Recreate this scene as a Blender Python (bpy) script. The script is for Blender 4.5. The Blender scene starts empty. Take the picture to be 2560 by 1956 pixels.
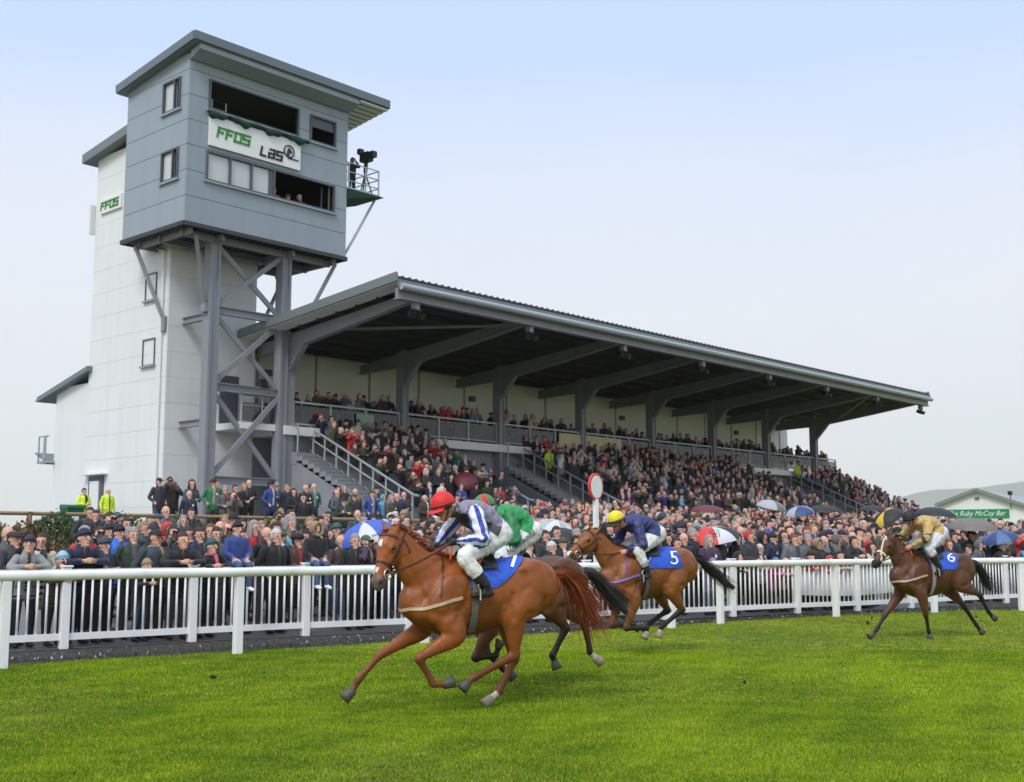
import bpy, bmesh, math, random
import numpy as np
from mathutils import Vector, Matrix, Quaternion
from mathutils.bvhtree import BVHTree
from mathutils.kdtree import KDTree
R = math.radians
rng = random.Random(7)
nrg = np.random.RandomState(11)
scene = bpy.context.scene
COL = scene.collection

# ---------------------------------------------------------------- camera, sky, sun, exposure
cam_d = bpy.data.cameras.new("camera"); cam = bpy.data.objects.new("camera", cam_d); COL.objects.link(cam)
cam.location = (0, 0, 1.65); cam.rotation_euler = (R(90 + 7.302), 0, 0)
cam_d.sensor_width = 36.0; cam_d.lens = 36.0 * 2950 / 2560; cam_d.clip_start = 0.1; cam_d.clip_end = 16000
cam_d.dof.use_dof = True; cam_d.dof.focus_distance = 13.5; cam_d.dof.aperture_fstop = 4.5
scene.camera = cam
HAZE = True
SUN_EL, SUN_AZ = R(48), R(200)          # behind the photographer, veiled by cloud
world = bpy.data.worlds.new("World"); scene.world = world; world.use_nodes = True
nt = world.node_tree; nt.nodes.clear()
wo = nt.nodes.new("ShaderNodeOutputWorld"); bg = nt.nodes.new("ShaderNodeBackground")
sky = nt.nodes.new("ShaderNodeTexSky"); sky.sky_type = 'NISHITA'; sky.sun_disc = False
sky.sun_elevation = SUN_EL; sky.sun_rotation = SUN_AZ; sky.air_density = 1.0; sky.dust_density = 2.0; sky.ozone_density = 1.5
geo = nt.nodes.new("ShaderNodeNewGeometry"); sep = nt.nodes.new("ShaderNodeSeparateXYZ")
nt.links.new(geo.outputs["Incoming"], sep.inputs[0])
neg = nt.nodes.new("ShaderNodeMath"); neg.operation = 'MULTIPLY'; neg.inputs[1].default_value = -1.0
nt.links.new(sep.outputs["Z"], neg.inputs[0])
# soft cloud mottling so that the veil is not a perfect ramp
tc = nt.nodes.new("ShaderNodeTexCoord"); nz = nt.nodes.new("ShaderNodeTexNoise"); nz.inputs["Scale"].default_value = 2.2; nz.inputs["Detail"].default_value = 5
mp = nt.nodes.new("ShaderNodeMapping"); mp.inputs["Scale"].default_value = (1, 1, 3.0)
nt.links.new(tc.outputs["Generated"], mp.inputs["Vector"]); nt.links.new(mp.outputs[0], nz.inputs["Vector"])
nadd = nt.nodes.new("ShaderNodeMath"); nadd.operation = 'MULTIPLY_ADD'; nadd.inputs[1].default_value = 0.16; 
nt.links.new(nz.outputs["Fac"], nadd.inputs[0]); nt.links.new(neg.outputs[0], nadd.inputs[2])
ramp = nt.nodes.new("ShaderNodeValToRGB"); cr = ramp.color_ramp
cr.elements[0].position = 0.05; cr.elements[0].color = (0.665, 0.655, 0.668, 1)
cr.elements[1].position = 1.0; cr.elements[1].color = (0.86, 0.93, 1.05, 1)
for pos, c in ((0.16, (0.685, 0.675, 0.71, 1)), (0.27, (0.665, 0.665, 0.73, 1)), (0.38, (0.585, 0.635, 0.76, 1)), (0.47, (0.43, 0.555, 0.79, 1)), (0.58, (0.41, 0.55, 0.82, 1))):
    e = cr.elements.new(pos); e.color = c
nt.links.new(nadd.outputs[0], ramp.inputs["Fac"])
mul = nt.nodes.new("ShaderNodeMix"); mul.data_type = 'RGBA'; mul.blend_type = 'MIX'; mul.inputs["Factor"].default_value = 0.88
sc_ = nt.nodes.new("ShaderNodeVectorMath"); sc_.operation = 'SCALE'; sc_.inputs["Scale"].default_value = 9.9
nt.links.new(ramp.outputs["Color"], sc_.inputs[0])
nt.links.new(sky.outputs[0], mul.inputs["A"]); nt.links.new(sc_.outputs[0], mul.inputs["B"])
nt.links.new(mul.outputs["Result"], bg.inputs["Color"]); bg.inputs["Strength"].default_value = 0.1
nt.links.new(bg.outputs[0], wo.inputs["Surface"])
sun_d = bpy.data.lights.new("sun", 'SUN'); sun_d.energy = 1.5; sun_d.angle = R(18); sun_d.color = (1.0, 0.965, 0.91)
sun = bpy.data.objects.new("sun", sun_d); COL.objects.link(sun)
_sd = Vector((math.sin(SUN_AZ) * math.cos(SUN_EL), math.cos(SUN_AZ) * math.cos(SUN_EL), math.sin(SUN_EL)))
sun.rotation_euler = _sd.to_track_quat('Z', 'Y').to_euler(); sun.location = _sd * 60
scene.view_settings.view_transform = 'Standard'; scene.view_settings.look = 'None'
scene.view_settings.exposure = 0.55; scene.view_settings.gamma = 1.0
scene.render.engine = 'CYCLES'; scene.cycles.max_bounces = 6; scene.cycles.diffuse_bounces = 3; scene.cycles.transparent_max_bounces = 12
scene.cycles.use_denoising = True; scene.cycles.volume_bounces = 4

# ---------------------------------------------------------------- materials
MATS = {}
def srgb(r, g, b):
    f = lambda c: (c / 255 / 12.92) if c / 255 <= 0.04045 else ((c / 255 + 0.055) / 1.055) ** 2.4
    return (f(r), f(g), f(b))
def mat(name, color=(0.5, 0.5, 0.5), rough=0.6, var=0.15, scale=6.0, bump=0.0, bscale=40.0, metal=0.0, source='const', alpha=1.0, spec=0.5, dirt=None, trans=0.0, sheen=0.0, coat=0.0, emit=0.0, streak=None):
    """colour source: const / object (object colour) / attr (mesh attribute Col); broken up by noise"""
    if name in MATS: return MATS[name]
    m = bpy.data.materials.new(name); m.use_nodes = True; MATS[name] = m
    n = m.node_tree; b = n.nodes["Principled BSDF"]; L = n.links.new
    b.inputs["Roughness"].default_value = rough; b.inputs["Metallic"].default_value = metal
    b.inputs["Specular IOR Level"].default_value = spec
    if sheen: b.inputs["Sheen Weight"].default_value = sheen
    if coat: b.inputs["Coat Weight"].default_value = coat; b.inputs["Coat Roughness"].default_value = 0.15
    tcx = n.nodes.new("ShaderNodeTexCoord")
    noise = n.nodes.new("ShaderNodeTexNoise"); noise.inputs["Scale"].default_value = scale; noise.inputs["Detail"].default_value = 6; noise.inputs["Roughness"].default_value = 0.6
    L(tcx.outputs["Object"], noise.inputs["Vector"])
    if source == 'object':
        s = n.nodes.new("ShaderNodeObjectInfo").outputs["Color"]
    elif source == 'attr':
        a = n.nodes.new("ShaderNodeAttribute"); a.attribute_name = "Col"; s = a.outputs["Color"]
    else:
        rgb = n.nodes.new("ShaderNodeRGB"); rgb.outputs[0].default_value = (*color, 1); s = rgb.outputs[0]
    mr = n.nodes.new("ShaderNodeMapRange"); mr.inputs["From Min"].default_value = 0.25; mr.inputs["From Max"].default_value = 0.75
    mr.inputs["To Min"].default_value = 1 - var; mr.inputs["To Max"].default_value = 1 + var
    L(noise.outputs["Fac"], mr.inputs["Value"])
    vm = n.nodes.new("ShaderNodeVectorMath"); vm.operation = 'SCALE'; L(s, vm.inputs[0]); L(mr.outputs[0], vm.inputs["Scale"])
    out = vm.outputs[0]
    if dirt:
        n2 = n.nodes.new("ShaderNodeTexNoise"); n2.inputs["Scale"].default_value = dirt[2]; n2.inputs["Detail"].default_value = 8
        L(tcx.outputs["Object"], n2.inputs["Vector"])
        m2 = n.nodes.new("ShaderNodeMapRange"); m2.inputs["From Min"].default_value = 0.5; m2.inputs["From Max"].default_value = 0.72; m2.inputs["To Max"].default_value = dirt[1]
        L(n2.outputs["Fac"], m2.inputs["Value"])
        mx = n.nodes.new("ShaderNodeMix"); mx.data_type = 'RGBA'; L(m2.outputs[0], mx.inputs["Factor"]); L(out, mx.inputs["A"]); mx.inputs["B"].default_value = (*dirt[0], 1)
        out = mx.outputs["Result"]
    if streak:
        mpn = n.nodes.new("ShaderNodeMapping"); mpn.inputs["Scale"].default_value = (2.6, 2.6, 0.14); L(tcx.outputs["Object"], mpn.inputs["Vector"])
        n3 = n.nodes.new("ShaderNodeTexNoise"); n3.inputs["Scale"].default_value = 1.0; n3.inputs["Detail"].default_value = 5; L(mpn.outputs[0], n3.inputs["Vector"])
        m3 = n.nodes.new("ShaderNodeMapRange"); m3.inputs["From Min"].default_value = 0.48; m3.inputs["From Max"].default_value = 0.75; m3.inputs["To Max"].default_value = streak[1]; L(n3.outputs["Fac"], m3.inputs["Value"])
        mx3 = n.nodes.new("ShaderNodeMix"); mx3.data_type = 'RGBA'; L(m3.outputs[0], mx3.inputs["Factor"]); L(out, mx3.inputs["A"]); mx3.inputs["B"].default_value = (*streak[0], 1); out = mx3.outputs["Result"]
    L(out, b.inputs["Base Color"])
    if bump:
        nb = n.nodes.new("ShaderNodeTexNoise"); nb.inputs["Scale"].default_value = bscale; nb.inputs["Detail"].default_value = 4
        L(tcx.outputs["Object"], nb.inputs["Vector"])
        bp = n.nodes.new("ShaderNodeBump"); bp.inputs["Strength"].default_value = bump; bp.inputs["Distance"].default_value = 0.02
        L(nb.outputs["Fac"], bp.inputs["Height"]); L(bp.outputs[0], b.inputs["Normal"])
    if alpha < 1: b.inputs["Alpha"].default_value = alpha
    if trans: b.inputs["Transmission Weight"].default_value = trans
    return m
def rampmat(name, cols, rough=0.8, bump=0.3, bscale=25.0):
    """dark clothes: a colour picked per object"""
    if name in MATS: return MATS[name]
    m = bpy.data.materials.new(name); m.use_nodes = True; MATS[name] = m
    n = m.node_tree; b = n.nodes["Principled BSDF"]; L = n.links.new; b.inputs["Roughness"].default_value = rough
    oi = n.nodes.new("ShaderNodeObjectInfo"); rp = n.nodes.new("ShaderNodeValToRGB"); rp.color_ramp.interpolation = 'CONSTANT'
    e = rp.color_ramp.elements
    for i, c in enumerate(cols):
        if i < 2: e[i].position = i / len(cols); e[i].color = (*c, 1)
        else: e.new(i / len(cols)).color = (*c, 1)
    L(oi.outputs["Random"], rp.inputs["Fac"]); L(rp.outputs["Color"], b.inputs["Base Color"])
    if bump:
        tcx = n.nodes.new("ShaderNodeTexCoord"); nb = n.nodes.new("ShaderNodeTexNoise"); nb.inputs["Scale"].default_value = bscale
        L(tcx.outputs["Object"], nb.inputs["Vector"]); bp = n.nodes.new("ShaderNodeBump"); bp.inputs["Strength"].default_value = bump; bp.inputs["Distance"].default_value = 0.03
        L(nb.outputs["Fac"], bp.inputs["Height"]); L(bp.outputs[0], b.inputs["Normal"])
    return m
WHITE = mat("white_plastic", (0.86, 0.86, 0.85), 0.42, 0.04, 3, dirt=((0.34, 0.36, 0.25), 0.35, 2.2))
CLAD = mat("grey_cladding", srgb(148, 158, 166), 0.42, 0.035, 0.7, streak=(srgb(122, 132, 138), .22))
CLADW = mat("white_cladding", srgb(228, 229, 226), 0.45, 0.03, 0.6, streak=(srgb(188, 188, 180), .16))
STEEL = mat("grey_painted_steel", srgb(136, 138, 144), 0.5, 0.06, 1.5)
GALV = mat("galvanised_steel", srgb(164, 172, 176), 0.45, 0.12, 9, metal=0.3)
DARKS = mat("dark_roof_steel", srgb(62, 64, 68), 0.7, 0.12, 2)
ROOFM = mat("roof_sheet_grey", srgb(112, 122, 124), 0.45, 0.06, 1.0)
CONC = mat("concrete", srgb(146, 146, 144), 0.85, 0.14, 2.0, 0.15, 30, streak=(srgb(112, 112, 110), .4))
CONCD = mat("concrete_dark", srgb(140, 142, 145), 0.85, 0.12, 1.6, 0.1, 20)
CREAM = mat("cream_wall", srgb(228, 228, 222), 0.7, 0.05, 0.8)
FRAME = mat("window_frame_grey", srgb(84, 88, 96), 0.5, 0.05)
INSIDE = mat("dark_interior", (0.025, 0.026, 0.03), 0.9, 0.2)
GLASS = mat("window_glass", (0.16, 0.17, 0.19), 0.06, 0.02, 1, spec=0.9)
GLASSP = mat("pale_glass", (0.55, 0.56, 0.57), 0.08, 0.03, 1, spec=0.9)
BALG = mat("balcony_glass", (0.03, 0.033, 0.038), 0.08, 0.1, 1, alpha=0.62, spec=0.8)
BLACK = mat("black_plastic", (0.012, 0.012, 0.013), 0.45, 0.2)
RED = mat("red_paint", srgb(206, 62, 48), 0.45, 0.05)
GREENS = mat("sign_green", srgb(52, 140, 48), 0.5, 0.05)
GREENB = mat("banner_green", srgb(20, 134, 84), 0.5, 0.05)
SIGNW = mat("sign_white", (0.82, 0.82, 0.81), 0.5, 0.03)
NET = mat("green_netting", srgb(24, 62, 46), 0.9, 0.35, 30)
WOOD = mat("weathered_timber", srgb(150, 128, 96), 0.8, 0.25, 14, 0.3, 60)
YELLOWP = mat("yellow_step_paint", srgb(170, 140, 40), 0.7, 0.3, 5)
BING = mat("bin_green", srgb(18, 92, 52), 0.5, 0.1)
SKIN = mat("skin", srgb(212, 162, 140), 0.55, 0.10, 30)
CLOTH = mat("jacket_cloth", rough=0.8, var=0.18, scale=14, bump=0.9, bscale=10, source='object', sheen=0.15)
HAIRM = mat("hair", rough=0.65, var=0.3, scale=60, bump=0.5, bscale=120, source='object')
TROUS = rampmat("trousers", [(0.012, 0.012, 0.014), (0.02, 0.022, 0.03), (0.035, 0.05, 0.085), (0.015, 0.014, 0.013), (0.05, 0.04, 0.03), (0.07, 0.10, 0.16), (0.02, 0.02, 0.022), (0.06, 0.06, 0.06)])
SHIRT = rampmat("shirt", [(0.5, 0.5, 0.5), (0.02, 0.02, 0.02), (0.25, 0.3, 0.42), (0.05, 0.05, 0.06), (0.35, 0.30, 0.22), (0.03, 0.03, 0.05), (0.3, 0.05, 0.05), (0.1, 0.1, 0.11)])
SHOE = mat("shoe_leather", (0.02, 0.017, 0.015), 0.5, 0.2)
HORSE = mat("horse_coat", rough=0.40, var=0.28, scale=3.6, bump=0.22, bscale=55, source='attr', spec=0.32, sheen=0.0, dirt=((.07, .045, .022), .30, 17))
SILK = mat("jockey_silks", rough=0.5, var=0.10, scale=14, bump=0.9, bscale=17, source='attr')
ATTR = mat("mixed_cloth", rough=0.8, var=0.15, scale=9, bump=0.4, bscale=18, source='attr')
LEATHER = mat("brown_leather", srgb(66, 42, 30), 0.5, 0.2, 30)
LEATHERB = mat("black_leather", (0.015, 0.014, 0.014), 0.38, 0.2)
ORANGE = mat("orange_rubber", srgb(206, 92, 44), 0.6, 0.15, 20)
WEBBING = mat("cream_webbing", srgb(196, 176, 146), 0.8, 0.15, 30)
METAL = mat("bright_metal", (0.7, 0.7, 0.68), 0.25, 0.05, metal=1.0)
NUMB = mat("number_cloth_blue", srgb(36, 84, 196), 0.6, 0.12, 10, 0.6, 18)
NUMW = mat("number_white", (0.8, 0.8, 0.8), 0.6, 0.04)
EYEB = mat("eye_brown", (.20, .105, .08), .5, .1)
EYE = mat("eye_dark", (0.008, 0.006, 0.005), 0.08, 0.1, spec=0.8)

# ---------------------------------------------------------------- mesh helpers
def tag(o, label=None, cat=None, group=None, kind=None):
    if label: o["label"] = label
    if cat: o["category"] = cat
    if group: o["group"] = group
    if kind: o["kind"] = kind
    return o
def link(name, me, parent=None, m=None):
    o = bpy.data.objects.new(name, me); COL.objects.link(o)
    if parent is not None: o.parent = parent
    if m is not None and me is not None and len(me.materials) == 0: me.materials.append(m)
    return o
def empty(name, loc=(0, 0, 0), rz=0.0):
    o = bpy.data.objects.new(name, None); COL.objects.link(o); o.location = loc; o.rotation_euler = (0, 0, rz); o.empty_display_size = 0.2
    return o
class MB:
    """collects shapes into one mesh"""
    def __init__(s): s.v = []; s.f = []; s.mi = []
    def add(s, v, f, mi=0):
        k = len(s.v); s.v += [tuple(x) for x in v]; s.f += [tuple(i + k for i in q) for q in f]; s.mi += [mi] * len(f); return s
    def box(s, c, d, rot=None, mi=0):
        x, y, z = d[0] / 2, d[1] / 2, d[2] / 2
        pts = [Vector(p) for p in ((-x, -y, -z), (x, -y, -z), (x, y, -z), (-x, y, -z), (-x, -y, z), (x, -y, z), (x, y, z), (-x, y, z))]
        if rot is not None: pts = [rot @ p for p in pts]
        c = Vector(c)
        return s.add([c + p for p in pts], [(0, 3, 2, 1), (4, 5, 6, 7), (0, 1, 5, 4), (1, 2, 6, 5), (2, 3, 7, 6), (3, 0, 4, 7)], mi)
    def hexa(s, p, mi=0):
        """8 points: four of the bottom, four of the top"""
        return s.add(p, [(0, 3, 2, 1), (4, 5, 6, 7), (0, 1, 5, 4), (1, 2, 6, 5), (2, 3, 7, 6), (3, 0, 4, 7)], mi)
    def bar(s, a, b, w, h=None, up=(0, 0, 1), mi=0):
        a, b = Vector(a), Vector(b); h = h or w; d = (b - a).normalized(); u = Vector(up)
        if abs(d.dot(u)) > 0.98: u = Vector((1, 0, 0))
        sd = d.cross(u).normalized() * (w / 2); uu = sd.cross(d).normalized() * (h / 2)
        return s.hexa([a - sd - uu, a + sd - uu, b + sd - uu, b - sd - uu, a - sd + uu, a + sd + uu, b + sd + uu, b - sd + uu], mi)
    def tube(s, pts, r, n=8, mi=0, cap=True):
        pts = [Vector(p) for p in pts]; rs = r if isinstance(r, (list, tuple)) else [r] * len(pts)
        k = len(s.v); ref = None; rings = []
        for i, p in enumerate(pts):
            d = (pts[min(i + 1, len(pts) - 1)] - pts[max(i - 1, 0)]).normalized()
            if ref is None: ref = Vector((0, 0, 1)) if abs(d.z) < 0.9 else Vector((1, 0, 0))
            a = d.cross(ref).normalized(); ref = a.cross(d).normalized()
            rings.append([p + (a * math.cos(2 * math.pi * j / n) + ref * math.sin(2 * math.pi * j / n)) * rs[i] for j in range(n)])
        v = [q for rg in rings for q in rg]; f = []
        for i in range(len(pts) - 1):
            for j in range(n):
                j2 = (j + 1) % n; f.append((i * n + j, i * n + j2, (i + 1) * n + j2, (i + 1) * n + j))
        if cap: f.append(tuple(range(n - 1, -1, -1))); f.append(tuple((len(pts) - 1) * n + j for j in range(n)))
        return s.add(v, f, mi)
    def prism(s, poly, axis_vec, mi=0):
        """polygon (3D points) extruded by a vector"""
        n = len(poly); a = Vector(axis_vec); v = [Vector(p) for p in poly] + [Vector(p) + a for p in poly]
        f = [tuple(range(n)), tuple(range(2 * n - 1, n - 1, -1))] + [(i, n + i, n + (i + 1) % n, (i + 1) % n) for i in range(n)]
        return s.add(v, f, mi)
    def mesh(s, name, mats=(), smooth=False, fix=True):
        me = bpy.data.meshes.new(name); me.from_pydata(s.v, [], s.f)
        for m in mats: me.materials.append(m)
        if len(mats) > 1: me.polygons.foreach_set("material_index", s.mi)
        if fix:
            bm = bmesh.new(); bm.from_mesh(me); bmesh.ops.recalc_face_normals(bm, faces=bm.faces); bm.to_mesh(me); bm.free()
        if smooth: me.polygons.foreach_set("use_smooth", [True] * len(me.polygons))
        me.update(); return me
    def build(s, name, m, parent=None, smooth=False):
        ms = m if isinstance(m, (list, tuple)) else [m]
        return link(name, s.mesh(name, ms, smooth), parent)
def bevel_mesh(me, w, seg=2):
    bm = bmesh.new(); bm.from_mesh(me)
    bmesh.ops.bevel(bm, geom=bm.edges[:] , offset=w, segments=seg, affect='EDGES', profile=0.5); bm.to_mesh(me); bm.free(); me.update(); return me
def text_mesh(txt, size=1.0, ext=0.0, shear=0.0, align='CENTER'):
    c = bpy.data.curves.new("lettering", 'FONT'); c.body = txt; c.size = size; c.extrude = ext; c.shear = shear; c.align_x = align; c.resolution_u = 3
    o = bpy.data.objects.new("lettering", c); COL.objects.link(o)
    dg = bpy.context.evaluated_depsgraph_get(); dg.update()
    me = bpy.data.meshes.new_from_object(o.evaluated_get(dg)); bpy.data.objects.remove(o); bpy.data.curves.remove(c); return me

# --- organic bodies: lofted limbs and trunks, joined into one continuous skin
def cr_spline(P, m):
    P = np.asarray(P, float); n = len(P)
    if n < 3 or m <= 1:
        if n == 2 and m > 1: return np.array([P[0] + (P[1] - P[0]) * i / m for i in range(m + 1)])
        return P
    E_ = np.vstack([2 * P[0] - P[1], P, 2 * P[-1] - P[-2]]); out = []
    for i in range(n - 1):
        a, b, c, d = E_[i:i + 4]
        for k in range(m):
            t = k / m; out.append(0.5 * ((2 * b) + (c - a) * t + (2 * a - 5 * b + 4 * c - d) * t * t + (3 * b - a - 3 * c + d) * t ** 3))
    out.append(P[-1]); return np.array(out)
class Body:
    def __init__(s): s.v = []; s.f = []; s.c = []; s.m = []
    def loft(s, st, ref=(0, 1, 0), col=(0.5, 0.5, 0.5), mid=0, n=18, m=5, sq=1.0):
        """st: (x,y,z,ra,rb); ra along ref side axis, rb along the other; col: colour or f(t, angle, point)"""
        st = [tuple(q) + ((q[3],) if len(q) == 4 else ()) for q in st]
        Q = cr_spline(st, m); P = Q[:, :3]; ra = np.maximum(Q[:, 3], 0.003); rb = np.maximum(Q[:, 4], 0.003)
        N = len(P); k0 = len(s.v); T_ = np.gradient(P, axis=0); T_ /= np.linalg.norm(T_, axis=1)[:, None] + 1e-9
        rings = []
        def frame(d):
            r = np.asarray(ref, float); a = r - d * (r @ d)
            if np.linalg.norm(a) < 0.15: r = np.array([0.3, 0.2, 1.0]); a = r - d * (r @ d)
            a /= np.linalg.norm(a); b = np.cross(d, a); return a, b
        seq = []
        a0 = min(ra[0], rb[0]); a1 = min(ra[-1], rb[-1])
        for q, sc in ((0.85, 0.5), (0.45, 0.87)): seq.append((P[0] - T_[0] * a0 * q, T_[0], ra[0] * sc, rb[0] * sc, 0.0))
        for i in range(N): seq.append((P[i], T_[i], ra[i], rb[i], i / (N - 1)))
        for q, sc in ((0.45, 0.87), (0.85, 0.5)): seq.append((P[-1] + T_[-1] * a1 * q, T_[-1], ra[-1] * sc, rb[-1] * sc, 1.0))
        for p, d, A, B_, t in seq:
            a, b = frame(d)
            for j in range(n):
                th = 2 * math.pi * j / n; cx, sx = math.cos(th), math.sin(th)
                if sq != 1.0: cx = math.copysign(abs(cx) ** sq, cx); sx = math.copysign(abs(sx) ** sq, sx)
                w = p + a * A * cx + b * B_ * sx
                s.v.append(tuple(w)); s.c.append(col(t, th, w) if callable(col) else col); s.m.append(mid)
        M = len(seq)
        for i in range(M - 1):
            for j in range(n):
                j2 = (j + 1) % n; s.f.append((k0 + i * n + j, k0 + i * n + j2, k0 + (i + 1) * n + j2, k0 + (i + 1) * n + j))
        s.f.append(tuple(k0 + j for j in range(n - 1, -1, -1))); s.f.append(tuple(k0 + (M - 1) * n + j for j in range(n)))
        return s
    def ball(s, c, r, col=(0.5, 0.5, 0.5), mid=0, rot=None, n=14):
        r = r if isinstance(r, (tuple, list)) else (r, r, r); k0 = len(s.v); c = Vector(c)
        for i in range(n + 1):
            ph = math.pi * (i + 0.02) / (n + 0.04)
            for j in range(n):
                th = 2 * math.pi * j / n; p = Vector((r[0] * math.sin(ph) * math.cos(th), r[1] * math.sin(ph) * math.sin(th), r[2] * math.cos(ph)))
                if rot is not None: p = rot @ p
                w = c + p; s.v.append(tuple(w)); s.c.append(col(0, th, w) if callable(col) else col); s.m.append(mid)
        for i in range(n):
            for j in range(n):
                j2 = (j + 1) % n; s.f.append((k0 + i * n + j, k0 + (i + 1) * n + j, k0 + (i + 1) * n + j2, k0 + i * n + j2))
        s.f.append(tuple(k0 + j for j in range(n))); s.f.append(tuple(k0 + n * n + j for j in range(n - 1, -1, -1)))
        return s
    def skin(s, name, voxel, smooth=4, mats=(), recolor=None, relax=None, carve=None):
        me = bpy.data.meshes.new(name + "_src"); me.from_pydata(s.v, [], s.f)
        bm = bmesh.new(); bm.from_mesh(me); bmesh.ops.recalc_face_normals(bm, faces=bm.faces); bm.to_mesh(me); bm.free()
        o = bpy.data.objects.new(name + "_src", me); COL.objects.link(o)
        md = o.modifiers.new("r", 'REMESH'); md.mode = 'VOXEL'; md.voxel_size = voxel; md.adaptivity = 0
        if smooth:
            sm = o.modifiers.new("s", 'SMOOTH'); sm.factor = 0.5; sm.iterations = smooth
        dg = bpy.context.evaluated_depsgraph_get(); dg.update()
        out = bpy.data.meshes.new_from_object(o.evaluated_get(dg)); out.name = name
        bpy.data.objects.remove(o); bpy.data.meshes.remove(me)
        if relax:
            nv = len(out.vertices); co = np.empty(nv * 3); out.vertices.foreach_get("co", co); co = co.reshape(-1, 3)
            ed = np.empty(len(out.edges) * 2, np.int32); out.edges.foreach_get("vertices", ed); ed = ed.reshape(-1, 2); deg = np.bincount(ed.ravel(), minlength=nv).astype(float)
            wgt = relax[1](co)[:, None]
            for it in range(relax[0]):
                acc = np.zeros_like(co)
                for k in range(3): acc[:, k] = np.bincount(ed[:, 0], co[ed[:, 1], k], nv) + np.bincount(ed[:, 1], co[ed[:, 0], k], nv)
                lam = .55 if it % 2 == 0 else -.50 * relax[2]
                co = co + wgt * lam * (acc / deg[:, None] - co)
            out.vertices.foreach_set("co", co.ravel()); out.update()
        if carve:
            nv = len(out.vertices); co = np.empty(nv * 3); out.vertices.foreach_get("co", co); co = co.reshape(-1, 3); no = np.array([v.normal[:] for v in out.vertices])
            out.vertices.foreach_set("co", (co + no * carve(co, no)[:, None]).ravel()); out.update()
        kd = KDTree(len(s.v))
        for i, p in enumerate(s.v): kd.insert(p, i)
        kd.balance()
        nv = len(out.vertices); co = np.empty(nv * 3); out.vertices.foreach_get("co", co); co = co.reshape(-1, 3)
        cols = np.ones((nv, 4), np.float32); mids = np.zeros(nv, int)
        for i in range(nv):
            j = kd.find(co[i])[1]; c = s.c[j]
            mids[i] = s.m[j]; cols[i, :3] = recolor(co[i], c, s.m[j]) if recolor else c
        at = out.color_attributes.new("Col", 'FLOAT_COLOR', 'POINT'); at.data.foreach_set("color", cols.ravel())
        for m in mats: out.materials.append(m)
        if len(mats) > 1:
            pm = [int(mids[p.vertices[0]]) for p in out.polygons]; out.polygons.foreach_set("material_index", pm)
        out.polygons.foreach_set("use_smooth", [True] * len(out.polygons)); out.update(); return out

# ---------------------------------------------------------------- place: stand frame and fence lines
TH = R(42.34); S_ = Vector((math.sin(TH), math.cos(TH), 0)); T_ = Vector((-math.cos(TH), math.sin(TH), 0)); P0 = Vector((-9.28, 48.39, 0)); BAY = 6.4
def W(s, t, z): return P0 + S_ * s + T_ * t + Vector((0, 0, z))
def to_st(p): q = Vector((p[0], p[1], 0)) - P0; return q.dot(S_), q.dot(T_)
ROT_ST = Matrix(((S_.x, T_.x, 0), (S_.y, T_.y, 0), (0, 0, 1)))          # local x along the stand, y to its back
RZ_ST = math.atan2(S_.y, S_.x)
RAIL = [(-14.6, 9.6), (-9.35, 13.75), (-6.69, 15.82), (-4.08, 17.90), (3.10, 23.28), (4.26, 24.46), (7.24, 26.73), (9.99, 28.31), (12.38, 29.07), (20.5, 31.2), (33.0, 34.4)]
PICK = [(-14.2, 12.3), (-10.0, 15.6), (-6.77, 18.14), (-5.18, 19.41), (-3.56, 20.65), (4.77, 25.92), (6.45, 27.10), (8.07, 28.01), (13.44, 31.9), (20.5, 36.2), (33.0, 42.5)]
class Line:
    def __init__(s, pts):
        s.p = [Vector((x, y, 0)) for x, y in pts]; s.l = [0.0]
        for a, b in zip(s.p, s.p[1:]): s.l.append(s.l[-1] + (b - a).length)
        s.len = s.l[-1]
    def at(s, d):
        d = min(max(d, 0), s.len - 1e-6)
        for i in range(len(s.p) - 1):
            if d <= s.l[i + 1]: break
        k = (d - s.l[i]) / (s.l[i + 1] - s.l[i]); t = (s.p[i + 1] - s.p[i]).normalized()
        return s.p[i].lerp(s.p[i + 1], k), t, Vector((-t.y, t.x, 0))   # point, along, behind
    def dist(s, p):
        best = 1e9; q = Vector((p[0], p[1], 0))
        for a, b in zip(s.p, s.p[1:]):
            d = b - a; k = min(max((q - a).dot(d) / d.length_squared, 0), 1); w = q - (a + d * k)
            if w.length < abs(best): best = math.copysign(w.length, d.x * (q - a).y - d.y * (q - a).x)
        return best
    def param(s, p):
        best = (1e9, 0); q = Vector((p[0], p[1], 0))
        for i, (a, b) in enumerate(zip(s.p, s.p[1:])):
            d = b - a; k = min(max((q - a).dot(d) / d.length_squared, 0), 1); w = (q - (a + d * k)).length
            if w < best[0]: best = (w, s.l[i] + k * d.length)
        return best[1]
RL, PL = Line(RAIL), Line(PICK)
def sm(x): x = min(max(x, 0), 1); return x * x * (3 - 2 * x)
def gz(x, y):
    """ground height behind the rails: apron, bank, terrace"""
    d = PL.dist((x, y)); s, t = to_st((x, y))
    z = 0.06 + 0.072 * min(max(d, 0), 9.5)
    if t > -12.0: z = z + (1.4 - z) * sm((t + 12.0) / 3.0)
    if t > -9: z = 1.4 + 0.6 * sm((t + 9) / 4.0)
    return z

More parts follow.
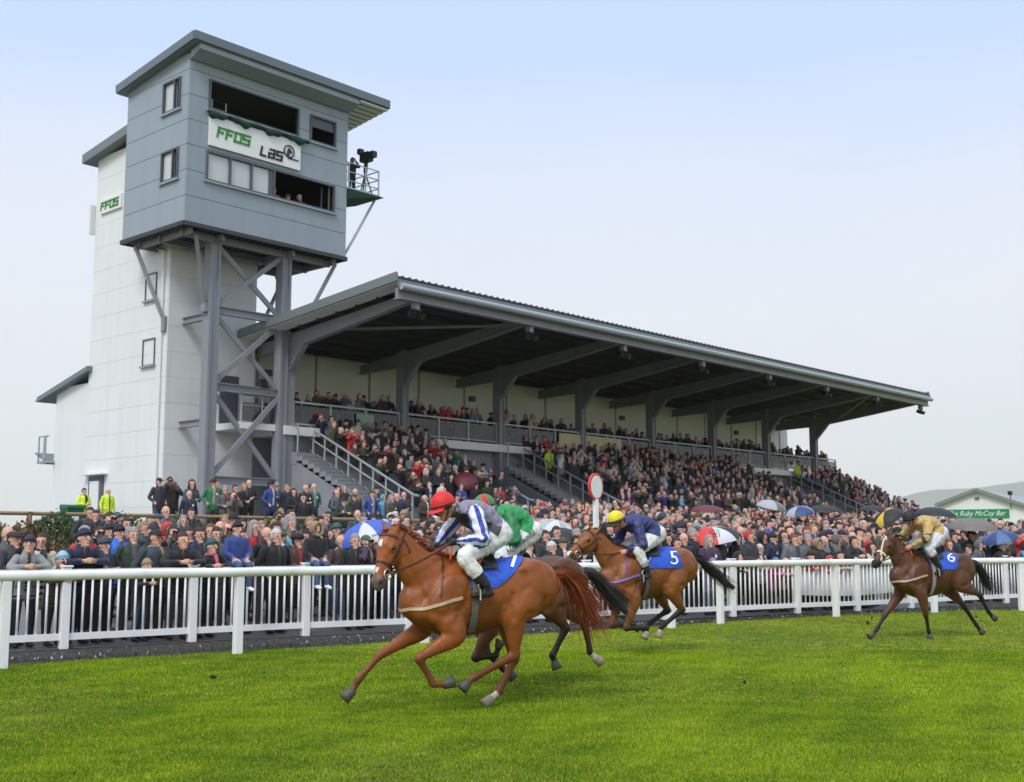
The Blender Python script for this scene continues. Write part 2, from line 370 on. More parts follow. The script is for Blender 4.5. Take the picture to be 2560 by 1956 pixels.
# ---------------------------------------------------------------- setting
def grass_mat():
    m = bpy.data.materials.new("turf"); m.use_nodes = True; n = m.node_tree; b = n.nodes["Principled BSDF"]; L = n.links.new
    b.inputs["Roughness"].default_value = 0.9; b.inputs["Specular IOR Level"].default_value = 0.2
    tcx = n.nodes.new("ShaderNodeTexCoord")
    def noise(sc, det): q = n.nodes.new("ShaderNodeTexNoise"); q.inputs["Scale"].default_value = sc; q.inputs["Detail"].default_value = det; L(tcx.outputs["Object"], q.inputs["Vector"]); return q
    a, c, d = noise(0.35, 4), noise(3.0, 6), noise(45, 3)
    r1 = n.nodes.new("ShaderNodeValToRGB"); e = r1.color_ramp.elements
    e[0].position = 0.3; e[0].color = (0.12, 0.18, 0.010, 1); e[1].position = 0.7; e[1].color = (0.25, 0.30, 0.02, 1)
    L(a.outputs["Fac"], r1.inputs["Fac"])
    r2 = n.nodes.new("ShaderNodeValToRGB"); e = r2.color_ramp.elements
    e[0].position = 0.35; e[0].color = (0.6, 0.62, 0.6, 1); e[1].position = 0.72; e[1].color = (1.45, 1.25, 1.2, 1); L(c.outputs["Fac"], r2.inputs["Fac"])
    r3 = n.nodes.new("ShaderNodeValToRGB"); e = r3.color_ramp.elements
    e[0].position = 0.3; e[0].color = (0.5, 0.5, 0.5, 1); e[1].position = 0.7; e[1].color = (1.35, 1.3, 1.2, 1); L(d.outputs["Fac"], r3.inputs["Fac"])
    m1 = n.nodes.new("ShaderNodeVectorMath"); m1.operation = 'MULTIPLY'; L(r1.outputs[0], m1.inputs[0]); L(r2.outputs[0], m1.inputs[1])
    m2 = n.nodes.new("ShaderNodeVectorMath"); m2.operation = 'MULTIPLY'; L(m1.outputs[0], m2.inputs[0]); L(r3.outputs[0], m2.inputs[1])
    L(m2.outputs[0], b.inputs["Base Color"])
    bp = n.nodes.new("ShaderNodeBump"); bp.inputs["Strength"].default_value = 0.6; bp.inputs["Distance"].default_value = 0.03; L(d.outputs["Fac"], bp.inputs["Height"]); L(bp.outputs[0], b.inputs["Normal"])
    MATS["turf"] = m; return m
TURF = grass_mat()
me = bpy.data.meshes.new("ground"); me.from_pydata([(-6400, -650, 0), (11400, -650, 0), (11400, 10600, 0), (-6400, 10600, 0)], [], [(0, 1, 2, 3)])
tag(link("ground", me, None, TURF), kind="structure")
# gravel strip between the grass edge and the picket fence
GRAVEL = mat("dark_gravel", srgb(60, 58, 56), 0.95, 0.65, 34, 1.0, 45, spec=.2, dirt=(srgb(120, 116, 110), 0.9, 55))
ga = MB(); N = 90; vs = []
for i in range(N + 1):
    p = PL.len * i / N; q, al, be = PL.at(p); rp, ral, rbe = RL.at(RL.param(q)); e0 = rp + rbe * (0.42 + 0.05 * math.sin(i * 1.7)); e1 = q + be * 0.55
    for k, zz in ((0, 0.006), (0.35, 0.03), (0.8, 0.055), (1, 0.05)): w = e0.lerp(e1, k); vs.append((w.x, w.y, zz))
fs = [(i * 4 + j, (i + 1) * 4 + j, (i + 1) * 4 + j + 1, i * 4 + j + 1) for i in range(N) for j in range(3)]
ga.add(vs, fs); tag(ga.build("gravel_strip", GRAVEL), kind="structure")
# loose stones on the strip, too many and too small to count
st = MB(); 
for _ in range(9000):
    p = rng.uniform(4, PL.len - 14); q, al, be = PL.at(p); rp, ral, rbe = RL.at(RL.param(q)); w = (rp + rbe * 0.4).lerp(q + be * 0.1, rng.random() ** 0.9)
    r = rng.uniform(0.010, 0.026); a = rng.uniform(0, 6.28); z = 0.035 + r * 0.3
    pts = [(w.x + r * math.cos(a + k * 2.09), w.y + r * math.sin(a + k * 2.09), z - r) for k in range(3)] + [(w.x + rng.uniform(-.3, .3) * r, w.y, z + r * rng.uniform(0.5, 1.0))]
    st.add(pts, [(0, 1, 3), (1, 2, 3), (2, 0, 3)], 0 if rng.random() < 0.95 else 1)
tag(st.build("gravel", [mat("gravel_stone", srgb(74, 72, 70), 0.95, 0.6, 9, spec=.2), mat("pale_chip", srgb(190, 188, 182), 0.8, 0.2, 9)]), "dark wet gravel with pale chips along the foot of the picket fence", "gravel", kind="stuff")
# apron, bank and terrace as one rising sheet
PAVE = mat("wet_paving", srgb(104, 104, 106), 0.6, 0.16, 1.2, 0.12, 40)
ap = MB(); vs = []; NA = 110; bs = [-0.05, 0.5, 1, 2, 3, 4, 5, 6, 7, 8, 9, 10] + [10 + 0.8 * i for i in range(1, 60)] + [64, 80, 110]
for i in range(NA + 1):
    q, al, be = PL.at(PL.len * i / NA)
    for b_ in bs: w = q + be * min(b_, 1.0) + T_ * max(b_ - 1.0, 0); vs.append((w.x, w.y, gz(w.x, w.y)))
nb = len(bs); ap.add(vs, [(i * nb + j, (i + 1) * nb + j, (i + 1) * nb + j + 1, i * nb + j + 1) for i in range(NA) for j in range(nb - 1)])
tag(ap.build("pavement", PAVE, smooth=True), kind="structure")
# planting bed over the bank
BED = mat("bed_soil", srgb(92, 74, 48), 0.95, 0.4, 5, 0.6, 30)
pb = MB(); vs = []
ss = [-34 + 0.8 * i for i in range(36)]; ts = [-13.4 + 0.42 * i for i in range(11)]
for s in ss:
    for t in ts: w = W(s, t, 0); vs.append((w.x, w.y, gz(w.x, w.y) + 0.05 + 0.42 * sm((t + 13.4) / 1.6) * sm((-9.2 - t) / .9) + 0.05 * math.sin(s * 3) * math.cos(t * 4)))
nb = len(ts); pb.add(vs, [(i * nb + j, (i + 1) * nb + j, (i + 1) * nb + j + 1, i * nb + j + 1) for i in range(len(ss) - 1) for j in range(nb - 1)])
tag(pb.build("terrain_bank", BED, smooth=True), kind="structure")
# far hills
HILL = mat("hill_pasture", srgb(110, 112, 106), 1.0, 0.25, 0.006)
for nm, Y, x0, x1, hh, ph in (("hills", 6500, 1300, 7300, 2.03, 0.3), ("hills", 8600, 2500, 9700, 3.2, 1.9)):
    hm = MB(); vs = []; n = 140
    for i in range(n + 1):
        x = x0 + (x1 - x0) * i / n; k = i / n; base = (4 + 112 * sm(k * 6.0) + 150 * k) * hh * .94; z = base + 10 * hh * math.sin(k * 9 + ph) + 7 * hh * math.sin(k * 31 + ph) + 3 * hh * math.sin(k * 83)
        if i == 0: z = 0.5
        vs += [(x, Y - 420, -1), (x, Y - 200, max(0, z * 0.45)), (x, Y, max(0, z)), (x, Y + 500, -1)]
    hm.add(vs, [(i * 4 + j, (i + 1) * 4 + j, (i + 1) * 4 + j + 1, i * 4 + j + 1) for i in range(n) for j in range(3)])
    tag(hm.build(nm, HILL, smooth=True), kind="structure")

# ---------------------------------------------------------------- judges' tower
tower = empty("judges_tower", P0, RZ_ST)
tag(tower, "tall white clad tower with grey overhanging commentary cabin on steel legs", "tower")
def part(mb, name, m, parent, smooth=False): return mb.build(name, m, parent, smooth)
def clad(parent, axis, fix, a0, a1, joints, ops, m, th=0.06, out=-1, gap=0.010):
    """cladding strips round openings; axis 's': wall runs along s at t=fix"""
    for z0, z1 in zip(joints, joints[1:]):
        zs = sorted({z0, z1} | {z for o in ops for z in (o[2], o[3]) if z0 < z < z1})
        for c0, c1 in zip(zs, zs[1:]):
            xs = sorted({a0, a1} | {x for o in ops if o[2] < c1 - 1e-4 and o[3] > c0 + 1e-4 for x in (o[0], o[1])})
            run = []
            for x0, x1 in zip(xs, xs[1:]):
                mid = ((x0 + x1) / 2, (c0 + c1) / 2)
                if any(o[0] < mid[0] < o[1] and o[2] < mid[1] < o[3] for o in ops): continue
                run.append((x0, x1))
            for x0, x1 in run:
                g0 = gap if c0 == z0 else 0; g1 = gap if c1 == z1 else 0
                c = ((x0 + x1) / 2, (c0 + g0 + c1 - g1) / 2); d = (x1 - x0 - (0.004), c1 - g1 - c0 - g0)
                b = MB()
                if axis == 's': b.box((c[0], fix + out * th / 2, c[1]), (d[0], th, d[1]))
                else: b.box((fix + out * th / 2, c[0], c[1]), (th, d[0], d[1]))
                b.build("cladding_panel", m, parent)
CZ = [13.72, 14.78, 15.8, 16.8, 17.8, 18.8, 19.8, 20.45]
SL, SR, TF, TB = -5.67, 2.2, -0.9, 3.65
op_f = [(-4.78, -0.45, 18.4, 19.62), (0.16, 1.52, 18.4, 19.55), (-4.8, 1.52, 15.55, 16.73)]
op_l = [(-0.33, 0.9, 18.35, 19.62), (-0.35, 0.85, 15.55, 16.78)]
cabin = MB()
# backing walls (behind the strips) with openings, as boxes
def wall_boxes(mb, axis, fix, a0, a1, z0, z1, ops, th, out):
    zs = sorted({z0, z1} | {z for o in ops for z in (o[2], o[3])})
    for c0, c1 in zip(zs, zs[1:]):
        xs = sorted({a0, a1} | {x for o in ops if o[2] < c1 - 1e-4 and o[3] > c0 + 1e-4 for x in (o[0], o[1])})
        for x0, x1 in zip(xs, xs[1:]):
            mid = ((x0 + x1) / 2, (c0 + c1) / 2)
            if any(o[0] < mid[0] < o[1] and o[2] < mid[1] < o[3] for o in ops): continue
            if axis == 's': mb.box((mid[0], fix + out * th / 2, mid[1]), (x1 - x0, th, c1 - c0))
            else: mb.box((fix + out * th / 2, mid[0], mid[1]), (th, x1 - x0, c1 - c0))
wall_boxes(cabin, 's', TF + 0.06, SL + 0.06, SR - 0.06, 13.72, 20.42, op_f, 0.14, 1)
wall_boxes(cabin, 't', SL + 0.06, TF + 0.2, TB - 0.06, 13.72, 20.42, op_l, 0.14, 1)
wall_boxes(cabin, 't', SR - 0.06, TF + 0.2, TB - 0.06, 13.72, 20.42, [], 0.14, -1)
wall_boxes(cabin, 's', TB - 0.06, SL + 0.06, SR - 0.06, 13.72, 20.3, [], 0.14, -1)
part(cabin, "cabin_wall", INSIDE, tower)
ops_front = [(o[0] - .0, o[1] + .0, o[2], o[3]) for o in op_f]
clad(tower, 's', TF + 0.06, SL, SR, CZ, ops_front, CLAD, out=-1)
clad(tower, 't', SL + 0.06, TF + 0.064, TB, CZ, op_l, CLAD, out=-1)
clad(tower, 't', SR - 0.06, TF + 0.064, TB, CZ, [], CLAD, out=1)
for zf in (13.86, 14.35, 17.1):
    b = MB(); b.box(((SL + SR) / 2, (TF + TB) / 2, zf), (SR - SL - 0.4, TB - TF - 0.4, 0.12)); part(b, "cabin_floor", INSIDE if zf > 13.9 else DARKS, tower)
# ribbed soffit under the cabin and its edge trim
b = MB()
for i in range(24): b.box((SL + 0.25 + i * 0.325, (TF + TB) / 2, 13.68), (0.16, TB - TF - 0.5, 0.10))
part(b, "soffit_deck", DARKS, tower)
for a, c in (((SL - 0.03, TF - 0.03), (SR + 0.03, TF - 0.03)), ((SL - 0.03, TF - 0.03), (SL - 0.03, TB + 0.03)), ((SR + 0.03, TF - 0.03), (SR + 0.03, TB + 0.03)), ((SL - 0.03, TB + 0.03), (SR + 0.03, TB + 0.03))):
    b = MB(); b.bar((*a, 13.68), (*c, 13.68), 0.12, 0.16); part(b, "edge_trim", DARKS, tower)
for t in (-0.2, 1.4, 2.9):
    b = MB(); b.bar((SL + 0.3, t, 13.5), (SR - 0.3, t, 13.5), 0.14, 0.26); part(b, "floor_beam", STEEL, tower)
for s in (-5.2, -3.77, -0.33, 1.8):
    b = MB(); b.bar((s, TF + 0.25, 13.52), (s, TB - 0.2, 13.52), 0.14, 0.24); part(b, "floor_beam", STEEL, tower)
# window frames, sills and panes
def frame_rect(parent, axis, fix, o, out, th=0.07, dep=0.10, m=FRAME, mull=(), glaze=(), glass=GLASS, name="window"):
    a0, a1, z0, z1 = o; y = fix + out * dep * 0.5 
    def bx_(mb, ca, cz, da, dz, yy=None, dd=dep):
        yy = y if yy is None else yy
        if axis == 's': mb.box((ca, yy, cz), (da, dd, dz))
        else: mb.box((yy, ca, cz), (dd, da, dz))
    b = MB(); bx_(b, (a0 + a1) / 2, z1 - th / 2 + .01, a1 - a0 + 0.02, th); bx_(b, (a0 + a1) / 2, z0 + th / 2 - .01, a1 - a0 + 0.02, th)
    for a in (a0 + th / 2 - .01, a1 - th / 2 + .01): bx_(b, a, (z0 + z1) / 2, th, z1 - z0 - 2 * th + .02)
    for q in mull: bx_(b, q, (z0 + z1) / 2, th, z1 - z0 - 2 * th + .02)
    w = part(b, name, m, parent)
    b = MB(); bx_(b, (a0 + a1) / 2, z0 - 0.045, a1 - a0 + 0.2, 0.07, fix + out * 0.05, 0.16); part(b, "sill", CLAD if m is FRAME else CLADW, w)
    for g in glaze:
        b = MB(); bx_(b, (g[0] + g[1]) / 2, (z0 + z1) / 2, g[1] - g[0], z1 - z0 - 2 * th, fix - out * 0.02, 0.02); part(b, "pane", glass, w)
    return w
fx = TF + 0.03
frame_rect(tower, 's', fx, op_f[0], -1)
frame_rect(tower, 's', fx, op_f[1], -1, mull=(), glaze=())
frame_rect(tower, 's', fx, op_f[2], -1, mull=(-3.72, -2.72, -1.62), glaze=((-4.73, -3.75), (-3.69, -2.75), (-2.69, -1.80)), glass=GLASSP)
b = MB(); b.box((-1.70, fx - 0.02, 16.14), (0.30, 0.06, 1.10)); part(b, "shutter", FRAME, tower)
b = MB(); b.box((0.84, fx + 0.02, 19.28), (1.28, 0.05, 0.42)); part(b, "roller_blind", FRAME, tower)
b = MB(); b.box((1.28, fx + 0.03, 16.14), (0.06, 0.05, 1.05)); b.box((1.05, fx + .25, 16.14), (0.05, 0.05, 1.05)); part(b, "window_stay", FRAME, tower)
for o in op_l: frame_rect(tower, 't', SL + 0.03, o, -1, mull=((o[0] + o[1]) / 2 - .22,), glaze=((o[0] + .35, o[1] - .08),), glass=GLASSP)
# monopitch roof of the cabin
b = MB(); rf = [(-5.97, -1.66, 20.62), (3.86, -1.66, 20.62), (3.86, 4.0, 19.95), (-5.97, 4.0, 19.95)]
b.hexa([Vector(p) for p in rf] + [Vector(p) + Vector((0, 0, 0.30)) for p in rf]); roof = part(b, "roof", ROOFM, tower)
b = MB(); b.bar((-6.0, -1.70, 20.83), (3.89, -1.70, 20.83), 0.09, 0.34); b.bar((-6.0, -1.66, 20.83), (-6.0, 4.03, 20.14), 0.09, 0.34); b.bar((3.89, -1.66, 20.83), (3.89, 4.03, 20.14), 0.09, 0.34); part(b, "fascia", mat("roof_edge_grey", srgb(104, 114, 120), 0.45, 0.05), roof)
b = MB(); b.hexa([(-5.7, -1.62, 20.40), (2.22, -1.62, 20.40), (2.22, -0.98, 20.16), (-5.7, -0.98, 20.16), (-5.7, -1.62, 20.60), (2.22, -1.62, 20.60), (2.22, -0.98, 20.50), (-5.7, -0.98, 20.50)]); part(b, "soffit", CLAD, roof)
for i in range(16):
    t = -1.55 + i * 0.345; z = 20.60 - (t + 1.66) * 0.1184; b = MB(); b.box((3.05, t, z - 0.03), (1.55, 0.25, 0.05)); part(b, "soffit_board", CLADW, roof)
# white lower tower
WL, WRt, WF, WB = -4.49, -0.30, 1.93, 8.1
WZ = [2.0 + 1.03 * i for i in range(12)] + [14.4]
ops_w = [(2.85, 3.68, 11.45, 12.55), (2.8, 3.7, 8.75, 9.83)]
core = MB(); core.box(((WL + WRt) / 2, (WF + WB) / 2, 10.0), (WRt - WL - 0.03, WB - WF - 0.03, 16.2)); part(core, "tower_core", CLADW, tower)
JZ = [2.0 + 1.03 * i for i in range(17)]
door = (6.4, 7.6, 2.0, 4.3)
clad(tower, 's', WF + 0.02, WL, WRt, [z for z in JZ if z < 13.6] + [13.7], [], CLADW, 0.03, -1, .004)
clad(tower, 't', WL + 0.02, WF + 0.024, WB, JZ, [door], CLADW, 0.03, -1, .004)
clad(tower, 't', WRt - 0.02, WF + 0.024, WB, JZ, [], CLADW, 0.03, 1, .006)
for o in ops_w: frame_rect(tower, 't', WL + 0.0, o, -1, th=0.04, dep=0.06, m=FRAME, mull=(), glaze=((o[0], o[1]),), glass=GLASSP)
b = MB(); b.box((WL - 0.03, 7.0, 3.2), (0.08, 1.2, 2.4)); d = part(b, "door", FRAME, tower)
b = MB(); b.box((WL - 0.09, 7.05, 3.15), (0.05, 0.75, 2.1)); part(b, "door_leaf", CLADW, d)
b = MB(); b.box((WL - 0.15, 7.0, 4.48), (0.35, 1.8, 0.06)); part(b, "canopy", CLADW, d)
b = MB(); b.tube([(WL - 0.1, 2.25, 13.3), (WL - 0.1, 2.25, 2.0)], 0.05); b.tube([(WL - 0.1, 2.25, 13.3), (WL - 0.05, 3.1, 13.6)], 0.05); part(b, "downpipe", CLADW, tower)
b = MB(); rf = [(WL - 0.45, 3.7, 18.95), (WRt + .4, 3.7, 18.95), (WRt + .4, 8.75, 18.3), (WL - 0.45, 8.75, 18.3)]
b.hexa([Vector(p) for p in rf] + [Vector(p) + Vector((0, 0, 0.4)) for p in rf]); part(b, "rear_roof", ROOFM, tower)
b = MB(); b.box((WL - 0.12, 8.2, 15.7), (0.25, 0.12, 1.3)); part(b, "wall_box", CLADW, tower)
# side sign FFOS and big front sign, letters as raised strokes
GLY = {'F': [((0, 0), (0, 1)), ((0, 1), (.8, 1)), ((0, .52), (.62, .52))], 'O': [((0, 0), (0, 1)), ((0, 1), (.8, 1)), ((.8, 1), (.8, 0)), ((.8, 0), (0, 0))],
       'S': [((.8, 1), (0, 1)), ((0, 1), (0, .52)), ((0, .52), (.8, .52)), ((.8, .52), (.8, 0)), ((.8, 0), (0, 0))], 'L': [((0, 1), (0, 0)), ((0, 0), (.7, 0))],
       'A': [((0.1, 1), (.8, 1)), ((.8, 1), (.8, 0)), ((.8, 0), (0, 0)), ((0, 0), (0, .5)), ((0, .5), (.8, .5))]}
def stroke_word(word, h, wid, th, shear=0.18, adv=1.12):
    b = MB(); x = 0
    for ch in word:
        for (p, q) in GLY[ch]:
            p = Vector((x + p[0] * wid + p[1] * h * shear, 0, p[1] * h)); q = Vector((x + q[0] * wid + q[1] * h * shear, 0, q[1] * h)); d = (q - p).normalized() * th * 0.5
            b.bar(p - d, q + d, 0.03, th, up=(0, 0, 1) if abs(d.z) < abs(d.x) else (1, 0, 0))
        x += wid * adv
    return b, x
sign = MB(); sign.box((-2.57, TF - 0.06, 17.55), (4.38, 0.10, 1.20)); sg = part(sign, "sign_board", SIGNW, tower)
b, x = stroke_word("FFOS", 0.36, 0.34, 0.085, adv=1.16); o = part(b, "lettering", GREENS, sg); o.location = (-4.42, TF - 0.125, 17.38)
b, x = stroke_word("LAS", 0.34, 0.32, 0.085, adv=1.2); o = part(b, "lettering", mat("sign_black", (0.02, 0.02, 0.022), 0.5), sg); o.location = (-2.38, TF - 0.125, 17.14)
b = MB(); b.tube([(0.31 * math.cos(a), 0, 0.31 * math.sin(a)) for a in [2 * math.pi * i / 32 for i in range(33)]], 0.035, 6, cap=False)
b.prism([(-0.16, 0, -0.22), (-0.10, 0, 0.05), (-0.02, 0, 0.2), (0.06, 0, 0.14), (0.2, 0, -0.02), (0.14, 0, -0.1), (0.0, 0, -0.02), (0.02, 0, -0.24)], (0, -0.03, 0)); b.bar((-0.05, 0, -0.36), (0.62, 0, -0.36), 0.03, 0.06); b.bar((0.25, 0, -0.2), (0.1, 0, -0.36), 0.03, 0.05)
o = part(b, "emblem", mat("sign_black"), sg); o.location = (-0.98, TF - 0.125, 17.62); o.scale = (.8, 1, .8)
sb = MB(); sb.box((WL - 0.06, 6.72, 16.15), (0.10, 1.75, 0.62)); s2 = part(sb, "side_sign_board", SIGNW, tower)
b, x = stroke_word("FFOS", 0.30, 0.34, 0.07); o = part(b, "lettering", GREENS, s2); o.location = (WL - 0.125, 7.5, 16.0); o.rotation_euler = (0, 0, R(-90))
# green netting hung along the upper sill
b = MB(); n = 40; vs = []
for i in range(n + 1):
    k = i / n; s = -4.85 + 4.85 * k; dr = 0.16 + 0.09 * math.sin(k * 23) + 0.05 * math.sin(k * 57)
    for tt, zz in ((TF - 0.02, 18.36), (TF - 0.20 - 0.03 * math.sin(k * 31), 18.32), (TF - 0.24 - .02 * math.cos(k * 41), 18.32 - dr), (TF - 0.10, 18.28 - dr)): vs.append((s, tt, zz))
b.add(vs, [(i * 4 + j, (i + 1) * 4 + j, (i + 1) * 4 + j + 1, i * 4 + j + 1) for i in range(n) for j in range(3)]); part(b, "green_netting", NET, tower, True)
# steel legs, bracing and beams
def hsec(mb, s, t, z0, z1, w=0.34, d=0.32, fl=0.05):
    for sg_ in (-1, 1): mb.box((s + sg_ * (w / 2 - fl / 2), t, (z0 + z1) / 2), (fl, d, z1 - z0))
    mb.box((s, t, (z0 + z1) / 2), (w - 2 * fl, 0.05, z1 - z0))
def leg(s, t): b = MB(); hsec(b, s, t, 1.9, 13.45, 0.46, 0.46, 0.12); b.box((s, t, 7.6), (0.30, 0.36, 11.6)); return b
for s in (-3.77, -0.33): part(leg(s, 0.0), "leg", STEEL, tower)
for z in (4.05, 7.7, 10.75):
    b = MB()
    for dz in (-.14, .14): b.bar((-3.6, 0, z + dz), (-0.5, 0, z + dz), 0.22, 0.04)
    b.bar((-3.6, 0, z), (-0.5, 0, z), 0.05, 0.28); part(b, "cross_beam", STEEL, tower)
for z in (6.3, 10.5):
    b = MB()
    for dz in (-.12, .12): b.bar((-3.77, 0.2, z + dz), (-3.77, 1.95, z + dz), 0.2, 0.04)
    b.bar((-3.77, 0.2, z), (-3.77, 1.95, z), 0.05, 0.24); part(b, "tie_beam", STEEL, tower)
    b = MB(); b.bar((-0.33, 0.2, z), (-0.33, 1.95, z), 0.2, 0.26); part(b, "tie_beam", STEEL, tower)
for z0, z1 in ((4.2, 7.55), (7.85, 10.6), (10.9, 13.4)):
    for k, (a, c) in enumerate((((-3.6, z0), (-0.5, z1)), ((-3.6, z1), (-0.5, z0)))):
        b = MB(); b.bar((a[0], -0.07 + 0.13 * k, a[1]), (c[0], -0.07 + 0.13 * k, c[1]), 0.10, 0.20); part(b, "diagonal_brace", STEEL, tower)
for a, c in (((-5.45, 3.0, 13.45), (-4.55, 2.1, 10.4)), ((-4.9, -0.5, 13.45), (-4.1, 0.0, 10.9)), ((1.9, -0.6, 13.45), (-0.1, 0.1, 9.2)), ((1.9, 3.0, 13.45), (-0.2, 2.4, 9.8)), ((-3.77, .1, 13.4), (-2.8, 1.9, 11.0))):
    b = MB(); b.tube([a, c], 0.085, 8); part(b, "raking_strut", STEEL, tower)
b = MB(); b.box((-4.55, 2.1, 10.3), (0.16, 0.25, 0.6)); part(b, "strut_bracket", STEEL, tower)
b = MB(); b.box((-4.02, 0, 10.75), (0.3, 0.3, 0.34)); part(b, "strut_bracket", STEEL, tower)
# camera platform on the side of the cabin
b = MB(); b.box((3.15, 0.05, 16.85), (1.95, 1.9, 0.09)); pf = part(b, "camera_platform", GALV, tower)
b = MB(); b.hexa([(2.2, -0.95, 16.35), (4.2, -1.0, 16.78), (4.2, 0.9, 16.78), (2.2, 0.95, 16.2), (2.2, -0.98, 16.8), (4.2, -1.03, 16.8), (4.2, 0.95, 16.8), (2.2, 0.98, 16.8)]); part(b, "platform_netting", NET, pf)
for s, t in ((2.35, -.85), (3.3, -.85), (4.05, -.85), (4.05, 0.05), (4.05, .95)):
    b = MB(); b.tube([(s, t, 16.88), (s, t, 18.0)], 0.035); part(b, "post", GALV, pf)
b = MB()
for z in (17.2, 17.6, 18.0): b.tube([(2.25, -.85, z), (4.05, -.85, z), (4.05, .95, z)], 0.028)
part(b, "guard_rail", GALV, pf)
b = MB(); b.tube([(4.0, -0.7, 16.75), (2.3, -0.7, 13.9)], 0.06); part(b, "platform_strut", GALV, pf)
b = MB(); b.tube([(3.9, -0.62, 16.9), (3.62, -.45, 17.9)], 0.03); b.tube([(3.4, -0.55, 16.9), (3.6, -.45, 17.9)], 0.03); b.tube([(3.6, -0.1, 16.9), (3.6, -.45, 17.9)], 0.03); b.tube([(3.61, -.45, 17.9), (3.61, -.5, 18.4)], .09); b.box((3.62, -.5, 18.62), (0.34, 0.55, 0.40)); b.box((3.62, -0.9, 18.66), (0.26, 0.34, 0.26)); b.box((3.4, -.35, 18.85), (0.24, .2, .24))
tv = b.build("tv_camera", BLACK, None); tv.location = P0; tv.rotation_euler = (0, 0, RZ_ST); tag(tv, "black broadcast camera on a tripod on the tower's side platform", "camera")
# step-ladder frame seen in the upper window
b = MB(); b.tube([(-4.25, -0.3, 17.2), (-4.25, -0.3, 19.1), (-3.6, -0.3, 19.1), (-3.6, -0.3, 17.2)], 0.035); b.tube([(-4.25, -0.3, 18.75), (-3.6, -0.3, 18.75)], 0.03)
o = b.build("metal_stand", GALV); o.location = P0; o.rotation_euler = (0, 0, RZ_ST); tag(o, "tubular metal frame inside the upper cabin window", "frame")

# low block behind the tower, at its rear
annex = empty("rear_block", P0, RZ_ST); tag(annex, "low white building with sloping grey eaves behind the tall tower", "building")
b = MB(); b.box((-1.4, 9.65, 5.2), (6.0, 2.9, 6.6)); part(b, "wall", CLADW, annex)
b = MB(); rf = [(-4.75, 7.8, 8.95), (2.0, 7.8, 8.95), (2.0, 12.3, 7.95), (-4.75, 12.3, 7.95)]; b.hexa([Vector(p) for p in rf] + [Vector(p) + Vector((0, 0, .22)) for p in rf]); rr = part(b, "roof", ROOFM, annex)
b = MB(); b.tube([(-4.8, 12.35, 8.05), (2.0, 12.35, 8.05)], 0.08); part(b, "gutter", CLADW, rr)
b = MB(); b.box((-4.3, 11.5, 5.2), (0.9, 1.0, 0.12)); bl = part(b, "balcony", GALV, annex)
b = MB(); b.hexa([(-4.75, 11.0, 5.1), (-3.85, 11.0, 5.1), (-3.85, 12.2, 5.6), (-4.75, 12.2, 5.6), (-4.75, 11.0, 5.15), (-3.85, 11.0, 5.15), (-3.85, 12.2, 5.65), (-4.75, 12.2, 5.65)]); part(b, "awning", BALG, bl)
b = MB(); b.tube([(-4.7, 11.95, 5.2), (-4.7, 11.95, 6.35), (-4.7, 11.1, 6.35)], 0.04); b.tube([(-4.7, 11.4, 5.2), (-4.7, 11.4, 6.35)], 0.07); part(b, "railing", GALV, bl)

# ---------------------------------------------------------------- grandstand
gs = empty("grandstand", P0, RZ_ST); tag(gs, "long covered grandstand with cantilevered dark roof, balcony and crowded steps", "grandstand")
NB = 7; END = NB * BAY
KS = 0.467
def roof_z(t): return 10.52 - 0.098 * t          # top of sheet at t (front t negative is higher)
# roof sheet with trapezoid ribs
b = MB(); t0, t1 = -7.95, 4.6; s = -1.15; vs = []; prof = []
while s < END + 0.9:
    prof += [(s, 0), (s + 0.20, 0), (s + 0.24, 0.045), (s + 0.30, 0.045)]; s += 0.34
for (x, h) in prof: vs += [(x, t0, roof_z(t0) + h), (x, t1, roof_z(t1) + h), (x, t0, roof_z(t0) - 0.07), (x, t1, roof_z(t1) - 0.07)]
n = len(prof); b.add(vs, [(4 * i, 4 * i + 4, 4 * i + 5, 4 * i + 1) for i in range(n - 1)] + [(4 * i + 2, 4 * i + 3, 4 * i + 7, 4 * i + 6) for i in range(n - 1)] + [(4 * i, 4 * i + 2, 4 * i + 6, 4 * i + 4) for i in range(n - 1)])
rf = part(b, "roof", [DARKS], gs)
b = MB(); b.box((END / 2 - 0.1, -7.99, 11.03), (END + 2.1, 0.06, 0.30)); part(b, "fascia", ROOFM, rf)
b = MB(); b.tube([(-1.1, -8.1, 10.90), (END + 0.85, -8.1, 10.90)], 0.13, 10); part(b, "gutter", GALV, rf)
b = MB(); b.box((END / 2 - 0.1, -7.80, 10.70), (END + 1.9, 0.14, 0.36)); b.box((END / 2 - 0.1, -7.80, 10.50), (END + 1.9, 0.32, 0.05)); part(b, "edge_beam", STEEL, rf)
for sv in (-1.17, END + 0.9):
    b = MB(); b.bar((sv, t0, roof_z(t0) - 0.02), (sv, t1, roof_z(t1) - 0.02), 0.10, 0.34); part(b, "verge_flashing", ROOFM, rf)
for i in range(34):
    t = -7.7 + i * 0.37; b = MB(); b.box((-0.72, t, roof_z(t) - 0.20), (0.78, 0.345, 0.05), Matrix.Rotation(math.atan(-0.098), 3, 'X')); part(b, "soffit_board", CLADW, rf)
for t in (-7.2, -6.0, -4.8, -3.6, -2.4, -1.2, 0.0, 1.2, 2.4):
    b = MB(); b.box((END / 2, t, roof_z(t) - 0.19), (END + 0.9, 0.08, 0.22)); part(b, "purlin", DARKS, rf)
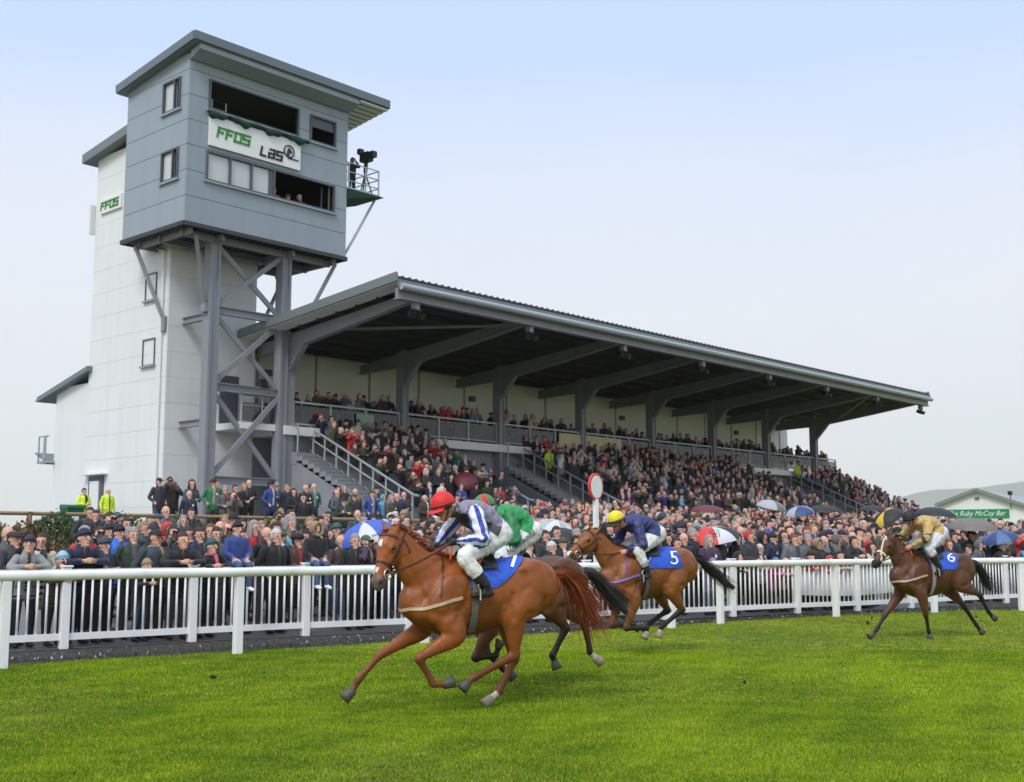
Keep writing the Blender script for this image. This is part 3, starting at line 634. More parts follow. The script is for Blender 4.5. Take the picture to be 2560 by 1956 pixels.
# columns, rafters, haunches, floodlights
for k in range(NB + 1):
    s = k * BAY
    m_ = STEEL
    b = MB(); hsec(b, s, 0, 1.9, 10.2, 0.36, 0.46, 0.05); b.box((s, 0.0, 6.2), (0.22, 0.40, 8.2)); cl = part(b, "column", m_, gs)
    zt = lambda t: roof_z(t) - 0.31
    b = MB(); dd = 0.13
    poly = [(-7.75, zt(-7.75)), (0.25, zt(0.25)), (2.95, zt(2.95)), (2.95, zt(2.95) - 0.42), (0.25, zt(0) - 0.62), (0.20, zt(0) - 1.5), (-0.24, zt(0) - 1.5), (-1.15, zt(-1.15) - 0.62), (-4.5, zt(-4.5) - 0.50), (-7.75, zt(-7.75) - 0.36)]
    b.prism([(s - 0.02, t, z) for t, z in poly], (0.04, 0, 0))
    for (ta, za), (tb, zb) in zip(poly[3:], poly[4:]):
        if abs(ta - tb) > 0.3: b.bar((s, ta, za), (s, tb, zb), 0.30, 0.04)
    part(b, "rafter", m_, gs)
    b = MB(); b.bar((s, -0.24, zt(0) - 1.53), (s, -1.15, zt(-1.15) - 0.65), 0.2, 0.05); part(b, "haunch", m_, gs); b = MB(); b.box((s, -7.7, 10.36), (0.24, 0.24, 0.26)); part(b, "rafter_end", m_, gs)
    b = MB(); 
    for q in (-0.2, 0.2): b.box((s + q, -7.72, 10.04), (0.26, 0.34, 0.2), Matrix.Rotation(R(25), 3, 'X') @ Matrix.Rotation(R(20 * q * 5), 3, 'Z')); b.tube([(s + q, -7.72, 10.07), (s, -7.72, 10.24)], 0.03)
    b.box((s, -7.72, 10.22), (0.5, 0.06, 0.06)); fl = part(b, "floodlight", BLACK, gs)
for qa, qb in (((0.2, -3.0, 10.1), (BAY - .2, -7.2, 10.55)), ((7 * BAY - .2, -2.0, 10.0), (6 * BAY + .2, -7.0, 10.5))):
    b = MB(); b.bar(qa, qb, 0.1, 0.1); part(b, "roof_brace", STEEL, gs)
# back wall and balcony
b = MB(); b.box((23.25, 3.1, 8.0), (46.6, 0.2, 4.3)); bw = part(b, "back_wall", CREAM, gs)
for k in range(15): b = MB(); b.box((0.6 + k * 3.2, 2.985, 8.3), (0.10, 0.03, 3.6)); part(b, "wall_joint", CONC, bw)
for k in range(14): 
    b = MB(); b.box((2.0 + k * 3.2, 2.985, 7.25), (1.9, 0.04, 0.85)); w = part(b, "window", FRAME, bw)
    b = MB(); b.box((2.0 + k * 3.2, 2.955, 7.25), (1.75, 0.02, 0.70)); part(b, "pane", GLASS, w)
for k in (0, 2, 4, 6):
    b = MB(); b.box((k * BAY + 1.1, 2.9, 9.0), (0.32, 0.22, 0.26)); part(b, "wall_light", FRAME, bw)
b = MB(); b.box((23.9, 1.35, 6.2), (48.4, 3.3, 0.36)); part(b, "balcony_slab", CLADW, gs)
b = MB(); b.box((23.9, 0.3, 4.0), (48.0, 0.2, 4.1)); part(b, "under_wall", CONCD, gs)
for k in range(NB + 1):
    s0 = k * BAY + 0.26; s1 = (k + 1) * BAY - 0.26
    if k == NB: s1 = s0 + 2.7
    r = MB(); r.box(((s0 + s1) / 2, -0.06, 7.42), (s1 - s0, 0.09, 0.08)); r.box(((s0 + s1) / 2, -0.06, 6.52), (s1 - s0, 0.06, 0.06)); rl = part(r, "balcony_rail", GALV, gs)
    nq = max(1, round((s1 - s0) / 2))
    for i in range(nq + 1):
        b = MB(); b.box((s0 + (s1 - s0) * i / nq, -0.06, 6.9), (0.09, 0.08, 1.05)); part(b, "post", GALV, rl)
    for i in range(nq):
        a0, a1 = s0 + (s1 - s0) * i / nq + 0.07, s0 + (s1 - s0) * (i + 1) / nq - 0.07
        b = MB(); b.box(((a0 + a1) / 2, -0.05, 6.93), (a1 - a0, 0.015, 0.72)); part(b, "pane", BALG, rl)
b = MB(); b.box((19.9, -0.14, 6.72), (5.3, 0.03, 1.15)); bn = b.build("banner", mat("cream_banner", srgb(206, 196, 158), 0.8, 0.12, 3)); bn.location = P0; bn.rotation_euler = (0, 0, RZ_ST); tag(bn, "cream cloth banner hung over the balcony rail of the stand", "banner")
b = MB(); b.box((4.1, -0.13, 6.95), (1.0, 0.02, 0.5)); bn = b.build("balcony_sign", mat("pale_green_card", srgb(150, 178, 160), 0.8, 0.1, 3)); bn.location = P0; bn.rotation_euler = (0, 0, RZ_ST); tag(bn, "small pale green card sign on the balcony glass", "sign")
# end platform by the tower
b = MB(); b.box((-0.05, 2.0, 4.1), (1.9, 0.14, 4.3)); part(b, "end_wall", CONCD, gs)
b = MB(); b.box((-1.1, 1.0, 6.28), (2.4, 2.0, 0.26)); pl = part(b, "end_landing", CLADW, gs)
b = MB(); b.tube([(-2.2, 0.05, 6.4), (-2.2, 0.05, 7.5), (-0.2, 0.05, 7.5)], 0.04); b.tube([(-2.2, 0.05, 7.1), (-0.2, 0.05, 7.1)], 0.025); b.tube([(-1.2, 0.05, 6.4), (-1.2, .05, 7.5)], 0.03); part(b, "railing", GALV, pl)
b = MB(); b.box((-1.2, 0.1, 6.85), (1.9, 0.02, 0.75)); part(b, "pane", BALG, pl)
b = MB(); b.box((-1.55, 1.9, 7.5), (0.9, 0.06, 2.0)); part(b, "door", FRAME, pl)
b = MB(); b.box((-1.25, 0.0, 8.0), (0.32, 0.25, 0.36), Matrix.Rotation(R(-25), 3, 'X')); b.tube([(-0.9, 0, 7.9), (-1.3, 0, 7.9)], 0.03); part(b, "floodlight", BLACK, pl)
# crowd steps: three blocks, with side stairs
def step_z(t): return 5.25 + KS * (t + 0.35)
BLK = [(1.25, 7.75), (14.35, 34.6), (41.1, 48.2)]
RISE, GO = 0.35, 0.75
NR = 9
for (a, c) in BLK:
    for r in range(NR):
        z1 = 5.2 - r * RISE; t1 = 0.2 - r * GO; b = MB(); b.box(((a + c) / 2, t1 - GO / 2, (1.6 + z1) / 2), (c - a, GO - 0.006, z1 - 1.6)); part(b, "terrace_step", CONC, gs)
for (a, c, nos) in ((0.12, 1.15, CONC), (13.0, 14.28, YELLOWP), (39.75, 41.0, YELLOWP)):
    b = MB(); b.box(((a + c) / 2, 0.1, 5.05), (c - a, 1.3, 0.5)); part(b, "stair_landing", CONCD, gs)
    for r in range(18):
        z1 = 5.12 - r * 0.175; t1 = -0.55 - r * 0.375; b = MB(); b.box(((a + c) / 2, t1 - 0.19, z1 - 0.09), (c - a, 0.40, 0.18)); sp = part(b, "stair_step", CONCD, gs)
        b = MB(); b.box(((a + c) / 2, t1 - 0.375, z1 + 0.004), (c - a - 0.02, 0.06, 0.012)); part(b, "nosing", nos, sp)
    b = MB(); b.prism([(a + 0.02, 0.2, 4.85), (a + 0.02, -0.6, 4.85), (a + 0.02, -7.2, 1.8), (a + 0.02, -7.2, 1.6), (a + 0.02, 0.2, 1.6)], (0.12, 0, 0)); part(b, "stringer_wall", CONCD, gs)
def handrail(s, parent, t_top=0.46, n=9, name="handrail"):
    b = MB(); e = -6.4; z = lambda t: 6.64 + KS * (t - 0.46)
    b.tube([(s, t_top + 0.5, z(t_top)), (s, t_top, z(t_top)), (s, e, z(e)), (s, e - 0.3, z(e) - 0.05)], 0.052); b.tube([(s, t_top + 0.5, z(t_top) - 0.45), (s, t_top, z(t_top) - 0.45), (s, e, z(e) - 0.45)], 0.04); b.tube([(s, t_top, z(t_top) - 0.95), (s, e, z(e) - 0.95)], 0.025); h = part(b, name, GALV, parent)
    for i in range(n + 1):
        t = t_top + 0.05 + (e - t_top) * i / n; b = MB(); b.tube([(s, t, z(t) - 1.25), (s, t, z(t))], 0.042); part(b, "post", GALV, h)
    return h
for s in (1.2, 7.8, 14.32, 34.7, 41.05): handrail(s, gs)
h = handrail(0.15, gs, 0.2, 1, "landing_rail") if False else None
for q in (0.2, 12.95):
    b = MB(); b.tube([(q, -0.5, 5.3), (q, -0.5, 6.42), (q, 0.2, 6.42)], 0.04); part(b, "landing_rail", GALV, gs)
b = MB(); b.box((10.9, 0.16, 5.35), (0.7, 0.03, 0.3)); part(b, "notice", YELLOWP, gs)

# ---------------------------------------------------------------- bar building on the far side
bar = empty("bar_building", (43.2, 110, 0), R(-33)); tag(bar, "white gabled bar building with grey roof and green name board", "building")
b = MB(); b.prism([(-3.5, 0, 0), (5.4, 0, 0), (5.4, 0, 4.4), (0, 0, 6.35), (-3.5, 0, 5.09)], (0, 30, 0)); part(b, "wall", mat("bar_white", (0.78, 0.78, 0.77), 0.6, 0.04, 1), bar)
for sg_ in (-3.75, 5.9):
    ze = 6.36 - abs(sg_) * .362; b = MB(); b.hexa([(sg_, -0.35, ze), (sg_, 30.3, ze), (0, 30.3, 6.36), (0, -0.35, 6.36), (sg_, -0.35, ze + .2), (sg_, 30.3, ze + .2), (0, 30.3, 6.58), (0, -0.35, 6.58)]); part(b, "roof", mat("bar_roof_grey", srgb(150, 158, 160), 0.6, 0.06), bar)
    b = MB(); b.bar((sg_, -0.4, ze + .1), (0, -0.4, 6.48), 0.08, 0.30); part(b, "bargeboard", mat("bargeboard_grey", srgb(124, 132, 130), 0.6, 0.05), bar)
b = MB(); b.box((-0.1, -0.06, 4.28), (5.7, 0.1, 0.80)); nb_ = part(b, "name_board", GREENB, bar)
tm = text_mesh("The Ruby McCoy Bar", 0.66, 0.01, 0.35); o = link("lettering", tm, nb_, NUMW); o.location = (-0.15, -0.13, 4.08); o.rotation_euler = (R(90), 0, 0); o.scale = (0.88, 1, 1)
b = MB(); b.tube([(2.95, -0.2, 4.7), (2.95, -0.2, 6.0)], 0.04); b.box((2.95, -0.3, 6.1), (0.36, 0.3, 0.36)); part(b, "floodlight", BLACK, bar)
b = MB(); b.box((0, -0.1, 5.72), (0.4, 0.15, 0.16)); part(b, "gable_lamp", FRAME, bar)

# ---------------------------------------------------------------- running rail and picket fence
rr = empty("running_rail", (*RAIL[2], 0)); tag(rr, "white plastic running rail on slim posts along the grass edge", "rail")
def rel(p, o): return Vector(p) - o.location
pts = []; d = 0
while d < RL.len: q, al, be = RL.at(d); pts.append(Vector((q.x, q.y, 1.205))); d += 0.8
# oval top rail
b = MB(); n = 14; rings = []
for i, p in enumerate(pts):
    t = (pts[min(i + 1, len(pts) - 1)] - pts[max(i - 1, 0)]).normalized(); be = Vector((-t.y, t.x, 0)); p = rel(p, rr)
    for j in range(n): a = 2 * math.pi * j / n; rings.append(p + be * 0.075 * math.cos(a) + Vector((0, 0, 0.068 * math.copysign(abs(math.sin(a)) ** 0.75, math.sin(a)))))
b.add(rings, [(i * n + j, i * n + (j + 1) % n, (i + 1) * n + (j + 1) % n, (i + 1) * n + j) for i in range(len(pts) - 1) for j in range(n)])
part(b, "top_rail", WHITE, rr, True)
d = 1.5
while d < RL.len:
    q, al, be = RL.at(d); b = MB(); ring = []
    for k in (-.06, .06):
        for j in range(14): a = 2 * math.pi * j / 14; ring.append(rel((q.x, q.y, 1.205), rr) + al * k + be * 0.079 * math.cos(a) + Vector((0, 0, 0.072 * math.copysign(abs(math.sin(a)) ** 0.75, math.sin(a)))))
    b.add(ring, [(j, (j + 1) % 14, 14 + (j + 1) % 14, 14 + j) for j in range(14)]); part(b, "rail_sleeve", WHITE, rr, True); d += 3.45
pm = MB(); pm.box((0, 0, 0.565), (0.125, 0.12, 1.15)); pm = bevel_mesh(pm.mesh("rail_post", [WHITE]), 0.012, 2)
for k in [RL.l[1], RL.l[2], RL.l[3], RL.l[3] + 3.3, RL.l[3] + 6.3, RL.l[4], RL.l[5], RL.l[6], RL.l[7], RL.l[8], RL.l[8] + 3.4, RL.l[8] + 6.8]:
    q, al, be = RL.at(k); o = link("post", pm, rr); o.location = rel((q.x + be.x * 0.01, q.y + be.y * 0.01, 0), rr); o.rotation_euler = (0, 0, math.atan2(al.y, al.x))
pk = empty("picket_fence", (*PICK[2], 0)); tag(pk, "white picket fence between the gravel strip and the crowd", "fence")
def pz(q): return 0.05
posts = [PL.l[1], PL.l[1] + 2.05, PL.l[2], PL.l[3], PL.l[4]]; x = PL.l[4]
while x + 2.05 < PL.l[5] - 0.5: x += 1.99; posts.append(x)
posts += [PL.l[5], PL.l[6], PL.l[7]]; x = PL.l[7]
while x < PL.len - 12: x += 2.05; posts.append(x)
m_post = MB(); m_post.box((0, 0, 0.61), (0.13, 0.13, 1.22)); m_post.box((0, 0, 1.235), (0.16, 0.16, 0.03)); m_post = bevel_mesh(m_post.mesh("fence_post", [WHITE]), 0.008, 1)
m_pick = MB(); m_pick.tube([(0, 0, 0.16), (0, 0, 1.10)], 0.019, 8); m_pick = m_pick.mesh("fence_picket", [WHITE], True)
npick = 0; extra = MB()
for a, c in zip(posts, posts[1:]):
    qa, al, be = PL.at(a); qc, _, _ = PL.at(c); o = link("post", m_post, pk); o.location = rel((qa.x, qa.y, pz(qa)), pk); o.rotation_euler = (0, 0, math.atan2(al.y, al.x))
    for z, h, w in ((1.14, 0.11, 0.09), (0.185, 0.10, 0.06)):
        b = MB(); b.bar(rel((qa.x, qa.y, pz(qa) + z), pk), rel((qc.x, qc.y, pz(qc) + z), pk), w, h); part(b, "rail", WHITE, pk)
    L_ = (qc - qa).length; k = max(2, round((L_ - 0.13) / 0.137))
    for i in range(k):
        f = (0.065 + (L_ - 0.13) * (i + 0.5) / k) / L_; w = qa.lerp(qc, f)
        if npick < 300:
            o = link("picket", m_pick, pk); o.location = rel((w.x, w.y, pz(w)), pk); npick += 1
        else: extra.tube([rel((w.x, w.y, 0.2), pk), rel((w.x, w.y, 1.15), pk)], 0.019, 6)
if extra.v: o = extra.build("picket_run", WHITE, pk); o["kind"] = "stuff"
# white cloth hung on the fence
b = MB(); vs = []; n = 30
for i in range(n + 1):
    k = PL.l[6] + 0.15 + 3.2 * i / n; q, al, be = PL.at(k); 
    for j in range(7): z = 1.08 - 0.62 * j / 6 - 0.05 * math.sin(i / n * math.pi) ; q2 = q + be * (0.05 + 0.015 * math.sin(i * 0.9 + j)); vs.append((q2.x, q2.y, z))
b.add(vs, [(i * 7 + j, (i + 1) * 7 + j, (i + 1) * 7 + j + 1, i * 7 + j + 1) for i in range(n) for j in range(6)])
tag(b.build("fence_banner", mat("white_cloth", (0.62, 0.63, 0.66), 0.8, 0.12, 3, 0.4, 12), smooth=True), "plain white cloth banner hanging inside the picket fence", "banner")
# winning post
wp = empty("winning_post", (1.72, 24.35, 0.0), 0.0); tag(wp, "white winning post topped by a round red rimmed disc", "post")
b = MB(); b.box((0, 0, 1.25), (0.085, 0.085, 2.55), Matrix.Rotation(R(38), 3, 'Z')); part(b, "pole", WHITE, wp)
dn = Vector((0.84, -0.54, 0)); rot = dn.to_track_quat('Z', 'Y').to_matrix()
def disc(r, d, n=40): 
    b = MB(); b.prism([rot @ Vector((r * math.cos(2 * math.pi * i / n), r * math.sin(2 * math.pi * i / n), -d / 2)) + Vector((0, 0, 2.78)) for i in range(n)], dn * d); return b
part(disc(0.285, 0.05), "rim", RED, wp); part(disc(0.235, 0.062), "disc_face", SIGNW, wp)
# timber post and rail on the bank top
wf = empty("timber_fence", W(-10, -9.0, 1.4)); tag(wf, "weathered timber post and rail fence along the planted bank", "fence")
def wl(s, z, t=-9.05): return W(s, t, z) - wf.location
s = -30.0
while s < -2:
    b = MB(); b.tube([wl(s, 1.1), wl(s, 2.38)], 0.075, 8); part(b, "post", WOOD, wf)
    b = MB(); b.tube([wl(s - 0.08, 2.40), wl(s + 2.58, 2.40)], 0.052, 8); part(b, "rail", WOOD, wf); s += 2.5
# white tube barriers among the crowd
def barrier(p, q, label, h=1.05, posts=3, m=WHITE):
    e = empty("crowd_barrier", (p.x, p.y, gz(p.x, p.y))); tag(e, label, "barrier", "white tube barriers among the crowd")
    zp = lambda w: gz(w.x, w.y); b = MB(); a_ = Vector((p.x, p.y, zp(p) + h)); c_ = Vector((q.x, q.y, zp(q) + h)); b.tube([x - e.location for x in (a_ - Vector((0, 0, 0.5)), a_, c_, c_ - Vector((0, 0, .5)))], 0.035); part(b, "rail", m, e)
    for i in range(posts + 1):
        w = p.lerp(q, i / posts); b = MB(); b.tube([Vector((w.x, w.y, zp(w) - 0.05)) - e.location, Vector((w.x, w.y, zp(w) + h)) - e.location], 0.03); part(b, "post", m, e)
for s0, s1, t in ((-3.4, 1.4, -12.3), (4.2, 8.6, -12.0), (10.2, 14.0, -12.6), (17, 22, -12.4), (25, 30.5, -12.5), (33, 38, -12.5)):
    barrier(W(s0, t, 0), W(s1, t, 0), "white tubular crowd barrier on the slope in front of the grandstand")
# wheelie bin
bn = empty("wheelie_bin", W(-7.4, 3.4, 2.0), RZ_ST); bn.scale = (.55, .62, .86); tag(bn, "green wheeled waste bin behind the timber fence by the tower door", "bin")
b = MB(); b.hexa([(-.5, -.4, .15), (.5, -.4, .15), (.5, .4, .15), (-.5, .4, .15), (-.62, -.5, 1.1), (.62, -.5, 1.1), (.62, .5, 1.1), (-.62, .5, 1.1)]); part(b, "bin_body", BING, bn)
b = MB(); b.hexa([(-.66, -.55, 1.1), (.66, -.55, 1.1), (.66, .55, 1.1), (-.66, .55, 1.1), (-.6, -.5, 1.2), (.6, -.5, 1.2), (.6, .5, 1.26), (-.6, .5, 1.26)]); part(b, "lid", BING, bn)
b = MB(); b.box((0, -0.47, 0.7), (0.5, 0.03, 0.32)); part(b, "label_plate", SIGNW, bn)
for s in (-.4, .4): b = MB(); b.tube([(s - .04, .3, .12), (s + .04, .3, .12)], 0.12, 12); part(b, "wheel", BLACK, bn)
# shrubs on the bank
LEAFS = [mat("leaf_dark", (0.055, 0.085, 0.03), 0.7, 0.4, 8), mat("leaf_yellow", (0.22, 0.22, 0.04), 0.7, 0.3, 8), mat("leaf_rust", (0.22, 0.13, 0.055), 0.8, 0.3, 8), mat("leaf_olive", (0.12, 0.13, 0.045), 0.7, 0.3, 8)]
SHL = ["low dark green shrub on the bank below the timber fence", "low yellow-green shrub on the bank below the timber fence", "rusty brown heather clump on the bank below the timber fence", "low olive shrub on the bank below the timber fence"]
def shrub_mesh(seed, k, r, h, nl=420):
    q = random.Random(seed); b = MB()
    for _ in range(nl):
        a = q.uniform(0, 6.283); u = q.random() ** 0.5; e = q.random(); rr_ = r * u * (1 - 0.35 * e); z = h * (0.08 + 0.92 * e * (1.1 - 0.5 * u)); c = Vector((rr_ * math.cos(a), rr_ * math.sin(a), z)); L_ = q.uniform(0.05, 0.13); d = Vector((math.cos(a) * 0.6 + q.uniform(-.6, .6), math.sin(a) * 0.6 + q.uniform(-.6, .6), q.uniform(0.2, 1.2))).normalized(); sd = d.cross(Vector((q.uniform(-1, 1), q.uniform(-1, 1), q.uniform(-1, 1)))).normalized() * L_ * 0.28
        b.add([c, c + d * L_ * .5 + sd, c + d * L_, c + d * L_ * .5 - sd], [(0, 1, 2, 3)])
    return b.mesh("foliage", [LEAFS[k]], fix=False)
def stem_mesh(seed, r, h):
    q = random.Random(seed + 50); b = MB()
    for _ in range(9): a = q.uniform(0, 6.283); b.tube([(0.04 * math.cos(a), 0.04 * math.sin(a), 0), (r * .6 * math.cos(a), r * .6 * math.sin(a), h * 0.75)], [0.014, 0.006], 4)
    return b.mesh("stems", [WOOD])
protos = [[(shrub_mesh(k * 10 + j, k, 0.5 + 0.1 * j, 0.5 + 0.12 * j), stem_mesh(k * 10 + j, 0.5, 0.5)) for j in range(2)] for k in range(4)]
for s in np.arange(-24, -6.0, 0.66):
    for t in (-12.9, -12.2, -11.5, -10.7, -9.95, -9.35):
        if rng.random() < 0.9:
            w = W(s + rng.uniform(-.25, .25), t + rng.uniform(-.25, .2), 0); k = rng.choice([0, 0, 1, 2, 2, 3]); fm, sm_ = protos[k][rng.randrange(2)]
            e = empty("shrub", (w.x, w.y, gz(w.x, w.y) + 0.05 + 0.38 * sm((t + 13.4) / 1.6) * sm((-9.2 - t) / .9)), rng.uniform(0, 6.28)); sc = rng.uniform(0.75, 1.3); e.scale = (sc, sc, sc * rng.uniform(.75, 1.25)); tag(e, SHL[k], "shrub", "shrubs planted on the bank, " + ("dark", "yellow", "rust", "olive")[k])
            link("foliage", fm, e); link("stem", sm_, e)

# ---------------------------------------------------------------- horses and jockeys
def lerp3(a, b, k): return tuple(a[i] + (b[i] - a[i]) * k for i in range(3))
def horse_frame(O, adeg):
    a = R(adeg); h = Vector((-math.sin(a), -math.cos(a), 0)); return Vector(O), math.atan2(h.y, h.x)
class Tack:
    """things laid on a body's surface"""
    def __init__(s, me): s.bvh = BVHTree.FromPolygons([v.co for v in me.vertices], [tuple(p.vertices) for p in me.polygons])
    def snap(s, p, off=0.004):
        loc, nor, i, d = s.bvh.find_nearest(Vector(p)); return loc + nor * off, nor
    def ray(s, o, d, off=0.01):
        loc, nor, i, dist = s.bvh.ray_cast(Vector(o), Vector(d).normalized())
        return (None, None) if loc is None else (loc + nor * off, nor)
    def strap(s, mb, pts, w=0.022, th=0.005, off=0.004, m=8, snap=True, mi=0):
        Q = [Vector(q) for q in cr_spline([tuple(p) for p in pts], m)]
        P, Nn = [], []
        for q in Q:
            if snap: a, b = s.snap(q, off); P.append(a); Nn.append(b)
            else: P.append(q); Nn.append(None)
        vs = []
        for i, p in enumerate(P):
            d = (P[min(i + 1, len(P) - 1)] - P[max(i - 1, 0)]).normalized(); n = Nn[i] if Nn[i] is not None else Vector((0, 1, 0)); sd = d.cross(n).normalized() * w / 2; n = sd.cross(d).normalized()
            vs += [p - sd, p + sd, p + sd + n * th, p - sd + n * th]
        f = []
        for i in range(len(P) - 1):
            for j in range(4): f.append((i * 4 + j, i * 4 + (j + 1) % 4, (i + 1) * 4 + (j + 1) % 4, (i + 1) * 4 + j))
        f += [(3, 2, 1, 0), tuple((len(P) - 1) * 4 + j for j in range(4))]
        mb.add(vs, f, mi); return P
def ribbon(mb, pts, w, mi=0):
    pts = [Vector(p) for p in pts]; vs = []
    a = rng.uniform(0, 6.28); rv = Vector((math.cos(a), math.sin(a), 0.3))
    for i, p in enumerate(pts):
        d = (pts[min(i + 1, len(pts) - 1)] - pts[max(i - 1, 0)]).normalized(); sd = d.cross(rv).normalized() * w * (1 - 0.8 * i / (len(pts) - 1)) / 2; vs += [p - sd, p + sd]
    mb.add(vs, [(2 * i, 2 * i + 1, 2 * i + 3, 2 * i + 2) for i in range(len(pts) - 1)], mi)

def make_horse(spec):
    e = empty(spec['name'], spec['O'], spec['rz']); tag(e, spec['label'], "horse", spec.get('group'))
    C, Cd, Cp = spec['coat'], spec['dark'], spec['points']; dz = spec.get('dz', 0); B_ = Body()
    trunk = [(.90, 1.07, .11, .17), (.76, 1.07, .19, .28), (.56, 1.09, .226, .368), (.34, 1.09, .248, .375), (.12, 1.105, .262, .360), (-.10, 1.155, .258, .325), (-.30, 1.205, .25, .29), (-.48, 1.23, .258, .255), (-.60, 1.225, .212, .205), (-.685, 1.20, .12, .13)]
    def tcol(t, a, w):  # underside shading painted into the coat: trunk darkens towards the belly
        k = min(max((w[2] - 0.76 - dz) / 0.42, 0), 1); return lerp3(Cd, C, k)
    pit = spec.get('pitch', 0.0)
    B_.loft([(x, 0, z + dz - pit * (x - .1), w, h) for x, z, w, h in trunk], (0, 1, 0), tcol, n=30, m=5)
    top = lambda x, z: (x, 0, z + dz - pit * (x - .1))
    B_.ball(top(.42, 1.40), (.20, .075, .10), C); B_.ball(top(-.33, 1.40), (.23, .15, .10), C)
    for s in (-1, 1):
        B_.ball((.60, s * .185, 1.10 + dz), (.15, .075, .27), C, rot=Matrix.Rotation(R(-24), 3, 'Y')); B_.ball((.79, s * .10, 1.00 + dz), (.11, .09, .13), C)
        B_.ball((.40, s * .21, 1.18 + dz), (.16, .06, .17), C)
        B_.ball((-.44, s * .165, 1.22 + dz), (.23, .105, .26), C, rot=Matrix.Rotation(R(18), 3, 'Y')); B_.ball((-.57, s * .12, 1.14 + dz), (.13, .095, .17), C); B_.ball((-.24, s * .205, 1.37 + dz), (.07, .05, .05), C)
    # neck
    poll = Vector(spec['poll']); nose = Vector(spec['nose']); yaw = spec.get('yaw', 0.0)
    nb0 = Vector((.52, 0, 1.17 + dz)); mid = nb0.lerp(poll, 0.52) + Vector((0.015, 0, -0.055)) + Vector(spec.get('neckbow', (0, 0, 0)))
    B_.loft([(*nb0, .175, .31), (*nb0.lerp(mid, .5), .145, .268), (*mid, .108, .202), (*mid.lerp(poll, .55), .086, .152), (*(poll + Vector((-.02, 0, -.06))), .080, .122)], (0, 1, 0), C, n=26, m=6)
    for s in (-1, 1): B_.ball(nb0.lerp(mid, .45) + Vector((.02, s * .07, -.02)), (.22, .07, .11), C, rot=Matrix.Rotation(-math.atan2(mid.z - nb0.z, mid.x - nb0.x), 3, 'Y'))
    # head in its own frame: d down the face, f out of the forehead, l to the horse's left
    d = (nose - poll); hl = d.length; d.normalize(); l = Vector((-math.sin(yaw), math.cos(yaw), 0)); l = (l - d * l.dot(d)).normalized(); f = l.cross(d).normalized()
    if f.x < 0: f = -f
    hk = spec.get('hk', 1.14); H = lambda a, b, c: poll + d * (a * hl) + (l * b + f * c) * hk
    HR = Matrix((( d.x, l.x, f.x), (d.y, l.y, f.y), (d.z, l.z, f.z)))
    MZ = spec.get('muzzle', Cd)
    def hcol(t, a, w):
        q = Vector(w) - poll; k = q.dot(d) / hl; c = C
        if k > .80: c = lerp3(C, MZ, min(1, (k - .80) / .10))
        for (k0, k1, wd, l0) in spec.get('blaze', ()):
            if k0 < k < k1 and q.dot(f) > 0.0 and abs(q.dot(l) - l0) < wd: c = (.72, .68, .62)
        return c
    B_.loft([(*p_, a_ * hk, b_ * hk) for p_, a_, b_ in ((H(.02, 0, -.03), .072, .085), (H(.16, 0, -.035), .092, .118), (H(.30, 0, -.045), .098, .130), (H(.46, 0, -.035), .076, .103), (H(.64, 0, -.018), .056, .076), (H(.80, 0, -.012), .050, .064), (H(.93, 0, -.014), .056, .060), (H(1.0, 0, -.02), .047, .047))], tuple(l), hcol, n=26, m=6)
    for s in (-1, 1):
        B_.ball(H(.27, s * .065, -.085), (.13, .036, .085), C, rot=HR); B_.ball(H(.31, s * .078, .012), (.05, .024, .032), C, rot=HR); B_.loft([(*H(.40, s * .07, -.03), .02), (*H(.58, s * .056, -.025), .014)], tuple(f), C, n=10)
        B_.ball(H(.925, s * .040, .018), (.042, .024, .034), MZ, rot=HR); B_.ball(H(.930, s * .056, .018), (.024, .012, .019), (.006, .005, .005), rot=HR)
        ear = H(-.035, s * .058, -.015); tip = ear + (-d * .14 + l * s * (.075 if not spec.get('ears_back') else .03) + f * (.05 if not spec.get('ears_back') else -.10))
        B_.loft([(*(ear + d * .03), .030, .024), (*ear.lerp(tip, .30), .034, .019), (*ear.lerp(tip, .65), .024, .013), (*tip, .006, .006)], tuple(l), (lambda t, a, w: lerp3(C, Cd, max(0, t - .4))), n=12, m=4)
    B_.loft([(*H(.66, 0, -.085), .036, .024), (*H(.84, 0, -.072), .037, .024), (*H(.955, 0, -.066), .032, .021)], tuple(l), (lambda t, a, w: lerp3(C, MZ, t)), n=14)
    # legs
    def legcol(white=None):
        def fn(t, a, w):
            k = min(max((t - .30) / .22, 0), 1); c = lerp3(C, Cp, k)
            if white and t > white: c = (.62, .56, .47)
            return c
        return fn
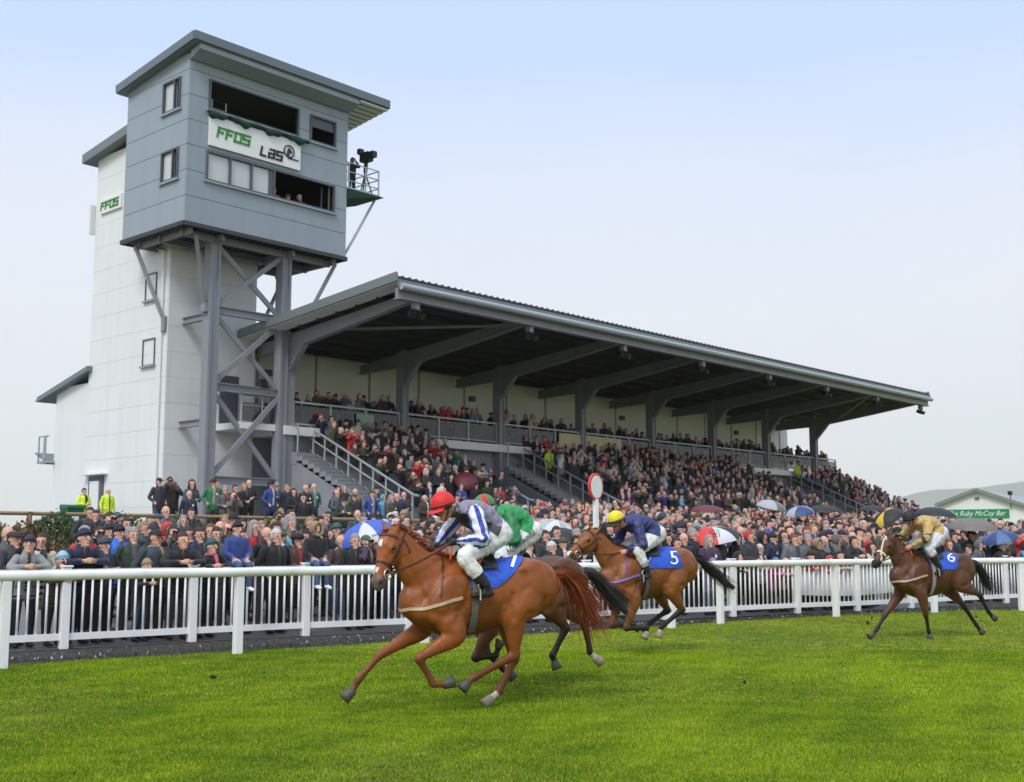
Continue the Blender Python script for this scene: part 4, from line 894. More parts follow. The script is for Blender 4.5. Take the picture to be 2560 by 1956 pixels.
    def leg(kind, J, white=None):
        J = [Vector(j) for j in J]; s = 1 if J[0].y > 0 else -1
        if kind == 'fore':
            el, kn, ft, co, to = J; sh = Vector((.62, s * .15, 1.06 + dz)); fa = el.lerp(kn, .45)
            stn = [(*sh, .075, .15), (*(sh.lerp(el, .6)), .085, .135), (*el, .074, .112), (*fa, .058, .078), (*el.lerp(kn, .8), .043, .052), (*kn, .044, .050), (*kn.lerp(ft, .2), .033, .037), (*kn.lerp(ft, .55), .0265, .034), (*kn.lerp(ft, .85), .029, .038), (*ft, .035, .042), (*ft.lerp(co, .5), .028, .032), (*co, .036, .040)]
        else:
            stf, hk, ft, co, to = J; hip = Vector((-.46, s * .14, 1.22 + dz)); ga = stf.lerp(hk, .5)
            stn = [(*hip, .10, .21), (*hip.lerp(stf, .55), .118, .215), (*stf, .098, .165), (*stf.lerp(hk, .35), .076, .120), (*ga.lerp(hk, .35), .056, .082), (*stf.lerp(hk, .88), .043, .056), (*hk, .046, .062), (*hk.lerp(ft, .16), .038, .050), (*hk.lerp(ft, .5), .030, .039), (*hk.lerp(ft, .86), .032, .042), (*ft, .037, .045), (*ft.lerp(co, .5), .029, .034), (*co, .037, .042)]
        B_.loft(stn, (0, 1, 0), legcol(white), n=18, m=4)
        if kind == 'hind':   # point of hock
            bk = (hk - stf).normalized() * .04 + (hk - ft).normalized() * .05
            B_.loft([(*hk, .032), (*(hk + bk * .8), .026)], (0, 1, 0), Cp, n=12); B_.loft([(*(hk + bk * .6), .016), (*(stf.lerp(hk, .55) + bk * .5), .012)], (0, 1, 0), C, n=8)
        hd = (to - co); hl_ = hd.length; hd.normalize(); hc = spec.get('hoof', (.06, .055, .05)); hoofc = (.45, .40, .33) if white else hc
        ax = Vector((0, 1, 0)); bx_ = hd.cross(ax).normalized(); b = MB(); vs = []; n_ = 18; LL = max(hl_, .075)
        if (ft - co).dot(bx_) < 0 and kind: bx_ = bx_
        for q_, ra_, rb_ in ((-.012, .040, .044), (.0, .0425, .047), (LL * .5, .048, .054), (LL, .055, .063), (LL + .002, .048, .055)):
            for j in range(n_): th = 2 * math.pi * j / n_; vs.append(co + hd * q_ + ax * ra_ * math.cos(th) + bx_ * rb_ * math.sin(th))
        b.add(vs, [(i * n_ + j, i * n_ + (j + 1) % n_, (i + 1) * n_ + (j + 1) % n_, (i + 1) * n_ + j) for i in range(4) for j in range(n_)] + [tuple(4 * n_ + j for j in range(n_)), tuple(range(n_ - 1, -1, -1))])
        b.build("hoof", mat("hoof_pale", (.30, .25, .20), .6, .3, 40) if white else mat("hoof_dark", (.075, .068, .062), .55, .35, 40), e, True)
    for kind, J, wh in spec['legs']: leg(kind, J, wh)
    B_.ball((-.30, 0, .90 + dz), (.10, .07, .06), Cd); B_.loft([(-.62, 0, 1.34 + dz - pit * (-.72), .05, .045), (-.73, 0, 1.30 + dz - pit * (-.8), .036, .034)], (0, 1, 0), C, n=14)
    GRV = [([(.30, 1.40), (.36, 1.20), (.42, 1.0), (.50, .86)], .014, .030), ([(.48, .98), (.60, .93), (.72, .97)], .012, .028), ([(.50, 1.44), (.62, 1.30), (.74, 1.16), (.84, 1.05)], .014, .032), ([(-.13, 1.12), (-.11, 1.0), (-.12, .90)], .016, .026),
           ([(-.50, 1.08), (-.48, .99), (-.40, .93), (-.30, .93)], .016, .026), ([(-.19, 1.06), (-.22, 1.15), (-.30, 1.20)], .008, .024), ([(-.56, 1.30), (-.61, 1.14), (-.575, .98), (-.50, .86)], .012, .026), ([(.98, 1.50), (.88, 1.30), (.80, 1.12)], .010, .026), ([(-.20, 1.36), (-.34, 1.34), (-.46, 1.40)], .007, .03),
           ([(.20, 1.22), (.16, 1.05), (.19, .90)], .004, .018), ([(.12, 1.22), (.07, 1.05), (.10, .90)], .004, .018), ([(.04, 1.22), (-.01, 1.06), (.02, .93)], .004, .018), ([(.62, 1.20), (.56, 1.08), (.58, .97)], .008, .03)]
    def carve(co, no):
        d_ = np.zeros(len(co)); side = np.clip((np.abs(co[:, 1]) - .05) / .07, 0, 1) * np.clip(np.abs(no[:, 1]) * 1.8, 0, 1)
        q = co[:, [0, 2]] - np.array([0, dz]); q[:, 1] += pit * (co[:, 0] - .1) * .5
        for pts, dep, wd in GRV:
            P_ = cr_spline([(*p, 0) for p in pts], 5)[:, :2]; best = np.full(len(co), 9.0)
            for a_, b_ in zip(P_, P_[1:]):
                v_ = b_ - a_; t_ = np.clip(((q - a_) @ v_) / (v_ @ v_), 0, 1); best = np.minimum(best, np.linalg.norm(q - a_ - t_[:, None] * v_, axis=1))
            d_ -= dep * 1.1 * np.exp(-(best / (wd * 1.35)) ** 2)
        return d_ * side
    hc = np.array(poll.lerp(nose, .5))
    def wfun(co):
        w_ = np.clip((co[:, 2] - .66 - dz) / .22, .10, 1.0); dh = np.linalg.norm(co - hc, axis=1); return w_ * np.clip((dh - .28) / .16, .10, 1.0)
    me = B_.skin("body", 0.0125, 2, [HORSE], relax=(44, wfun, .0), carve=carve); bd = link("body", me, e); T = Tack(me)
    # eyes
    for s in (-1, 1):
        p, n_ = T.snap(H(.315, s * .10, .012), -0.006); b = MB(); sp = Body(); sp.ball(p, (.026, .019, .022), n=12, rot=HR); b.add(sp.v, sp.f); b.build("eye", EYE, e, True)
    # mane and tail
    mb = MB(); crest0 = Vector((.46, 0, 1.47 + dz - pit * .35)); 
    for i in range(230):
        k = rng.random(); g = crest0.lerp(poll + Vector((0, 0, .02)), k); g = Vector((g.x, rng.uniform(-.015, .015), g.z + .35)); p, n_ = T.ray(g, (0, 0, -1), -0.004)
        if p is None: continue
        L_ = rng.uniform(.07, .15) * spec.get('mane_len', 1); sd = rng.choice((-1, -1, 1)); bk = Vector((-.8, sd * .5, rng.uniform(.1, .5))); q1 = p + bk * L_ * .5; q2 = p + Vector((-1.0, sd * .8, -.15 + rng.uniform(-.2, .25))) * L_
        ribbon(mb, [p, q1, q2], .016)
    for i in range(26): 
        p = H(-.02, rng.uniform(-.03, .03), .02); ribbon(mb, [p, p + f * .05 + d * .02, p + d * rng.uniform(.07, .13) + f * .05 + l * rng.uniform(-.04, .04)], .014)
    mb.build("mane", spec['hair'], e)
    tb = MB(); dock = Vector((-.71, 0, 1.315 + dz - pit * (-.8)))
    path = [Vector(p) for p in spec['tail']]
    for i in range(spec.get('tail_n', 520)):
        k = rng.uniform(.55, 1.08); o3 = Vector((rng.gauss(0, 1), rng.gauss(0, 1), rng.gauss(0, 1))); P = []
        for j, q in enumerate(path):
            u = j / (len(path) - 1); P.append(dock.lerp(q, 1) + o3 * (.012 + spec.get('spread', .075) * u ** 1.2) + Vector((0, 0, -.07 * u * rng.random())))
        Q = [Vector(x) for x in cr_spline([tuple(x) for x in P], 4)]; Q = Q[:max(4, int(len(Q) * k))] if k < 1 else Q
        ribbon(tb, Q, rng.uniform(.006, .013))
    core = [(*dock.lerp(q, .98),) for q in path[:3]]; tb.tube([Vector(x) for x in cr_spline([tuple(x) for x in path], 4)], [.034 + .36 * spec.get('spread', .075) * math.sin(min(1, i / (4 * (len(path) - 1)) * 1.05) * math.pi) ** .8 for i in range(4 * (len(path) - 1) + 1)], 10)
    tb.build("tail", spec['hair'], e)
    # ---- tack
    tk = empty("tack"); tk.parent = e
    def bridle():
        b = MB(); nl = spec.get('noseband', LEATHER)
        ring = lambda k, wd, dp, r0=0: [H(k + .0, wd * math.cos(a), dp * math.sin(a) - .03) for a in np.linspace(0, 2 * math.pi, 15)]
        T.strap(b, [H(.10, .13, -.02), H(.075, .075, .10), H(.07, 0, .13), H(.075, -.075, .10), H(.10, -.13, -.02)], .024, .006)                       # browband
        for s in (-1, 1): T.strap(b, [H(-.02, s * .02, -.13), H(.08, s * .12, -.06), H(.30, s * .14, -.06), H(.55, s * .11, -.045), H(.76, s * .09, -.045)], .018, .006)
        T.strap(b, [H(.06, .13, -.05), H(.24, .10, -.17), H(.26, 0, -.21), H(.24, -.10, -.17), H(.06, -.13, -.05)], .014, .005)
        b.build("bridle", LEATHER, e)
        b = MB(); T.strap(b, [H(.62, .10, -.06), H(.60, .06, .07), H(.60, 0, .09), H(.60, -.06, .07), H(.62, -.10, -.06), H(.66, 0, -.15), H(.62, .10, -.06)], .02 if nl is LEATHER else .035, .006 if nl is LEATHER else .012, m=6)
        if spec.get('crossband'): T.strap(b, [H(.05, .02, .12), H(.3, .03, .12), H(.62, .055, .06), H(.80, .085, -.03)], .026, .012, m=6)
        b.build("noseband", nl, e)
        for s in (-1, 1):
            c, n_ = T.snap(H(.775, s * .10, -.05), .012); b = MB(); b.tube([c + d * (.050 * math.cos(a)) + f * (.050 * math.sin(a)) for a in np.linspace(0, 2 * math.pi, 21)], .0075, 8, cap=False); b.tube([c, H(.80, s * .03, -.055)], .009, 6); b.build("bit_ring", METAL, e, True)
    bridle()
    # number cloth: laid on the back and flanks
    def wrap(x, a, off):   # a: angle from top, left positive
        o = Vector((x, 0, 1.16 + dz)); dr = Vector((0, math.sin(a), math.cos(a))); hit = T.bvh.ray_cast(o, dr)[0]; return (hit if hit is not None else o + dr * .3) + dr * off
    for s in (1, -1):
        b = MB(); nu, nv = 16, 14; vs = []
        for i in range(nu + 1):
            for j in range(nv + 1):
                u, v = i / nu, j / nv; a = s * (0.05 + v * 1.36); c0, c1 = spec.get('cloth', (-.26, -.32)); xr = c0 + (c1 - c0) * v ** 1.3; x = xr + u * (.35 - xr); x = x - .02 * (1 - u) * math.sin(v * 3.1)
                vs.append(wrap(x, a, .017 + .007 * math.sin(u * 9 + v * 5) * math.sin(v * 7)))
        b.add(vs, [(i * (nv + 1) + j, (i + 1) * (nv + 1) + j, (i + 1) * (nv + 1) + j + 1, i * (nv + 1) + j + 1) for i in range(nu) for j in range(nv)])
        nc = b.build("number_cloth", NUMB, e, True)
        tm = text_mesh(spec['number'], 1.0, 0.0, 0.0); vv = np.array([v.co[:] for v in tm.vertices]); cx, cy = (vv.max(0) + vv.min(0))[:2] / 2; sc = .24 / (vv[:, 1].max() - vv[:, 1].min()); th = R(spec.get('num_rot', -12))
        bm = bmesh.new(); bm.from_mesh(tm); bmesh.ops.triangulate(bm, faces=bm.faces); bmesh.ops.subdivide_edges(bm, edges=bm.edges, cuts=1); 
        for v in bm.verts:
            px, py = (v.co.x - cx) * sc, (v.co.y - cy) * sc; rx, ry = px * math.cos(th) - py * math.sin(th), px * math.sin(th) + py * math.cos(th)
            v.co = wrap(spec.get('cloth', (-.26, -.32))[0] + spec.get('num_x', .05) - rx * s, s * (spec.get('num_a', .60) - ry / .36), .034)
        bm.to_mesh(tm); bm.free(); link("number", tm, nc, NUMW)
    # saddle, girth, breastplate, surcingle
    b = MB(); vs = []; nu, nv = 12, 12
    for i in range(nu + 1):
        for j in range(nv + 1):
            u, v = i / nu, j / nv; a = (v - .5) * 1.5; x = .02 + u * .36; p = wrap(x, a, .045 + .035 * (2 * u - 1) ** 2 * (1 - abs(2 * v - 1))); vs.append(p)
    b.add(vs, [(i * (nv + 1) + j, (i + 1) * (nv + 1) + j, (i + 1) * (nv + 1) + j + 1, i * (nv + 1) + j + 1) for i in range(nu) for j in range(nv)]); sd_ = b.build("saddle", LEATHERB, e, True)
    b = MB(); T.strap(b, [wrap(.30, a, .03) for a in np.linspace(-2.75, 2.75, 29)], .07, .007, .004, m=2, snap=False); b.build("girth", spec.get('girth', mat("grey_webbing", srgb(96, 98, 92), .8, .15, 30)), e)
    b = MB(); T.strap(b, [(.42, .30, 1.10 + dz), (.62, .30, 1.06 + dz), (.80, .24, 1.02 + dz), (.94, .10, 1.00 + dz), (.98, 0, .99 + dz), (.94, -.10, 1.00 + dz), (.80, -.24, 1.02 + dz), (.62, -.30, 1.06 + dz), (.42, -.30, 1.10 + dz)], spec.get('bp_w', .03), .007, m=7); b.build("breast_girth", spec.get('breast', WEBBING), e)
    b = MB(); T.strap(b, [(.55, .0, 1.60 + dz), (.60, .16, 1.36 + dz), (.66, .26, 1.12 + dz)], .016, .005); T.strap(b, [(.55, .0, 1.60 + dz), (.60, -.16, 1.36 + dz), (.66, -.26, 1.12 + dz)], .016, .005); b.build("neck_strap", spec.get('neckstrap', LEATHER), e)
    bpy.data.objects.remove(tk)
    # reins up to the rider's hands
    for s, hand in ((1, spec['hands'][0]), (-1, spec['hands'][1])):
        c, n_ = T.snap(H(.775, s * .10, -.05), .014); h_ = Vector(hand); m1 = c.lerp(h_, .5) + Vector((0, s * .05, -.02)); b = MB()
        T.strap(b, [c + Vector((-.03, 0, 0)), m1, h_], .020, .006, snap=False); b.build("rein", LEATHER, e)
        b = MB(); T.strap(b, [c.lerp(h_, .62) + Vector((0, s * .03, -.01)), h_], .022, .008, snap=False); T.strap(b, [h_, h_.lerp(Vector((.50, 0, 1.50 + dz)), .5) + Vector((.02, s * .06, -.10)), Vector((.46, s * .02, 1.52 + dz))], .02, .007, snap=False)
        if spec.get('loop'): T.strap(b, [h_ + Vector((-.10, .06, -.02)), h_ + Vector((-.10, .14, -.30)), h_ + Vector((-.16, .14, -.31)), h_ + Vector((-.30, .10, -.10))], .030, .007, snap=False, m=4)
        b.build("rein_grip", ORANGE, e)
    e['T'] = 0; del e['T']
    return e, T, H

def make_jockey(spec, hT):
    e = empty("jockey", spec['O'], spec['rz']); tag(e, spec['jlabel'], "jockey"); J = spec['j']; B_ = Body(); sk = srgb(205, 140, 116)
    hipx, sh, hd = Vector(J['hip']), Vector(J['sh']), Vector(J['head'])
    m1 = hipx.lerp(sh, .45) + Vector((0, 0, .045)); tors = J['torso']; brc = J['breech']; axs = (sh - hipx).normalized()
    def torso(t, a, w):
        k = (Vector(w) - hipx).dot(axs)
        if k < J.get('hem', .015): return brc(t, a, w) if callable(brc) else brc
        return tors(t, a, w) if callable(tors) else tors
    B_.loft([(hipx.x - .07, 0, hipx.z - .03, .14, .115), (hipx.x, 0, hipx.z, .178, .155), (*hipx.lerp(m1, .55), .180, .152), (*m1, .188, .152), (*m1.lerp(sh, .6), .205, .148), (*sh, .200, .128), (sh.x + .06, 0, sh.z + .005, .12, .095)], (0, 1, 0), torso, mid=1, n=26, m=5)
    for s in (-1, 1): B_.ball((hipx.x - .05, s * .085, hipx.z - .025), (.125, .09, .12), torso, 1)
    nk = Vector((sh.x + .05, 0, sh.z + .01)); B_.loft([(*nk, .06, .06), (hd.x - .03, 0, hd.z - .06, .052, .055)], (0, 1, 0), J.get('collar', sk), n=16)
    # head and face
    px = J.get('nod', .25); HR = Matrix.Rotation(px, 3, 'Y') @ Matrix.Rotation(J.get('turn', 0.0), 3, 'Z'); F = lambda x, y, z: hd + HR @ Vector((x, y, z))
    B_.ball(hd, (.095, .076, .105), sk, rot=HR, n=18); B_.loft([(*F(.02, 0, -.05), .058, .062), (*F(.032, 0, -.105), .043, .048)], (0, 1, 0), sk, n=16); B_.ball(F(.066, 0, -.108), (.022, .024, .018), sk, rot=HR)
    B_.loft([(*F(.092, 0, .005), .011), (*F(.112, 0, -.035), .015)], (0, 1, 0), sk, n=10); B_.ball(F(.082, 0, -.072), (.014, .026, .007), srgb(170, 96, 86), rot=HR)
    for s in (-1, 1): B_.ball(F(-.005, s * .077, -.02), (.022, .010, .032), sk, rot=HR); B_.ball(F(.05, s * .045, -.035), (.03, .026, .03), sk, rot=HR)
    # limbs
    for s, side in ((1, 'N'), (-1, 'F')):
        el, ha = Vector(J['elb' + side]), Vector(J['hand' + side]); shd = Vector((sh.x - .01, s * .175, sh.z - .015)); wr = ha + (el - ha).normalized() * .075
        B_.loft([(*shd, .085), (*shd.lerp(el, .4), .082), (*shd.lerp(el, .8), .074), (*el, .070), (*el.lerp(wr, .35), .064), (*el.lerp(wr, .75), .050), (*wr, .036)], (0, 1, 0), J['sleeve'], n=20, m=5)
        gl = J['glove']; dv = (ha - el).normalized(); up = Vector((0, 0, 1)); lat = dv.cross(up).normalized() * s
        B_.loft([(*(wr - dv * .01), .030, .026), (*ha, .034, .042), (*(ha + dv * .03), .026, .038)], tuple(lat), gl, n=14)
        for q in range(4):    # fingers curled round the rein
            r0 = ha + dv * .028 + up * (.034 - q * .022) + lat * .012; r1 = r0 + dv * (.036 - .004 * abs(q - 1)) - lat * .014; r2 = r1 - lat * .034 - dv * .012; r3 = r2 - dv * .03
            B_.loft([(*r0, .0125), (*r1, .0115), (*r2, .0105), (*r3, .010)], (0, 0, 1), gl, n=8, m=3)
        t0 = ha + up * .032 - lat * .01; B_.loft([(*t0, .014), (*(t0 + dv * .035 - lat * .016 + up * .008), .0125), (*(t0 + dv * .062 - lat * .03), .0105)], (0, 0, 1), gl, n=8, m=3)
        kn, an, to = Vector(J['knee']), Vector(J['ank']), Vector(J['toe']); kn.y *= s; an.y *= s; to.y *= s; hp = Vector((hipx.x, s * .10, hipx.z - .03))
        B_.loft([(*hp, .115, .142), (*hp.lerp(kn, .35), .104, .128), (*hp.lerp(kn, .75), .082, .098), (*kn, .070, .080), (*kn.lerp(an, .25), .062, .074)], (0, 1, 0), brc, mid=2, n=20, m=5)
        bt = J['boot']; top = J.get('boot_top', .42)
        def lc(t, a, w, top=top): return J['breech'](t, a, w) if (callable(J['breech']) and t < top) else (J['breech'] if t < top else (J.get('cuff', bt) if t < top + .12 else bt))
        B_.loft([(*kn, .070, .080), (*kn.lerp(an, .3), .064, .080), (*kn.lerp(an, .65), .055, .068), (*an, .042, .050)], (0, 1, 0), lc, n=18, m=6)
        heel = an + Vector((-.055, 0, -.075)); B_.loft([(*(an + Vector((0, 0, -.01))), .037, .042), (*(an + Vector((-.005, 0, -.06))), .036, .045)], (0, 1, 0), bt, n=14); B_.loft([(*heel, .031, .032), (*heel.lerp(to, .5), .036, .034), (*to, .030, .022)], (0, 1, 0), bt, n=14)
        b = MB(); st_ = heel.lerp(to, .68) + Vector((0, 0, -.045)); b.tube([st_ + Vector((0, -.05, 0)), st_ + Vector((0, .05, 0)), st_ + Vector((0, .045, .09)), st_ + Vector((0, 0, .13)), st_ + Vector((0, -.045, .09)), st_ + Vector((0, -.05, 0))], .008, 6); b.tube([st_ + Vector((0, 0, .13)), Vector((.22, s * .24, 1.36 + spec.get('dz', 0)))], .011, 6); b.build("stirrup", METAL, e)
    prp = Vector((-axs.z, 0, axs.x))
    def hemcol(co, c, m_):
        if m_ == 0: return c
        q = Vector(co) - hipx; k = q.dot(axs); h_ = q.dot(prp)
        if k > J.get('hem', .015) and (m_ == 1 or h_ > -.085): return tors((k / .33), math.copysign(math.acos(max(-1, min(1, co[1] / .21))), h_), co) if callable(tors) else tors
        return brc(0, 0, co) if callable(brc) else brc
    def creases(co, no):
        x, y, z = co[:, 0], co[:, 1], co[:, 2]; w_ = np.clip((np.linalg.norm(co - np.array(hd), axis=1) - .15) / .06, 0, 1)
        for hk_ in ('handN', 'handF'): w_ = w_ * np.clip((np.linalg.norm(co - np.array(J[hk_]), axis=1) - .07) / .05, 0, 1)
        w_ = w_ * np.clip((z - J['ank'][2] - .06) / .08, 0, 1)
        a_ = np.sin(46 * x + 34 * z + 2.2 * np.sin(19 * y + 11 * z) + 9 * y) * np.sin(13 * x - 17 * z + 8 * y + 1.3); b_ = np.sin(60 * z - 38 * x + 3 * np.sin(23 * x) + 15 * np.abs(y))
        return w_ * (.0055 * a_ + .0028 * b_)
    me = B_.skin("body", 0.0085, 2, [SILK], hemcol, carve=creases); link("body", me, e); T = Tack(me)
    # helmet with peak, goggles
    b = MB(); n, m = 26, 12; vs = []; cap_cols = J['cap']
    for i in range(m + 1):
        ph = (math.pi * .545) * i / m
        for j in range(n): th = 2 * math.pi * j / n; vs.append(F(.005 + .132 * math.sin(ph) * math.cos(th), .112 * math.sin(ph) * math.sin(th), .026 + .135 * math.cos(ph)))
    fs, mi = [], []
    for i in range(m):
        for j in range(n): fs.append((i * n + j, (i + 1) * n + j, (i + 1) * n + (j + 1) % n, i * n + (j + 1) % n)); mi.append(0 if len(cap_cols) == 1 else (int(j / n * J.get('capq', 4)) % 2))
    k0 = len(b.v); b.v += [tuple(v) for v in vs]; b.f += fs; b.mi += mi
    hm = link("helmet", b.mesh("helmet", cap_cols, True), e)
    b = MB(); pk = []; 
    for th in np.linspace(-1.15, 1.15, 17): c_, s_ = math.cos(th), math.sin(th); pk += [F(.005 + .128 * c_, .110 * s_, .010), F(.012 + .195 * c_ ** .8, .125 * s_, -.022), F(.012 + .195 * c_ ** .8, .125 * s_, -.030), F(.005 + .126 * c_, .108 * s_, -.004)]
    b.add(pk, [(i * 4 + j, (i + 1) * 4 + j, (i + 1) * 4 + (j + 1) % 4, i * 4 + (j + 1) % 4) for i in range(16) for j in range(4)]); b.build("peak", J.get('peakm', cap_cols[0]), hm, True)
    b = MB(); b.tube([F(.005 + .134 * math.cos(a), .114 * math.sin(a), .022) for a in np.linspace(0, 2 * math.pi, 33)], .008, 6, cap=False); b.tube([F(.01, .10, .0), F(.03, .082, -.06), F(.045, .03, -.128), F(.045, -.03, -.128), F(.03, -.082, -.06), F(.01, -.10, .0)], .007, 6); b.build("strap", BLACK, hm)
    b = MB()
    gw = J.get('goggle', 1.0)
    for s in (-1, 1): sp = Body(); sp.ball(F(.082, s * .036, -.012), (.026, .036, .027 * gw), n=12, rot=HR); b.add(sp.v, sp.f)
    b.tube([F(.005 + .094 * math.cos(a), .083 * math.sin(a), -.008) for a in np.linspace(-1.9, 1.9, 21)], .013 * gw, 6); b.build("goggles", J.get('gogm', BLACK), e, True)
    b = MB(); wv = Vector(J['handN']); b.tube([wv + Vector((0, .0, .0)), wv + Vector((-.22, .16, -.16)), wv + Vector((-.42, .24, -.30))], [.009, .007, .005], 6); b.build("whip", BLACK, e)
    if J.get('thigh_text'):
        tm = text_mesh(J['thigh_text'], .10, 0, .2); hp = Vector((hipx.x, .10, hipx.z - .03)); kn = Vector(J['knee']); dr = (hp - kn).normalized(); upv = Vector((0, 1, 0)).cross(dr).normalized()
        if upv.z < 0: upv = -upv
        vv = [v.co.copy() for v in tm.vertices]; c_ = hp.lerp(kn, .45) + Vector((0, .25, 0))
        for v in tm.vertices:
            p = c_ + dr * v.co.x * 1.0 + upv * (v.co.y - .03); hit, n_ = T.ray(p, (0, -1, 0), .011)
            v.co = hit if hit is not None else p - Vector((0, .2, 0))
        link("lettering", tm, e, mat("print_dark", (.06, .04, .05), .7))
    return e
def hexc(r, g, b): return srgb(r, g, b)
NAVY, WHT, BLU = srgb(44, 52, 104), (.72, .72, .70), srgb(34, 60, 160)
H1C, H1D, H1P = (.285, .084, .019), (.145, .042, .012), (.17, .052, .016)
hair_ch = mat("chestnut_hair", srgb(120, 62, 34), .8, .45, 8, spec=.15); hair_bk = mat("black_hair", (.014, .011, .010), .5, .3, 8)
BRE = (.74, .73, .69)
def torso1(t, a, w): return srgb(132, 126, 146) if (w[2] - 1.86 - .35 * (w[0] - .1)) > -.015 else ((.02, .02, .022) if t > .35 else srgb(60, 58, 66))
def sleeve1(t, a, w):
    k = (a / (2 * math.pi) * 8) % 2
    return BLU if k < .8 else (.75, .75, .76)
def torso2(t, a, w): return srgb(190, 44, 40) if (abs(t - .62) < .06 and math.cos(a) < .35 and math.cos(a) > -.35 and w[2] > 1.9) or (abs(t - .82) < .05 and abs(math.cos(a)) < .3 and w[2] > 1.9) else srgb(36, 146, 78)
def breech2(t, a, w): return (.74, .74, .74)
GOLD = srgb(190, 158, 98)
def sleeve4(t, a, w): return (.03, .027, .022) if (.38 < t < .46 or .54 < t < .66) else GOLD
def torso3(t, a, w): return NAVY
specs = []
O, rz = horse_frame((-0.21, 12.16, 0), 64)
J1 = dict(hip=(-.02, 0, 1.765), sh=(.27, 0, 1.955), head=(.525, 0, 2.005), nod=.30, turn=.18, torso=torso1, breech=BRE, collar=srgb(70, 66, 50), sleeve=sleeve1, glove=(.012, .012, .012), boot=(.012, .012, .013), elbN=(.24, .33, 1.67), handN=(.47, .10, 1.655), elbF=(.40, -.32, 1.72), handF=(.57, -.12, 1.60), knee=(.42, .27, 1.50), ank=(.20, .31, 1.225), toe=(.35, .315, 1.13), boot_top=.62, cap=[mat("cap_red", srgb(214, 40, 36), .6, .08, 12, .2, 60)], goggle=1.35)
def leg4(kind, pts, wh=None): return (kind, pts, wh)
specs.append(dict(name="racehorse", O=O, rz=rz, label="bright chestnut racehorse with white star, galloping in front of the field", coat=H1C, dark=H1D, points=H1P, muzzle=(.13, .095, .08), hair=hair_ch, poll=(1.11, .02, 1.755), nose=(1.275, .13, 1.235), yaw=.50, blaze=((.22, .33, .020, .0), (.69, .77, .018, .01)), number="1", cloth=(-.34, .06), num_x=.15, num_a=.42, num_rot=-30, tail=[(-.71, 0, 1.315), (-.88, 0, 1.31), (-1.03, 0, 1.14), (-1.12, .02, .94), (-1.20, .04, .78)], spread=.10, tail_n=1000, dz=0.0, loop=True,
    legs=[leg4('fore', [(.47, .185, .745), (.85, .17, .535), (.69, .15, .285), (.57, .15, .275), (.475, .15, .30)]), leg4('fore', [(.68, -.18, .79), (1.13, -.15, .555), (1.355, -.13, .335), (1.42, -.13, .225), (1.50, -.13, .155)]),
          leg4('hind', [(-.17, .185, .95), (-.19, .15, .525), (.25, .14, .325), (.325, .14, .275), (.385, .14, .215)]), leg4('hind', [(-.26, -.185, .92), (-.32, -.13, .455), (-.145, -.13, .13), (-.06, -.13, .075), (.02, -.13, .012)], .86)],
    hands=[J1['handN'], J1['handF']], j=J1, jlabel="jockey in grey, black and blue striped silks with red cap", hoof=(.09, .075, .07)))
O, rz = horse_frame((0.17, 13.62, 0), 64)
J2 = dict(hip=(.02, 0, 1.80), sh=(.31, 0, 1.95), head=(.525, 0, 2.035), nod=.25, torso=torso2, breech=breech2, sleeve=srgb(30, 120, 66), glove=(.6, .5, .42), boot=(.012, .012, .013), elbN=(.30, .31, 1.68), handN=(.56, .10, 1.62), elbF=(.42, -.30, 1.70), handF=(.60, -.12, 1.60), knee=(.46, .27, 1.50), ank=(.22, .31, 1.23), toe=(.37, .315, 1.13), boot_top=.6, cap=[mat("cap_green", srgb(40, 140, 76), .6, .08, 12), mat("cap_red2", srgb(196, 44, 42), .6, .08, 12)], capq=8, thigh_text="Huntswood")
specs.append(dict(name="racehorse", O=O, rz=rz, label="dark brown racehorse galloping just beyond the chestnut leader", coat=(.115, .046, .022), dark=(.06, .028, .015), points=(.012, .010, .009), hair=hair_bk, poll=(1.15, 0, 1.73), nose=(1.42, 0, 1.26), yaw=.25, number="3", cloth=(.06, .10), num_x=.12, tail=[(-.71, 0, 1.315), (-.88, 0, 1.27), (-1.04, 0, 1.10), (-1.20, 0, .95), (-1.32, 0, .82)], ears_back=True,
    legs=[leg4('fore', [(.53, .185, .745), (.72, .16, .39), (.46, .15, .41), (.43, .15, .50), (.40, .15, .57)]), leg4('fore', [(.50, -.18, .745), (.42, -.16, .40), (.22, -.15, .22), (.15, -.14, .18), (.10, -.14, .12)]),
          leg4('hind', [(-.22, .185, .94), (-.42, .15, .68), (-.25, .14, .38), (-.28, .14, .31), (-.31, .14, .235)]), leg4('hind', [(-.45, -.185, .98), (-.84, -.15, .70), (-.90, -.14, .37), (-.97, -.14, .30), (-1.05, -.14, .245)], .86)],
    hands=[J2['handN'], J2['handF']], j=J2, jlabel="jockey in green silks with red patches and a quartered cap"))
O, rz = horse_frame((2.14, 18.0, 0), 62)
J3 = dict(hip=(.0, 0, 1.80), sh=(.42, 0, 1.935), head=(.655, 0, 1.965), nod=.35, turn=.15, torso=NAVY, breech=BRE, sleeve=NAVY, glove=srgb(214, 150, 124), boot=(.012, .012, .013), elbN=(.40, .31, 1.60), handN=(.61, .10, 1.50), elbF=(.46, -.30, 1.62), handF=(.66, -.10, 1.50), knee=(.46, .27, 1.53), ank=(.33, .30, 1.24), toe=(.50, .31, 1.10), boot_top=.66, cuff=(.4, .38, .4), cap=[mat("cap_yellow", srgb(226, 208, 36), .6, .08, 12)], peakm=BLACK, goggle=.9)
